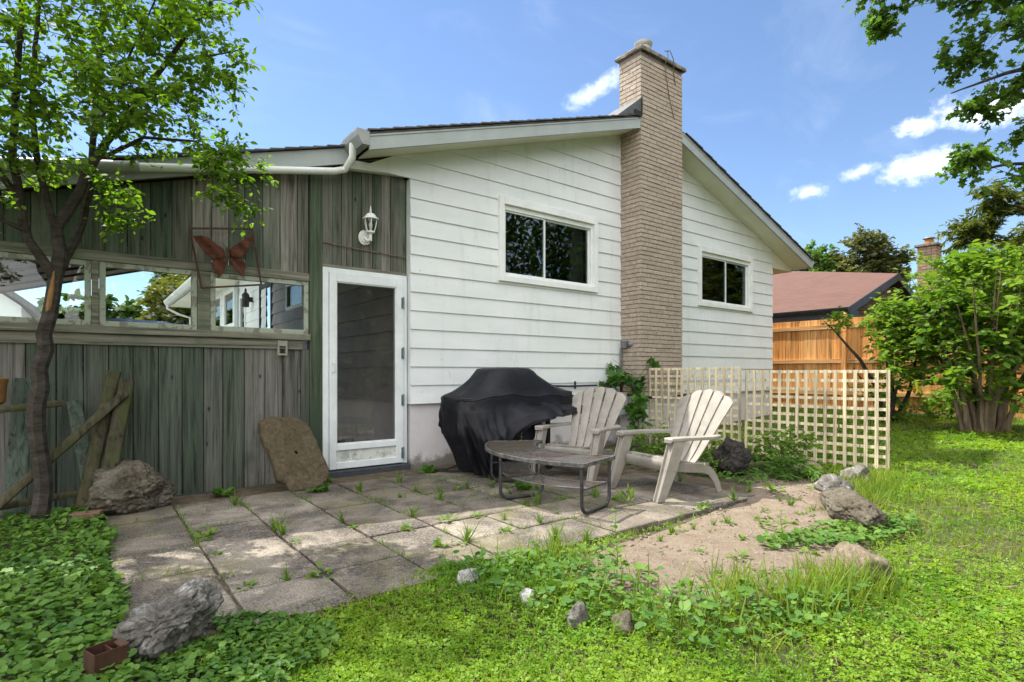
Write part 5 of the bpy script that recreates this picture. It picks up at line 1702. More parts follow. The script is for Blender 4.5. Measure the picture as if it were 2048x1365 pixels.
mb = MB(eb); mb.box((6.55, 5.66, 1.47), (6.66, 5.76, 1.58)); mb.tube([(6.62, 5.66, 1.53), (6.66, 5.60, 1.53)], 0.045, 12); mb.build("junction_box", M["grey_metal"], con, bevel=0.006)
mb = MB(eb); mb.tube([(6.595, 5.79, 1.47), (6.595, 5.79, 1.12), (6.57, 5.79, 1.03), (6.50, 5.79, 0.995), (6.30, 5.79, 0.99)], 0.018, 8); mb.build("tube", M["grey_metal"], con, smooth=True)
cb = MB((6.65, 5.42, 0.7)); cb.tube([(6.5, 5.60, 0.76), (6.60, 5.40, 0.74), (6.8, 5.36, 0.715), (7.2, 5.38, 0.70), (7.7, 5.40, 0.73)], 0.02, 8)
tag(cb.build("cable", M["rubber"], smooth=True), "thick black cable sagging around the chimney foot behind the lattice", "cable")

# ------------------------------------------------------------------ car under the carport
kb = (0.4, 10.6, 0.0)
car = thing("parked_car", "silver car parked under the carport, only its roof showing over the sill", "car", kb)
def car_prof(scale_in, pts): return pts
mb = MB(kb)
side = [(8.45, 0.35), (8.42, 0.75), (8.5, 1.12), (8.9, 1.18), (12.4, 1.18), (13.1, 1.02), (13.3, 0.75), (13.25, 0.35)]
mb.prism([(-0.55, y, z + 0.0) for y, z in side], (1.9, 0, 0))
mb.build("body", M["car_paint"], car, bevel=0.06)
cabL = [(8.52, 1.17), (8.75, 1.66), (9.2, 1.80), (10.2, 1.835), (11.2, 1.78), (12.3, 1.18)]
mb = MB(kb)
rows = []
for x, s, dz in ((-0.55, 0.0, 0), (-0.50, .3, 0), (-0.38, 1.0, -0.05), (-0.1, 1.0, 0.015), (0.4, 1.0, 0.03), (0.9, 1.0, 0.015), (1.18, 1.0, -0.05), (1.30, .3, 0), (1.35, 0.0, 0)):
    rows.append([(x, y, 1.17 + (z - 1.17) * (1 if s > 0.5 else s) + (dz if z > 1.5 else 0)) for y, z in cabL])
mb.grid(rows)
mb.build("roof", M["car_paint"], car, smooth=True)
for x in (-0.33, 1.13):
    mb = MB(kb); mb.tube([(x, 9.0, 1.76), (x, 9.15, 1.83), (x, 10.2, 1.86), (x, 11.1, 1.83), (x, 11.2, 1.78)], 0.016, 6); mb.build("roof_rail", M["black_metal"], car, smooth=True)
mb = MB(kb); mb.prism([(-0.30, 8.545, 1.22), (1.10, 8.545, 1.22), (1.05, 8.74, 1.62), (-0.25, 8.74, 1.62)], (0, -0.01, 0.004)); mb.build("rear_window", M["glass_dark"], car)
for x in (-0.5, 1.14):
    for y in (9.3, 12.4):
        mb = MB(kb); mb.lathe((0, 0, 0), [(0.05, -0.1), (0.32, -0.1), (0.34, -0.06), (0.34, 0.06), (0.32, 0.1), (0.05, 0.1)], 20)
        mb.v = [(p[2] + kb[2] + x + 0.08 - kb[0], p[1] + kb[1] + y - kb[1], -(p[0] + kb[0]) + 0.40 - kb[2] + 0.02) for p in mb.v]
        mb.build("wheel", M["rubber"], car, smooth=True)
for x in (-0.52, 1.12):
    mb = MB(kb); mb.box((x, 8.43, 0.85), (x + 0.2, 8.47, 1.1)); mb.build("tail_light", M["rust"], car, bevel=0.01)
# ------------------------------------------------------------------ rocks
def rock(name, label, cat, loc, size, mat, seed, planes=7, rough=0.16, rz=0.0, sub=5, group=None, sink=0.12):
    bm = bmesh.new()
    bmesh.ops.create_icosphere(bm, subdivisions=sub, radius=1.0)
    r = random.Random(seed)
    pl = []
    for _ in range(planes):
        n = Vector((r.uniform(-1, 1), r.uniform(-1, 1), r.uniform(-0.6, 1))).normalized()
        pl.append((n, r.uniform(0.55, 0.85)))
    off = Vector((seed * 3.7, seed * 1.3, 0))
    for v in bm.verts:
        p = v.co.copy()
        for n, d in pl:
            k = p.dot(n) - d
            if k > 0: p -= n * k * 0.85
        nn = v.co.normalized()
        q = p + off
        h = mnoise.noise(q * 1.3) * rough * 1.4 + mnoise.noise(q * 3.1) * rough * 0.7 + mnoise.noise(q * 7.0) * rough * 0.35 + mnoise.noise(q * 16) * rough * 0.16
        ridge = abs(mnoise.noise(Vector((q.x * 2, q.y * 2, q.z * 4)))) * rough * 0.15
        cr = abs(mnoise.noise(q * 4.6 + Vector((5, 1, 2)))); cr2 = abs(mnoise.noise(q * 10.5))
        p += nn * (h - ridge - rough * 0.55 * max(0, 0.16 - cr) / 0.16 - rough * 0.22 * max(0, 0.14 - cr2) / 0.14)
        v.co = Vector((p.x * size[0], p.y * size[1], p.z * size[2]))
    zmin = min(v.co.z for v in bm.verts)
    for v in bm.verts: v.co.z -= zmin + size[2] * sink * 2
    me = bpy.data.meshes.new(name); bm.to_mesh(me); bm.free()
    me.polygons.foreach_set("use_smooth", [True] * len(me.polygons))
    o = new_obj(name, me, M[mat])
    o.location = loc; o.rotation_euler = (0, 0, rz)
    return tag(o, label, cat, group)

rock("boulder", "large brown boulder lying at the patio edge by the green wall", "rock", (0.31, 5.36, -0.03), (0.35, 0.28, 0.25), "rock_brown", 3, 12, 0.15, 0.2, 6)
rock("boulder", "craggy grey and white boulder among the ivy at the patio corner", "rock", (0.27, 2.66, -0.04), (0.205, 0.15, 0.155), "rock_grey", 12, 13, 0.17, 0.15, 6)
rock("boulder", "long flat fieldstone edging the sandy patch beside the lawn", "rock", (4.60, 1.76, -0.02), (0.42, 0.17, 0.14), "rock_brown", 21, 8, 0.14, 0.65)
rock("stone", "small flat pale stone lying on the end of the long edging stone", "rock", (5.12, 2.10, 0.06), (0.20, 0.15, 0.09), "rock_grey", 22, 7, 0.12, 0.5, 4)
rock("stone", "round grey stone in the grass at the foot of the lattice end", "rock", (6.20, 2.34, -0.02), (0.16, 0.14, 0.11), "rock_grey", 25, 5, 0.10, 0.5, 4)
rock("stone", "low tan stone half buried below the lattice panels", "rock", (6.30, 2.85, -0.03), (0.18, 0.14, 0.09), "rock_tan", 26, 5, 0.10, 0.9, 4)
rock("stone", "tan stone half hidden by tall grass at the sand corner near the lawn", "rock", (3.30, 1.22, -0.03), (0.20, 0.13, 0.13), "rock_tan", 29, 6, 0.10, 0.7, 4)
rock("boulder", "dark stump like rock between the bushes behind the chair", "rock", (5.72, 3.42, -0.02), (0.23, 0.20, 0.22), "rock_dark", 31, 6, 0.24, 0.3)
rock("stone", "white edging stone standing at the patio edge in the weeds", "rock", (1.60, 2.46, -0.06), (0.07, 0.05, 0.08), "rock_white", 33, 6, 0.12, 0.3, 4)
rock("stone", "pale edging stone among the weeds in front of the patio, left of two grey ones", "rock", (1.72, 2.10, -0.075), (0.055, 0.05, 0.075), "rock_white", 34, 6, 0.14, 0.8, 4)
rock("stone", "grey edging stone poking out between weeds and lawn", "rock", (1.73, 1.78, -0.08), (0.065, 0.05, 0.09), "rock_grey", 36, 6, 0.14, 0.2, 4)
rock("stone", "grey brown edging stone at the lawn border, right of the other grey one", "rock", (1.85, 1.60, -0.08), (0.07, 0.06, 0.085), "rock_brown", 37, 6, 0.14, 0.2, 4)

# leaning stone slab
sb = (1.62, 5.45, 0.0)
pts = [(-0.235, 0.0), (-0.255, -0.02), (-0.22, 0.02)]
out = [(-0.10, 0.0), (0.10, -0.005), (0.225, 0.09), (0.215, 0.18), (0.11, 0.53), (0.04, 0.62), (-0.10, 0.635), (-0.20, 0.645), (-0.285, 0.60), (-0.275, 0.46), (-0.21, 0.26), (-0.19, 0.10), (-0.13, 0.07)]
bm = bmesh.new()
ring = []
N_ = 90
for k in range(N_):
    s = k / N_ * len(out); i = int(s); f = s - i
    p, q = out[i], out[(i + 1) % len(out)]
    ring.append((p[0] + (q[0] - p[0]) * f, p[1] + (q[1] - p[1]) * f))
cxs, czs = -0.03, 0.32
rows = []
def slabz(u, w, side):
    return side * 0.042 + 0.010 * mnoise.noise(Vector((u * 6, w * 6, side * 3))) + 0.005 * mnoise.noise(Vector((u * 18, w * 18, side * 3)))
mbs = MB(sb)
def sp(u, w, d):
    # slab leans back on the wall
    lean = math.radians(24)
    w *= 1.12
    y = 5.32 + w * math.sin(lean) * 0.9 + d * math.cos(lean); z = w * math.cos(lean) * 1.04 - d * math.sin(lean)
    u *= 1.16
    return (1.625 + u, y + 0.12 * (u < 0) * -u, z - 0.015)
front = []; back = []
for t in list(np.linspace(0.05, 0.94, 12)) + [0.985]:
    fr_, bk_ = [], []
    for k in range(N_ + 1):
        p = ring[k % N_]
        w_ = 1 + 0.03 * mnoise.noise(Vector((p[0] * 14, p[1] * 14, 2)))
        u, w = cxs + (p[0] - cxs) * t * w_, czs + (p[1] - czs) * t * w_
        fr_.append(sp(u, w, -slabz(u, w, 1) * (0.8 if t > 0.97 else 1))); bk_.append(sp(u, w, slabz(u, w, 1.2)))
    front.append(fr_); back.append(bk_)
edge = []
for d in (-0.02, 0.02):
    edge.append([sp(cxs + (ring[k % N_][0] - cxs) * (1 + 0.04 * mnoise.noise(Vector((ring[k % N_][0] * 20, ring[k % N_][1] * 20, d * 40)))), czs + (ring[k % N_][1] - czs) * (1 + 0.03 * mnoise.noise(Vector((ring[k % N_][0] * 20, ring[k % N_][1] * 20, d * 40 + 3)))), d) for k in range(N_ + 1)])
mbs.grid(front + edge + list(reversed(back)))
tag(mbs.build("stone_slab", M["slab_stone"], smooth=True), "flat brown flagstone leaning on the green wall by the storm door", "stone slab")

# rusty metal box in the ivy
xb = (0.06, 2.46, -0.03)
bx = thing("metal_box", "rusty open topped metal box in the ivy by the grey boulder", "box", xb, 0.35)
mb = MB()
w, d, h, t = 0.052, 0.045, 0.15, 0.003
mb.box((-w, -d, 0), (w, -d + t, h)); mb.box((-w, d - t, 0), (w, d, h)); mb.box((-w, -d + t, 0), (-w + t, d - t, h)); mb.box((w - t, -d + t, 0), (w, d - t, h))
mb.box((-w + t, -d + t, 0), (w - t, d - t, 0.01)); mb.box((0.012, -d + t, 0.01), (0.015, d - t, h - 0.01))
mb.build("shell", M["rust_box"], bx, bevel=0.0015)
mb = MB()
mb.box((w - 0.022, -d - 0.004, h - 0.004), (w + 0.003, d * 0.2, h + 0.003))
mb.build("lip", M["rust_dark"], bx)
# brick fragment and block in the ivy by the brown boulder
mb = MB((0.02, 5.1, 0)); mb.bar((-0.08, 5.13, 0.05), (0.10, 5.08, 0.055), 0.09, 0.055)
tag(mb.build("loose_brick", mat_noise("old_brick", (0.13, 0.075, 0.05), (0.20, 0.12, 0.085), 9, 0.9, 0.5, 40), bevel=0.006), "old brown brick in the ivy under the brown boulder", "brick")

# ------------------------------------------------------------------ old timbers under the tree
def timber(label, p, q, w, d, up=(0, -1, 0.2), mat="old_timber"):
    p = Vector(p); q = Vector(q)
    mb = MB(p)
    n = 10
    pts = [p.lerp(q, k / n) for k in range(n + 1)]
    t = (q - p).normalized(); s = t.cross(Vector(up)).normalized(); u = s.cross(t)
    rows = []
    for k, c in enumerate(pts):
        row = []
        for a in range(17):
            an = 2 * math.pi * a / 16
            ca, sa = math.cos(an), math.sin(an)
            e = 0.45
            x = math.copysign(abs(ca) ** e, ca) * w / 2; y = math.copysign(abs(sa) ** e, sa) * d / 2
            j = 1 + 0.10 * mnoise.noise(Vector((k * 0.9, a % 16 * 0.7, p.x * 10)))
            row.append(c + s * x * j + u * y * j)
        rows.append(row)
    mb.grid(rows); mb.add(rows[0][:16], [tuple(range(15, -1, -1))]); mb.add(rows[-1][:16], [tuple(range(16))])
    return tag(mb.build("timber", M[mat], smooth=True), label, "timber")
timber("mossy square timber leaning on the wall behind its lighter twin", (-0.02, 5.45, 0.0), (0.20, 5.80, 1.10), 0.10, 0.10)
timber("light mossy post leaning on the wall above the brown boulder", (0.10, 5.30, 0.0), (0.285, 5.72, 1.02), 0.11, 0.08)
timber("thin grey rail propped diagonally across the leaning posts", (-0.62, 5.28, 0.02), (0.27, 5.62, 0.93), 0.065, 0.05)
timber("grey pole lying level behind the tree trunk", (-0.75, 5.50, 0.80), (-0.13, 5.56, 0.86), 0.06, 0.05, up=(0, 0, 1))
timber("dark plank standing against the wall left of the tree", (-0.42, 5.6, 0.0), (-0.38, 5.84, 1.05), 0.13, 0.03, mat="boards_low")
timber("bottom rail lying on the ground behind the tree", (-0.9, 5.40, 0.10), (0.05, 5.52, 0.16), 0.05, 0.05, up=(0, 0, 1))
timber("green grey board slanting down to the brown boulder", (0.06, 5.42, 0.05), (-0.07, 5.84, 0.86), 0.10, 0.02, mat="boards_low")
pot = MB((-0.52, 5.62, 0.8)); pot.lathe((-0.54, 5.60, 0.86), [(0.05, 0), (0.075, 0.02), (0.085, 0.16), (0.09, 0.17), (0.09, 0.19), (0.07, 0.20)], 20)
tag(pot.build("clay_pot", M["terracotta"], smooth=True), "orange clay pot on the pole at the far left of the green wall", "pot")

# ------------------------------------------------------------------ plants
def unit(v): return v / np.maximum(1e-9, np.linalg.norm(v, axis=-1, keepdims=True))


def leaf_frames(D, U):
    D = unit(D); X = unit(np.cross(D, U)); Z = np.cross(X, D)
    return np.stack([X, D, Z], axis=2)


def plant(name, label, cat, base, limbs, blobs, leafV, leafQ, size, per, crad, lmat, bmat, seed, nodes_thr=0.0, twig_r=0.004, droop=0.25, group=None,
          crown_name="crown", trunk_name="trunk", extra_parts=None, lsd=0.25, nsides=7, up_bias=0.3, flat=0.0, up_w=1.0):
    """limbs: list of (points, radii); blobs: (centre, radii, number of leaf clusters)"""
    r = np.random.default_rng(seed)
    base = Vector(base)
    t = thing(name, label, cat, base, 0, group)
    mb = MB(base)
    nodes = []
    for pts, rad in limbs:
        # smooth the polyline a little with jitter
        P = [Vector(p) for p in pts]
        path = []; rr = []
        for i in range(len(P) - 1):
            m = max(2, int((P[i + 1] - P[i]).length / 0.12)) if len(P) < 12 else 2
            m = min(m, 8)
            for k in range(m):
                f = k / m
                c = P[i].lerp(P[i + 1], f)
                if i + k > 0: c = c + Vector(r.normal(0, 1, 3)) * rad[i] * 0.18
                path.append(c); rr.append(rad[i] + (rad[i + 1] - rad[i]) * f)
        path.append(P[-1]); rr.append(rad[-1])
        mb.tube(path, rr, nsides if rad[0] > 0.02 else 5)
        for c, q in zip(path, rr):
            if c.z > nodes_thr + base.z: nodes.append((np.array(c), q))
    NP = np.array([n[0] for n in nodes])
    NR = [n[1] for n in nodes]
    cl = []
    for c, rad, n in blobs:
        u = unit(r.normal(size=(n, 3))) * (r.random((n, 1)) ** 0.42)
        cl.append(np.array(c) + u * np.array(rad))
    cl = np.concatenate(cl)
    root = NP.mean(0)
    order = np.argsort(np.linalg.norm(cl - root, axis=1))
    LP, LD, LU, LS = [], [], [], []
    for ci in order:
        c = cl[ci]
        d = np.linalg.norm(NP - c, axis=1)
        j = int(np.argmin(d + 0.25 * np.maximum(0, NP[:, 2] - c[2])))
        a = NP[j]; L = d[j]
        m = 4
        path = []
        perp = r.normal(0, 0.08 * L, 3)
        for k in range(m + 1):
            f = k / m
            path.append(a + (c - a) * f + perp * math.sin(math.pi * f) + np.array([0, 0, droop * 0.3 * L * math.sin(math.pi * f)]))
        r0 = min(NR[j] * 0.7, twig_r * (1 + 1.2 * L))
        if L > 0.05:
            mb.tube([Vector(p) for p in path], [r0 + (twig_r * 0.5 - r0) * k / m if r0 > twig_r * .5 else r0 for k in range(m + 1)], 4, cap=False)
            NP = np.concatenate([NP, np.array(path[2:])]); NR += [max(twig_r, r0 * 0.6)] * (m - 1)
        outw = unit(c - a) if L > 1e-3 else unit(r.normal(size=3))
        nt = 4
        for q in range(nt):
            dirn = unit(outw * 0.7 + r.normal(0, 0.75, 3) * np.array([1, 1, 0.7]) + np.array([0, 0, up_bias]))
            ln = crad * r.uniform(0.6, 1.3)
            s0 = c - dirn * 0.1 * ln
            e = s0 + dirn * ln
            mb.tube([Vector(s0), Vector((s0 + e) / 2 + r.normal(0, 0.03, 3) * ln), Vector(e - np.array([0, 0, droop * ln * 0.3]))], [twig_r * 0.45, twig_r * 0.35, twig_r * 0.2], 3, cap=False)
            k = max(1, per // nt)
            f = (np.arange(k) + r.random(k)) / k
            pos = s0 + (e - s0) * f[:, None] - np.array([0, 0, 1]) * (droop * ln * 0.3 * f ** 2)[:, None]
            side = unit(np.cross(dirn, [0, 0, 1.0]) + 1e-6)
            sg = np.where(np.arange(k) % 2 == 0, 1.0, -1.0)[:, None]
            D = dirn * 0.5 + side * sg * 0.9 + r.normal(0, 0.35, (k, 3)) + np.array([0, 0, -droop])
            D[:, 2] *= (1 - flat)
            U = np.array([0, 0, up_w]) + r.normal(0, 0.55, (k, 3)) * (1 - flat * 0.5)
            LP.append(pos + r.normal(0, 0.015, (k, 3))); LD.append(D); LU.append(U); LS.append(size * np.clip(r.normal(1, lsd, k), 0.5, 1.6))
    LP = np.concatenate(LP); LD = np.concatenate(LD); LU = np.concatenate(LU); LS = np.concatenate(LS)
    V = scatter(leafV, leafQ, LP - np.array(base), leaf_frames(LD, LU), LS)
    o = np_mesh(crown_name, V, len(leafV), leafQ, lmat, t)
    mb.build(trunk_name, bmat, t, smooth=True, fix=False)
    return t

# young tree in front of the green wall (left)
TB = (-0.27, 5.30, -0.04)
limbs = [
    ([(-0.27, 5.30, -0.06), (-0.26, 5.30, 0.10), (-0.245, 5.30, 0.53), (-0.275, 5.28, 0.85), (-0.235, 5.28, 1.26), (-0.19, 5.30, 1.63), (-0.165, 5.31, 1.84)], [0.078, 0.060, 0.053, 0.057, 0.050, 0.047, 0.044]),
    ([(-0.165, 5.31, 1.82), (-0.15, 5.28, 2.17), (-0.04, 5.22, 2.44), (0.05, 5.18, 2.67), (0.22, 5.10, 2.97), (0.50, 4.98, 3.48), (0.85, 4.85, 4.11), (1.0, 4.8, 4.6)], [0.048, 0.042, 0.036, 0.030, 0.025, 0.018, 0.011, 0.005]),
    ([(-0.15, 5.33, 1.85), (-0.05, 5.42, 2.13), (0.04, 5.46, 2.5), (0.07, 5.45, 3.19), (0.12, 5.4, 4.1), (0.1, 5.3, 5.0)], [0.034, 0.030, 0.026, 0.02, 0.014, 0.006]),
    ([(-0.18, 5.30, 1.80), (-0.31, 5.22, 2.04), (-0.36, 5.18, 2.28), (-0.39, 5.15, 2.56), (-0.36, 5.1, 3.2), (-0.33, 5.05, 3.9), (-0.4, 5.0, 4.9)], [0.036, 0.030, 0.027, 0.024, 0.020, 0.014, 0.006]),
    ([(-0.16, 5.27, 2.10), (-0.26, 5.18, 2.55), (-0.29, 5.1, 2.92), (-0.25, 5.0, 3.6), (-0.05, 4.9, 4.3)], [0.026, 0.022, 0.018, 0.012, 0.005]),
    ([(-0.36, 5.18, 2.3), (-0.65, 5.1, 2.75), (-1.0, 5.0, 3.3), (-1.35, 4.9, 4.0)], [0.024, 0.019, 0.013, 0.005]),
    ([(-0.33, 5.2, 2.1), (-0.7, 5.1, 2.25), (-1.1, 5.0, 2.45)], [0.018, 0.012, 0.005]),
    ([(0.06, 5.18, 2.68), (0.35, 4.95, 2.85), (0.65, 4.8, 2.85), (0.95, 4.72, 2.72)], [0.018, 0.013, 0.009, 0.004]),
    ([(0.5, 4.98, 3.48), (0.75, 4.85, 3.55), (1.0, 4.75, 3.65)], [0.012, 0.008, 0.004]),
    ([(0.05, 5.44, 2.9), (0.2, 5.1, 3.3), (0.45, 4.7, 3.9)], [0.014, 0.01, 0.004]),
]
blobs = [((0.0, 4.95, 3.50), (0.95, 0.6, 0.75), 200), ((0.45, 4.85, 3.85), (0.62, 0.5, 0.75), 110), ((-1.0, 4.95, 3.4), (0.9, 0.65, 1.0), 190), ((-0.4, 4.95, 4.15), (1.2, 0.6, 0.25), 50),
         ((0.35, 4.85, 2.95), (0.62, 0.45, 0.30), 60), ((-0.55, 5.0, 2.75), (0.75, 0.5, 0.42), 100), ((0.82, 4.72, 2.72), (0.33, 0.28, 0.13), 22), ((0.93, 4.8, 3.5), (0.16, 0.2, 0.3), 10),
         ((-0.85, 5.05, 2.2), (0.5, 0.35, 0.35), 26), ((0.85, 4.72, 2.42), (0.26, 0.15, 0.07), 9), ((0.22, 5.25, 2.42), (0.22, 0.2, 0.28), 16), ((-1.2, 5.1, 1.7), (0.5, 0.3, 0.3), 14)]
tree1 = plant("tree", "young slender tree with bright leaves in front of the green board wall", "tree", TB, limbs, blobs, OVAL_V, OVAL_Q, 0.047, 26, 0.16, M["leaf_tree"], M["bark"], 101, 1.9, 0.004, 0.3)
mb = MB(TB)
mb.tube([(-0.222, 5.262, 1.50), (-0.205, 5.252, 1.58), (-0.19, 5.252, 1.70), (-0.176, 5.262, 1.84)], [0.004, 0.018, 0.017, 0.004], 8)
mb.build("torn_bark", M["bark_scar"], tree1)

# large shrub at the right
sb_ = (10.8, 2.3, 0.12)
limbs = []
sr = random.Random(17)
for k in range(26):
    a = sr.uniform(0, 6.28); rr = sr.uniform(0.05, 0.27)
    b0 = Vector((10.8 + rr * math.cos(a) * 0.9, 2.3 + rr * math.sin(a), 0.08))
    sp_ = sr.uniform(0.2, 1.25)
    t1 = Vector((10.8 + (rr + 0.10) * math.cos(a), 2.3 + (rr + .1) * math.sin(a), 0.65))
    t2 = Vector((10.8 + (0.25 + sp_ * 0.45) * math.cos(a), 2.3 + (0.25 + sp_ * 0.5) * math.sin(a), 1.25 + sr.uniform(-.1, .2)))
    t3 = Vector((10.8 + (0.3 + sp_) * math.cos(a), 2.3 + (0.3 + sp_) * math.sin(a), sr.uniform(1.7, 2.5)))
    limbs.append(([b0, b0.lerp(t1, 0.5) + Vector((sr.uniform(-.03, .03),) * 3), t1, t2, t3], [0.048, 0.042, 0.034, 0.018, 0.006]))
blobs = [((10.8, 2.3, 2.0), (1.15, 1.35, 0.80), 330), ((10.7, 2.95, 1.8), (0.8, 0.75, 0.6), 110), ((10.9, 1.3, 1.7), (0.8, 0.8, 0.75), 80), ((10.6, 2.5, 2.65), (0.7, 0.7, 0.3), 45), ((10.3, 2.6, 1.2), (0.6, 0.8, 0.4), 40), ((10.6, 1.9, 0.75), (0.55, 0.7, 0.3), 24), ((10.7, 3.4, 2.05), (0.3, 0.3, 0.3), 14), ((10.55, 3.2, 1.3), (0.45, 0.4, 0.4), 26), ((10.2, 2.0, 1.5), (0.35, 0.6, 0.4), 40)]
plant("shrub", "large bright green shrub with many woody stems on the lawn by the fence", "shrub", sb_, limbs, blobs, OVAL_V, OVAL_Q, 0.092, 26, 0.24, M["leaf_shrub"], M["bark_light"], 55, 0.75, 0.006, 0.3, flat=0.25)
# smaller, half bare shrub next to the lattice
sb2 = (11.3, 3.75, 0.14)
limbs = [([(11.3, 3.75, 0.1), (11.25, 3.85, 0.7), (11.0, 4.05, 1.3), (10.85, 4.35, 1.75), (10.8, 4.6, 2.05)], [0.05, 0.042, 0.03, 0.018, 0.006]),
         ([(11.33, 3.72, 0.1), (11.4, 3.7, 0.8), (11.2, 3.75, 1.5), (11.25, 3.95, 2.1)], [0.045, 0.04, 0.025, 0.006]),
         ([(11.36, 3.70, 0.1), (11.5, 3.45, 0.8), (11.4, 3.35, 1.35), (11.2, 3.1, 1.6)], [0.04, 0.034, 0.02, 0.006]),
         ([(11.28, 3.70, 0.1), (11.05, 3.55, 0.7), (10.8, 3.35, 1.1), (10.6, 3.1, 1.3)], [0.035, 0.026, 0.014, 0.005]),
         ([(11.32, 3.78, 0.1), (11.35, 4.0, 0.7), (11.3, 4.3, 1.2)], [0.03, 0.022, 0.006])]
blobs = [((10.95, 4.35, 2.0), (0.35, 0.4, 0.22), 16), ((11.2, 3.75, 1.75), (0.4, 0.45, 0.35), 22), ((11.2, 3.3, 1.3), (0.5, 0.5, 0.35), 24), ((11.3, 3.8, 0.9), (0.4, 0.45, 0.35), 22), ((11.35, 3.6, 0.4), (0.3, 0.45, 0.25), 18)]
plant("shrub", "thin half bare shrub with dark stems just past the lattice end", "shrub", sb2, limbs, blobs, OVAL_V, OVAL_Q, 0.075, 16, 0.18, M["leaf_shrub"], M["bark"], 56, 0.5, 0.005, 0.3)
# low leafy plant by the fence foot
plant("bush", "low leafy bush at the fence foot behind the shrubs", "bush", (12.4, 3.1, 0.2), [([(12.4, 3.1, 0.2), (12.4, 3.1, 0.5)], [0.02, 0.01])], [((12.4, 3.1, 0.55), (0.35, 0.7, 0.30), 60)], OVAL_V, OVAL_Q, 0.075, 16, 0.15, M["leaf_shrub"], M["stem"], 57, 0.0, 0.004)

# overhanging tree, trunk outside the frame to the right
ob = (13.0, -1.6, 0.2)
limbs = [([(13.0, -1.6, 0.0), (13.0, -1.55, 2.5), (12.8, -1.3, 5.0), (12.4, -0.9, 8.0), (12.2, -0.6, 10)], [0.28, 0.24, 0.2, 0.12, 0.05]),
         ([(12.85, -1.35, 4.6), (11.8, -0.3, 6.0), (10.7, 1.0, 6.8), (9.9, 2.2, 6.9), (9.3, 3.3, 6.85)], [0.13, 0.10, 0.07, 0.04, 0.012]),
         ([(12.9, -1.4, 3.6), (11.9, -0.2, 4.8), (10.9, 0.9, 5.3), (10.0, 1.9, 5.2), (9.6, 2.4, 5.0)], [0.11, 0.08, 0.05, 0.025, 0.008]),
         ([(12.95, -1.5, 2.9), (11.8, -0.1, 3.7), (10.8, 1.1, 4.0), (10.0, 2.0, 3.95), (9.7, 2.35, 3.85)], [0.09, 0.065, 0.04, 0.018, 0.006])]
blobs = [((9.45, 3.05, 6.85), (0.45, 0.62, 0.30), 34), ((9.5, 3.15, 6.35), (0.22, 0.28, 0.15), 12), ((9.85, 2.05, 6.35), (0.42, 0.5, 0.34), 26), ((9.8, 2.2, 5.55), (0.36, 0.36, 0.26), 15), ((9.95, 1.6, 5.9), (0.35, 0.3, 0.5), 18), ((9.9, 1.75, 5.0), (0.3, 0.28, 0.24), 12), ((9.8, 2.1, 4.75), (0.2, 0.22, 0.14), 9),
         ((9.95, 1.65, 4.35), (0.2, 0.15, 0.22), 6), ((9.75, 2.2, 4.0), (0.3, 0.3, 0.14), 14), ((10.1, 1.6, 3.7), (0.2, 0.2, 0.2), 6), ((10.3, 1.5, 7.4), (1.2, 1.6, 0.35), 26), ((11.6, 0.0, 7.2), (1.4, 1.4, 1.6), 40)]
plant("tree", "large dark leaved tree reaching into the sky from the right edge", "tree", ob, limbs, blobs, LOBE_V, LOBE_Q, 0.068, 44, 0.27, M["leaf_maple"], M["bark"], 61, 4.0, 0.005, 0.45)
# conifer behind the fence
cb_ = (15.9, 2.3, 0.2)
limbs = [([(15.9, 2.3, 0.0), (15.9, 2.3, 2.0), (15.9, 2.25, 4.0), (15.85, 2.3, 6.0)], [0.2, 0.16, 0.1, 0.03])]
for k in range(14):
    a = k * 2.4; z = 1.8 + k * 0.28
    limbs.append(([(15.9, 2.3, z), (15.9 + 0.8 * math.cos(a), 2.3 + 0.9 * math.sin(a), z + 0.15), (15.9 + 1.5 * math.cos(a) * (1.1 - k * .05), 2.3 + 1.7 * math.sin(a) * (1.1 - k * .05), z + 0.2)], [0.05, 0.03, 0.008]))
blobs = [((15.9, 2.2, 3.0), (1.5, 1.5, 1.1), 150), ((15.85, 2.0, 4.1), (1.0, 1.1, 0.9), 70), ((15.9, 3.55, 4.2), (0.5, 0.4, 0.3), 22), ((15.9, 3.7, 3.3), (0.5, 0.35, 0.35), 24), ((15.9, 3.2, 4.9), (0.4, 0.35, 0.25), 14)]
plant("tree", "dense olive green evergreen standing behind the cedar fence", "tree", cb_, limbs, blobs, LANCE_V, LANCE_Q, 0.15, 120, 0.36, M["leaf_conifer"], M["bark"], 62, 1.5, 0.006, 0.5)

# far trees past the neighbour's roof
def far_tree(label, x, y, ztop, r, mat, seed, n=90, size=0.5, zc=None, group=None, h=1.3):
    zc = ztop - r * h if zc is None else zc
    limbs = [([(x, y, 0), (x, y, zc * 0.6), (x, y, zc)], [0.25, 0.2, 0.1])]
    rr = random.Random(seed)
    for k in range(6):
        a = rr.uniform(0, 6.28)
        limbs.append(([(x, y, zc * 0.6), (x + r * .4 * math.cos(a), y + r * .4 * math.sin(a), zc * .85), (x + r * .7 * math.cos(a), y + r * .7 * math.sin(a), zc + r * .3)], [0.12, 0.08, 0.03]))
    bl = [((x, y, zc), (r, r, r * h), n)]
    for k in range(5):
        a = rr.uniform(0, 6.28)
        bl.append(((x + r * 0.7 * math.cos(a), y + r * 0.7 * math.sin(a), zc + rr.uniform(-.4, .9) * r), (r * .45, r * .45, r * .4), n // 6))
    return plant("tree", label, "tree", (x, y, 0), limbs, bl, OVAL_V, OVAL_Q, size, 26, r * 0.24, mat, M["bark"], seed, 0.0, 0.02, 0.2, group)
far_tree("bright green treetop rising behind the neighbour's red roof", 31.8, 14.2, 8.2, 1.5, M["leaf_far_bright"], 71, 170, 0.22)
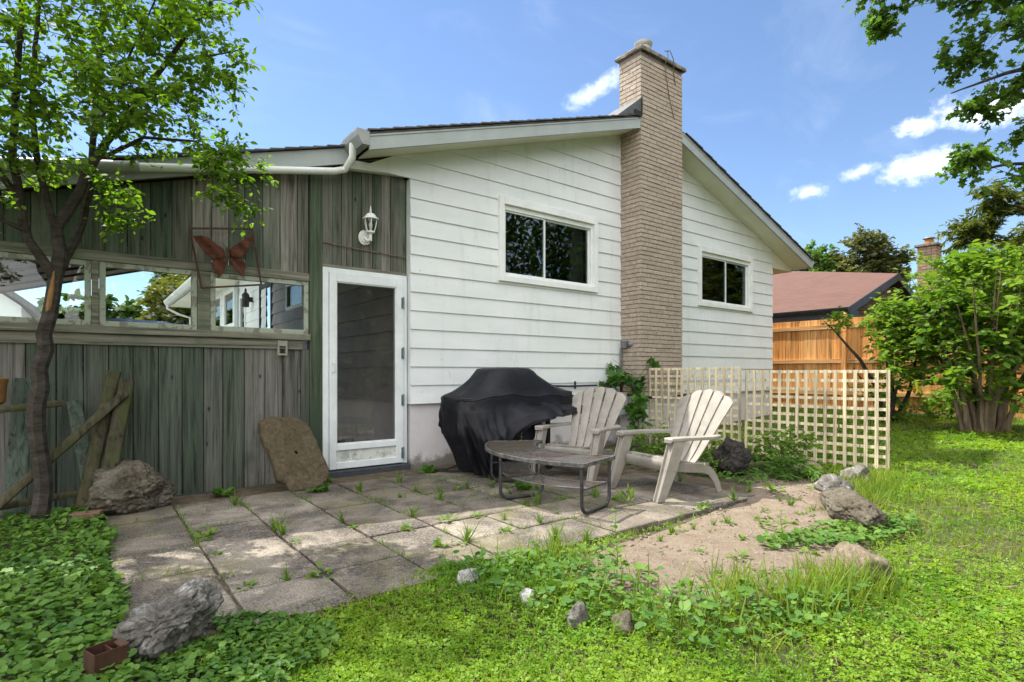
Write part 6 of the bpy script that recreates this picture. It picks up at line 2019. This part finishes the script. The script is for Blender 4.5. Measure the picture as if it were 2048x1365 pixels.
far_tree("dark olive treetop behind the neighbour's red roof ridge", 33.2, 12.5, 7.6, 2.2, M["leaf_far_olive"], 72, 300, 0.22, 5.7, h=0.85)
far_tree("far green tree framed by the middle porch window, left one", -5.2, 60, 7.2, 2.4, M["leaf_far"], 73, 60, 0.7)
far_tree("far green tree seen in the porch windows behind the window stud", -1.2, 62, 7.8, 2.3, M["leaf_far"], 74, 60, 0.7)
far_tree("far green tree seen mid window beyond the car", 1.9, 61, 8.0, 2.5, M["leaf_far"], 75, 60, 0.7)
far_tree("yellowish leafy tree beyond the house eave in the middle porch window", 4.6, 36, 6.2, 2.2, M["leaf_yellow"], 76, 120, 0.36, 4.0)
far_tree("darker green tree rising behind the yellowish one in the porch window", 6.2, 42, 8.6, 2.6, M["leaf_far"], 77, 110, 0.45)
tag(plant("hedge", None, None, (4.5, 32, 0), [([(4.5, 32, 0), (4.5, 32, 0.5)], [0.05, 0.03])], [((4.5, 32, 1.2), (2.4, 0.8, 1.0), 60)], OVAL_V, OVAL_Q, 0.25, 24, 0.4, M["leaf_yellow"], M["bark"], 78, 0.0, 0.01), "low yellow green hedge at the foot of the trees in the porch window", "hedge")

# white outbuilding at the far left
ob_ = (-3.2, 19, 0)
shed = thing("outbuilding", "pale neighbouring gable seen under the carport roof at the left edge", "building", ob_)
mb = MB(ob_); mb.prism([(-6.0, 18.5, 0), (-1.25, 18.5, 0), (-1.25, 18.5, 2.75), (-3.6, 18.5, 4.6), (-6.0, 18.5, 2.75)], (0, 5, 0)); mb.build("wall", M["siding"], shed)
mb = MB(ob_); mb.prism([(-1.0, 18.3, 2.62), (-3.6, 18.3, 4.72), (-6.2, 18.3, 2.62), (-6.2, 18.3, 2.78), (-3.6, 18.3, 4.88), (-1.0, 18.3, 2.78)], (0, 5.4, 0)); mb.build("roof", M["shingle"], shed)

# woods behind the camera: only ever seen as reflections in the glass
r = np.random.default_rng(5)
n = 95000
X = np.where(r.random(n) < 0.45, r.uniform(3, 15, n), r.uniform(0, 46, n)); H = 7.6 + 3.2 * np.exp(-((X - 18) / 5) ** 2) + 2.0 * np.exp(-((X - 9) / 4) ** 2) + 1.6 * np.sin(X * 0.8) + 1.2 * np.sin(X * 2.1 + 1)
Z = r.random(n) ** 0.8 * H; Yp = -11 + r.normal(0, 1.2, n) - 1.5 * np.sin(X * 0.5)
P_ = np.stack([X, Yp, Z + 0.1], 1)
V = scatter(OVAL_V, OVAL_Q, P_, leaf_frames(r.normal(size=(n, 3)), r.normal(size=(n, 3)) + np.array([0, 0, 0.8])), r.uniform(0.20, 0.42, n))
tag(np_mesh("treeline", V, len(OVAL_V), OVAL_Q, M["leaf_far"]), kind="stuff", label="trees across the lawn mirrored in the windows", cat="trees")

# ------------------------------------------------------------------ bushes and vine behind the chairs
def bush(label, loc, rad, n, lv, lq, size, seed, mat="weed"):
    x, y, z = loc
    limbs = []
    rr = random.Random(seed)
    for k in range(7):
        a = rr.uniform(0, 6.28)
        limbs.append(([(x, y, z), (x + rad[0] * .3 * math.cos(a), y + rad[1] * .3 * math.sin(a), z + rad[2] * .8), (x + rad[0] * .6 * math.cos(a), y + rad[1] * .6 * math.sin(a), z + rad[2] * 1.3)], [0.006, 0.005, 0.002]))
    return plant("bush", label, "bush", loc, limbs, [((x, y, z + rad[2] * 0.9), rad, n)], lv, lq, size, 22, 0.09, M[mat], M["stem"], seed, 0.0, 0.0018, 0.25, flat=0.2)
bush("feathery green bush growing between the two chairs", (5.75, 4.55, -0.03), (0.50, 0.45, 0.22), 70, OVAL_V, OVAL_Q, 0.042, 81)
bush("feathery green bush right behind the nearer chair", (5.75, 3.85, -0.03), (0.40, 0.30, 0.20), 55, OVAL_V, OVAL_Q, 0.038, 82)
bush("leafy green bush in front of the lattice panel, right of the dark rock", (6.35, 3.15, -0.03), (0.32, 0.38, 0.26), 60, OVAL_V, OVAL_Q, 0.046, 83)
bush("low green clump between the dark rock and the chair leg", (5.45, 3.6, -0.03), (0.22, 0.2, 0.12), 22, OVAL_V, OVAL_Q, 0.036, 84)
bush("strappy leaved plant at the sand edge under the lattice", (5.95, 2.85, -0.02), (0.25, 0.22, 0.10), 18, LANCE_V, LANCE_Q, 0.10, 85, "ivy")
vl = [([(6.62, 5.40, -0.02), (6.55, 5.42, 0.4), (6.45, 5.5, 0.8), (6.25, 5.55, 0.98), (6.0, 5.6, 0.98)], [0.008, 0.007, 0.006, 0.004, 0.002]),
      ([(6.45, 5.5, 0.8), (6.6, 5.42, 1.05), (6.5, 5.7, 1.2), (6.35, 5.74, 1.3)], [0.005, 0.004, 0.003, 0.002]), ([(6.6, 5.42, 1.05), (6.75, 5.4, 1.2), (6.82, 5.4, 1.28)], [0.004, 0.003, 0.002])]
plant("climbing_vine", "lobed leaved vine scrambling over the gas meter at the chimney foot", "vine", (6.6, 5.4, -0.03), vl,
      [((6.12, 5.52, 0.98), (0.16, 0.10, 0.10), 9), ((6.55, 5.42, 0.93), (0.14, 0.08, 0.16), 8), ((6.50, 5.36, 0.45), (0.16, 0.10, 0.36), 26), ((6.45, 5.72, 1.15), (0.12, 0.03, 0.1), 3), ((6.80, 5.39, 1.26), (0.05, 0.02, 0.05), 2), ((6.3, 5.5, 1.04), (0.15, 0.08, 0.05), 5), ((6.05, 5.55, 0.85), (0.08, 0.06, 0.1), 4)],
      LOBE_V, LOBE_Q, 0.105, 6, 0.07, M["vine"], M["stem"], 91, 0.1, 0.0025, 0.35, crown_name="leaves", trunk_name="stem", up_w=0.3)

# ------------------------------------------------------------------ lawn, clover, ivy (nobody could count these)
PATIO = [(0.08, 2.72), (0.5, 2.60), (1.0, 2.66), (1.5, 2.76), (1.9, 2.66), (2.4, 2.56), (5.05, 2.58), (5.6, 2.95), (6.7, 2.9), (6.9, 5.5), (11.3, 5.6), (11.3, 30), (-6, 30), (-6, 5.8), (0.08, 5.8)]
def np_in_poly(x, y, poly):
    ins = np.zeros(len(x), bool); n = len(poly); j = n - 1
    for i in range(n):
        xi, yi = poly[i]; xj, yj = poly[j]
        c = ((yi > y) != (yj > y)) & (x < (xj - xi) * (y - yi) / (yj - yi + 1e-12) + xi)
        ins ^= c; j = i
    return ins
def np_noise(x, y, s, seed=0):
    """cheap smooth value noise"""
    q = np.random.default_rng(seed)
    a = q.uniform(0, 6.28, 8); kx = q.normal(0, 1, 8); ky = q.normal(0, 1, 8)
    return sum(np.sin((kx[i] * x + ky[i] * y) * s + a[i]) for i in range(8)) / 4.0
def wedge(n, r0, r1, pw, a0=-22, a1=100, seed=1):
    q = np.random.default_rng(seed)
    u = q.random(n)
    # density ~ r^-pw per area -> r^(1-pw) radial pdf
    e = 2 - pw
    rr = (r0 ** e + u * (r1 ** e - r0 ** e)) ** (1 / e)
    az = np.radians(q.uniform(a0, a1, n))
    return rr * np.sin(az), rr * np.cos(az), rr
def lawn_mask(x, y, q):
    jx, jy = x + q.normal(0, 0.03, len(x)), y + q.normal(0, 0.03, len(x))
    ok = ~np_in_poly(jx, jy, PATIO)
    ok &= ~np_in_poly(jx, jy, DIRT)
    ok &= (x < 12.95) | (y < -3)
    ivy = (x < 0.15 + 0.35 * np.clip((2.9 - y) / 1.0, 0, 1)) & (y > 1.95)
    return ok & ~ivy
q = np.random.default_rng(11)
n = 330000
x, y, rr = wedge(n, 1.3, 15, 1.55, seed=2)
ok = lawn_mask(x, y, q)
dens = 0.62 + 0.45 * np_noise(x, y, 2.3, 3) + 0.25 * np_noise(x, y, 7.0, 4)
ok &= q.random(n) < np.clip(dens, 0.12, 1.0)
x, y, rr = x[ok], y[ok], rr[ok]
n = len(x)
hz = ground_h(x, y)
S = 0.0128 * np.clip(q.normal(1, 0.35, n), 0.45, 2.0) * (1 + 0.25 * np_noise(x, y, 1.7, 31)) * (np.maximum(rr, 2.5) / 2.5) ** 0.55
Zc = hz + 0.012 + 0.030 * q.random(n) * (0.8 + 0.6 * np_noise(x, y, 3.0, 8))
R = rot_mats(q.uniform(0, 6.28, n), np.abs(q.normal(0, 0.55, n)), q.uniform(0, 6.28, n))
V = scatter(TRI_V, TRI_Q, np.stack([x, y, Zc], 1), R, S)
tag(np_mesh("clover", V, len(TRI_V), TRI_Q, M["clover"]), "bright clover covering the lawn", "clover", kind="stuff")

n = 200000
x, y, rr = wedge(n, 1.3, 16, 1.45, seed=5)
ok = lawn_mask(x, y, q)
ok &= q.random(n) < np.clip(0.5 - 0.5 * np_noise(x, y, 2.3, 3) + 0.3 * np_noise(x, y, 1.1, 6), 0.1, 1)
x, y, rr = x[ok], y[ok], rr[ok]; n = len(x)
hz = ground_h(x, y)
S = (0.045 + 0.045 * q.random(n) ** 2) * (np.maximum(rr, 2.5) / 2.5) ** 0.30
R = rot_mats(q.uniform(0, 6.28, n), np.abs(q.normal(0, 0.45, n)), q.uniform(0, 6.28, n))
V = scatter([(a * 0.9 * (1.4), b, c) for a, b, c in BLADE_V], BLADE_Q, np.stack([x, y, hz - 0.004], 1), R, S)
tag(np_mesh("lawn_grass", V, len(BLADE_V), BLADE_Q, M["grass"]), "short mown grass blades of the lawn", "grass", kind="stuff")

# creeping ivy: left bed and round the grey boulder
def ivy_patch(name, label, polyfn, n, size, seed, hmax, box, mat="ivy"):
    q = np.random.default_rng(seed)
    x = q.uniform(box[0], box[1], n); y = q.uniform(box[2], box[3], n)
    ok = polyfn(x, y, q)
    x, y = x[ok], y[ok]; n = len(x)
    top = hmax * (0.45 + 0.4 * q.random(n) + 0.25 * np_noise(x, y, 4.0, seed))
    P = np.stack([x, y, ground_h(x, y) + 0.01 + np.maximum(0.004, top)], 1)
    R = rot_mats(q.uniform(0, 6.28, n), np.abs(q.normal(0.15, 0.48, n)), q.uniform(0, 6.28, n))
    S = size * np.clip(q.normal(1, 0.3, n), 0.45, 1.7)
    V = scatter(ROUND_V, ROUND_Q, P, R, S)
    return tag(np_mesh(name, V, len(ROUND_V), ROUND_Q, M[mat]), label, "ground cover", kind="stuff")
def f_left(x, y, q):
    lim = 0.13 + 0.05 * np_noise(x, y, 5, 1)
    a = (x < lim) & (y > 2.2) & (y < 5.55)
    a &= ~((x > -0.5) & (y > 4.9) & (q.random(len(x)) < 0.35))
    return a & (q.random(len(x)) < 0.78 + 0.3 * np_noise(x, y, 3.5, 2) + 0.3 * (y < 3.4))
ivy_patch("ground_ivy", "creeping round leaved ivy carpeting the bed under the young tree", f_left, 27000, 0.029, 41, 0.10, (-2.2, 0.3, 2.2, 5.6))
def f_front(x, y, q):
    d = np.hypot((x - 0.36) / 0.52, (y - 2.40) / 0.38)
    a = (d < 1 + 0.12 * np_noise(x, y, 6, 3)) & ~((np.abs(x - 0.285) < 0.17) & (y > 2.56))
    b = (x < 0.2) & (y > 1.75) & (y < 2.45)
    return (a | b) & (q.random(len(x)) < 0.8)
ivy_patch("ground_ivy", "round leaved ivy around the grey boulder and the rusty box", f_front, 16000, 0.023, 42, 0.055, (-1.2, 1.3, 1.75, 2.85))
def f_right(x, y, q):
    d = np.hypot((x - 3.98) / 0.42, (y - 1.62) / 0.20)
    d2 = np.hypot((x - 4.35) / 0.55, (y - 1.50) / 0.16)
    d3 = np.hypot((x - 3.6) / 0.3, (y - 1.75) / 0.12)
    return ((d < 1) | (d2 < 1) | (d3 < 1)) & (q.random(len(x)) < 0.7)
ivy_patch("ground_ivy", "patch of pale ivy spilling over the long edging stone", f_right, 3800, 0.032, 43, 0.075, (3.2, 5.0, 1.2, 2.1))

def f_back(x, y, q):
    return (x > 5.0) & (x < 6.85) & (y > 2.9) & (y < 5.6) & (q.random(len(x)) < 0.55 + 0.5 * np_noise(x, y, 3, 7)) & ~((x < 5.2) & (y < 3.6))
ivy_patch("ground_ivy", "low weeds covering the soil between chairs and lattice", f_back, 3800, 0.035, 44, 0.06, (4.9, 6.9, 2.8, 5.7))
# rank weeds between the sand and the lawn
BED = [(1.62, 2.72), (2.0, 2.55), (2.22, 2.50), (2.40, 2.25), (2.25, 1.92), (2.45, 1.60), (2.78, 1.30), (3.25, 1.12), (2.62, 0.98), (2.15, 1.17), (1.78, 1.50), (1.66, 1.9), (1.55, 2.35)]
q = np.random.default_rng(21)
n = 4600
x = q.uniform(1.5, 3.4, n); y = q.uniform(0.9, 2.8, n)
ok = np_in_poly(x + q.normal(0, .05, n), y + q.normal(0, .05, n), BED) & (q.random(n) < 0.75 + 0.5 * np_noise(x, y, 4, 9))
x, y = x[ok], y[ok]; n = len(x)
P = np.stack([x, y, ground_h(x, y) + 0.03 + 0.09 * q.random(n) * (0.8 + 0.5 * np_noise(x, y, 3, 2))], 1)
R = rot_mats(q.uniform(0, 6.28, n), np.abs(q.normal(0.1, 0.4, n)), q.uniform(0, 6.28, n))
V = scatter(ROUND_V, ROUND_Q, P, R, 0.030 * np.clip(q.normal(1, 0.4, n), 0.4, 1.9))
tag(np_mesh("broadleaf_weeds", V, len(ROUND_V), ROUND_Q, M["ivy"]), "rank broad leaved weeds between the sandy patch and the lawn", "weeds", kind="stuff")
n = 2300
x = q.uniform(1.5, 3.5, n); y = q.uniform(0.9, 2.8, n)
cl = np_noise(x, y, 5, 14)
ok = np_in_poly(x + q.normal(0, .06, n), y + q.normal(0, .06, n), BED) & (q.random(n) < 0.35 + 0.5 * cl)
x, y = x[ok], y[ok]
# denser tall tufts near the tan stone and in the lattice corner
for cx, cy, k, s in ((3.08, 1.17, 420, 0.13), (2.75, 1.25, 260, 0.12), (2.6, 1.55, 130, 0.10), (5.8, 2.1, 420, 0.22), (6.3, 2.2, 300, 0.2), (5.2, 1.85, 160, 0.12), (2.2, 2.45, 120, .1)):
    x = np.concatenate([x, q.normal(cx, s, k)]); y = np.concatenate([y, q.normal(cy, s * 0.7, k)])
n = len(x)
S = q.uniform(0.10, 0.24, n)
R = rot_mats(q.uniform(0, 6.28, n), np.abs(q.normal(0, 0.35, n)), q.uniform(0, 6.28, n))
V = scatter([(a * 0.65, b, c) for a, b, c in BLADE_V], BLADE_Q, np.stack([x, y, ground_h(x, y)], 1), R, S)
tag(np_mesh("tall_grass", V, len(BLADE_V), BLADE_Q, M["grass"]), "tall uncut grass round the edging stones", "grass", kind="stuff")

# moss and seedlings threading the joints, dry thatch in the lawn
q = np.random.default_rng(88)
JX = [0.58 + SX * k for k in range(0, 9)]; JY = [3.05 + 0.4655 * k for k in range(0, 5)]
px_, py_ = [], []
for jx in JX:
    yy_ = q.uniform(2.6, 5.4, 420); px_.append(jx + q.normal(0, 0.009, 420)); py_.append(yy_)
for jy in JY:
    xx_ = q.uniform(0.15, 4.9, 620); px_.append(xx_); py_.append(jy + q.normal(0, 0.009, 620))
x = np.concatenate(px_); y = np.concatenate(py_)
ok = (np_noise(x, y, 3.3, 40) + 0.5 * np_noise(x, y, 9, 41)) > 0.22
ok &= ~((x > 4.4) & (y > 4.2)) & ~((x > 4.85) & (y > 3.5))
x, y = x[ok], y[ok]; n = len(x)
R = rot_mats(q.uniform(0, 6.28, n), np.abs(q.normal(0.2, 0.5, n)), q.uniform(0, 6.28, n))
V = scatter(BLADE_V, BLADE_Q, np.stack([x, y, np.full(n, -0.012)], 1), R, 0.025 + 0.06 * q.random(n) ** 2.5)
tag(np_mesh("joint_grass", V, len(BLADE_V), BLADE_Q, M["weed"]), "fine grass and moss threading the patio joints", "grass", kind="stuff")
n = 16000
x, y, rr = wedge(n, 1.3, 12, 1.5, seed=15)
ok = lawn_mask(x, y, q) & (q.random(n) < np.clip(0.25 + 0.7 * np_noise(x, y, 1.9, 52), 0.03, 1))
x, y, rr = x[ok], y[ok], rr[ok]; n = len(x)
R = rot_mats(q.uniform(0, 6.28, n), np.radians(70) + q.normal(0, 0.25, n), q.uniform(0, 6.28, n))
V = scatter(BLADE_V, BLADE_Q, np.stack([x, y, ground_h(x, y) + 0.025 + 0.015 * q.random(n)], 1), R, (0.03 + 0.05 * q.random(n)) * (np.maximum(rr, 2.5) / 2.5) ** 0.3)
tag(np_mesh("thatch", V, len(BLADE_V), BLADE_Q, mat_leaf("thatch", [(0.20, 0.15, 0.06), (0.28, 0.22, 0.10), (0.13, 0.08, 0.035)], 0.2)), "dry straw coloured thatch lying in the lawn", "thatch", kind="stuff")

# clods and pebbles on the bare earth
q = np.random.default_rng(77)
n = 9000
x = q.uniform(2.0, 6.5, n); y = q.uniform(1.0, 3.2, n)
ok = np_in_poly(x, y, DIRT) & (q.random(n) < 0.6 + 0.5 * np_noise(x, y, 4, 5))
x, y = x[ok], y[ok]; n = len(x)
OV = [(1, 0, 0), (-1, 0, 0.1), (0, 1, 0), (0.1, -1, 0), (0, 0, 0.8), (0, 0.1, -0.6)]
OQ = [(0, 2, 4), (2, 1, 4), (1, 3, 4), (3, 0, 4), (2, 0, 5), (1, 2, 5), (3, 1, 5), (0, 3, 5)]
V = scatter(OV, OQ, np.stack([x, y, ground_h(x, y) + 0.018], 1), rot_mats(q.uniform(0, 6.28, n), q.normal(0, .5, n), q.uniform(0, 6.28, n)), 0.003 + 0.016 * q.random(n) ** 4)
tag(np_mesh("soil_clods", V, 6, OQ, mat_noise("clods", (0.11, 0.08, 0.06), (0.27, 0.22, 0.18), 30, 1.0, 0.3, 90)), "little clods and pebbles strewn on the bare sand", "soil", kind="stuff")

# ------------------------------------------------------------------ single weeds in the joints and in the sand
def grass_tuft(label, loc, n, h, seed, group, mat="weed"):
    q = np.random.default_rng(seed)
    az = q.uniform(0, 6.28, n)
    P = np.stack([0.016 * np.cos(az) * q.random(n), 0.016 * np.sin(az) * q.random(n), np.zeros(n)], 1)
    R = rot_mats(q.uniform(0, 6.28, n), np.abs(q.normal(0.25, 0.35, n)), q.uniform(0, 6.28, n))
    V = scatter(BLADE_V, BLADE_Q, P, R, h * q.uniform(0.5, 1.2, n))
    o = np_mesh("grass_tuft", V, len(BLADE_V), BLADE_Q, M[mat]); o.location = loc
    return tag(o, label, "weed", group)
def rosette(label, loc, n, s, seed, group, lv=OVAL_V, lq=OVAL_Q, mat="weed", rise=0.35):
    q = np.random.default_rng(seed)
    az = np.sort(q.uniform(0, 6.28, n))
    el = np.abs(q.normal(rise, 0.25, n))
    D = np.stack([np.cos(az) * np.cos(el), np.sin(az) * np.cos(el), np.sin(el)], 1)
    rr_ = q.random(n) ** 0.7
    P = D * (rr_ * s * 0.9)[:, None] + np.array([0, 0, 0.004])
    U = np.tile([0, 0, 1.0], (n, 1)) + q.normal(0, 0.3, (n, 3))
    V = scatter(lv, lq, P, leaf_frames(D, U), s * q.uniform(0.45, 0.9, n))
    o = np_mesh("weed", V, len(lv), lq, M[mat]); o.location = loc
    return tag(o, label, "weed", group)
def stem_weed(label, loc, h, nl, s, seed, group):
    q = np.random.default_rng(seed)
    t = thing("weed", label, "weed", loc, 0, group)
    mb = MB()
    c = [Vector((0.02 * math.sin(k * 1.1 + seed) * k / 6, 0.02 * math.cos(k * 0.9 + seed) * k / 6, h * k / 6)) for k in range(7)]
    mb.tube(c, [0.0028 - 0.0003 * k for k in range(7)], 5); mb.build("stem", M["stem"], t)
    f = np.linspace(0.15, 1, nl)
    P = np.array([np.array(c[min(6, int(ff * 6))]) * 1.0 for ff in f]); P[:, 2] = f * h
    az = np.arange(nl) * 2.4 + seed
    D = np.stack([np.cos(az), np.sin(az), q.uniform(0.0, 0.7, nl)], 1)
    V = scatter(OVAL_V, OVAL_Q, P, leaf_frames(D, np.tile([0, 0, 1.0], (nl, 1)) + q.normal(0, .2, (nl, 3))), s * (1.25 - 0.6 * f) * q.uniform(0.8, 1.2, nl))
    np_mesh("leaves", V, len(OVAL_V), OVAL_Q, M["weed"], t)
    return t
GJ = "weeds growing in the patio joints"; GT = "grass tufts growing in the patio joints"; GS = "weeds growing in the bare sand"
LJ, LT, LS_ = "small leafy weed growing in a joint between the concrete slabs", "thin grass tuft growing in a joint between the concrete slabs", "small weed growing in the bare sandy patch"
joint = [(0.64, 4.18), (1.08, 3.7), (1.06, 3.92), (0.62, 3.74), (1.05, 4.08), (1.01, 3.02), (1.51, 3.81), (1.5, 4.0), (0.61, 3.3), (0.85, 3.06), (0.66, 3.08), (1.79, 3.53), (2.5, 5.08), (1.8, 3.06), (1.98, 3.05), (2.37, 3.5), (2.12, 3.53), (2.48, 3.31), (2.3, 3.06), (2.62, 3.07), (1.91, 3.0), (2.79, 4.46), (2.43, 4.17), (2.76, 4.16), (3.09, 4.32), (3.22, 4.22), (2.95, 3.6), (2.98, 3.52), (3.25, 3.54), (3.56, 3.42), (3.64, 3.24), (3.9, 3.37), (4.76, 3.4), (4.02, 2.62), (4.43, 2.62), (3.9, 2.6), (3.59, 2.56), (2.58, 2.56), (2.29, 2.56), (2.45, 2.72), (4.83, 2.7), (0.99, 5.05), (2.42, 4.6), (2.6, 4.47), (2.9, 4.47), (1.97, 3.8), (2.0, 4.9), (3.35, 3.97), (2.2, 4.47), (3.05, 3.99)]
jr = random.Random(6)
pa = [rosette(LJ, (0, 0, -50), 22, 0.055, 300 + k, GJ) for k in range(3)]
pb = [grass_tuft(LT, (0, 0, -50), 34, 0.13, 320 + k, GT) for k in range(3)]
used = set()
for i, (px, py) in enumerate(joint):
    src = jr.choice(pa) if i % 5 in (0, 1, 3) and i < 36 else jr.choice(pb)
    o = src if id(src) not in used else src.copy()
    if id(src) in used: C.objects.link(o)
    used.add(id(src))
    s = jr.uniform(0.45, 1.2) * (1.4 if i in (0, 1, 2, 7) else 1)
    o.location = (px, py, -0.008); o.rotation_euler = (0, 0, jr.uniform(0, 6.28)); o.scale = (s, s, s)
for src in pa + pb:
    if id(src) not in used: bpy.data.objects.remove(src)
sand = [(4.98, 2.55), (4.75, 2.38), (4.31, 2.28), (4.64, 2.24), (3.25, 2.39), (3.04, 2.33), (2.84, 2.16), (3.46, 2.23), (3.74, 2.26), (3.46, 2.0), (3.27, 1.82), (3.09, 1.79), (3.51, 1.76), (3.82, 1.95), (3.89, 2.06), (4.89, 2.28), (5.54, 2.44), (5.99, 2.4), (2.49, 2.19), (2.45, 2.0), (2.81, 1.94), (2.75, 1.72), (3.46, 1.55), (3.84, 1.79), (4.1, 1.98), (2.95, 1.5), (3.2, 1.4), (4.4, 2.0), (3.0, 2.0), (5.2, 2.7), (5.7, 2.8)] + [(2.6 + 3.2 * ((k * 0.618) % 1), 1.45 + 1.0 * ((k * 0.381 + 0.2) % 1)) for k in range(26) if in_poly(2.6 + 3.2 * ((k * 0.618) % 1), 1.45 + 1.0 * ((k * 0.381 + 0.2) % 1), DIRT)]
pc = [rosette(LS_, (0, 0, -50), 16, 0.045, 340 + k, GS) for k in range(2)] + [grass_tuft(LS_, (0, 0, -50), 26, 0.085, 350, GS)]
used2 = set()
for i, (px, py) in enumerate(sand):
    src = jr.choice(pc)
    o = src if id(src) not in used2 else src.copy()
    if id(src) in used2: C.objects.link(o)
    used2.add(id(src))
    s = jr.uniform(0.45, 1.3) * (1.7 if i in (0, 1, 3, 14) else 1)
    o.location = (px, py, float(ground_h(px, py)) + 0.012); o.rotation_euler = (0, 0, jr.uniform(0, 6.28)); o.scale = (s, s, s)
for src in pc:
    if id(src) not in used2: bpy.data.objects.remove(src)
stem_weed("tall upright weed with oval leaves at the sand edge nearest the camera", (2.30, 2.05, -0.02), 0.36, 20, 0.06, 1, None)
stem_weed("slim upright weed standing in the middle of the sandy patch", (3.62, 1.80, -0.01), 0.20, 12, 0.045, 2, None)
rosette("leafy weed growing at the foot of the leaning flagstone", (1.72, 5.17, -0.005), 30, 0.075, 401, None, ROUND_V, ROUND_Q, "ivy")
rosette("dark leafy weed growing beside the storm door corner", (3.02, 5.42, -0.01), 34, 0.09, 402, None, ROUND_V, ROUND_Q, "ivy")
rosette("leafy weed at the foot of the barbecue strap", (3.35, 4.62, -0.005), 20, 0.075, 403, None, ROUND_V, ROUND_Q, "vine")
rosette("leafy weed at the wall foot between boulder and flagstone", (0.99, 5.52, -0.01), 30, 0.08, 404, None, ROUND_V, ROUND_Q, "ivy")
rosette("dark weed below the green post beside the door threshold", (1.93, 5.62, -0.01), 20, 0.06, 405, None, ROUND_V, ROUND_Q, "ivy")
rosette("bright broad bladed weed beside the table leg", (3.62, 3.10, -0.008), 26, 0.115, 406, None, LANCE_V, LANCE_Q, "weed", 0.9)
rosette("weed pushing up under the patio table", (3.25, 4.05, -0.008), 30, 0.09, 407, None, ROUND_V, ROUND_Q, "ivy", 0.5)
stem_weed("thin seedling growing through the mesh table top", (3.42, 4.28, 0.0), 0.50, 12, 0.035, 5, None)
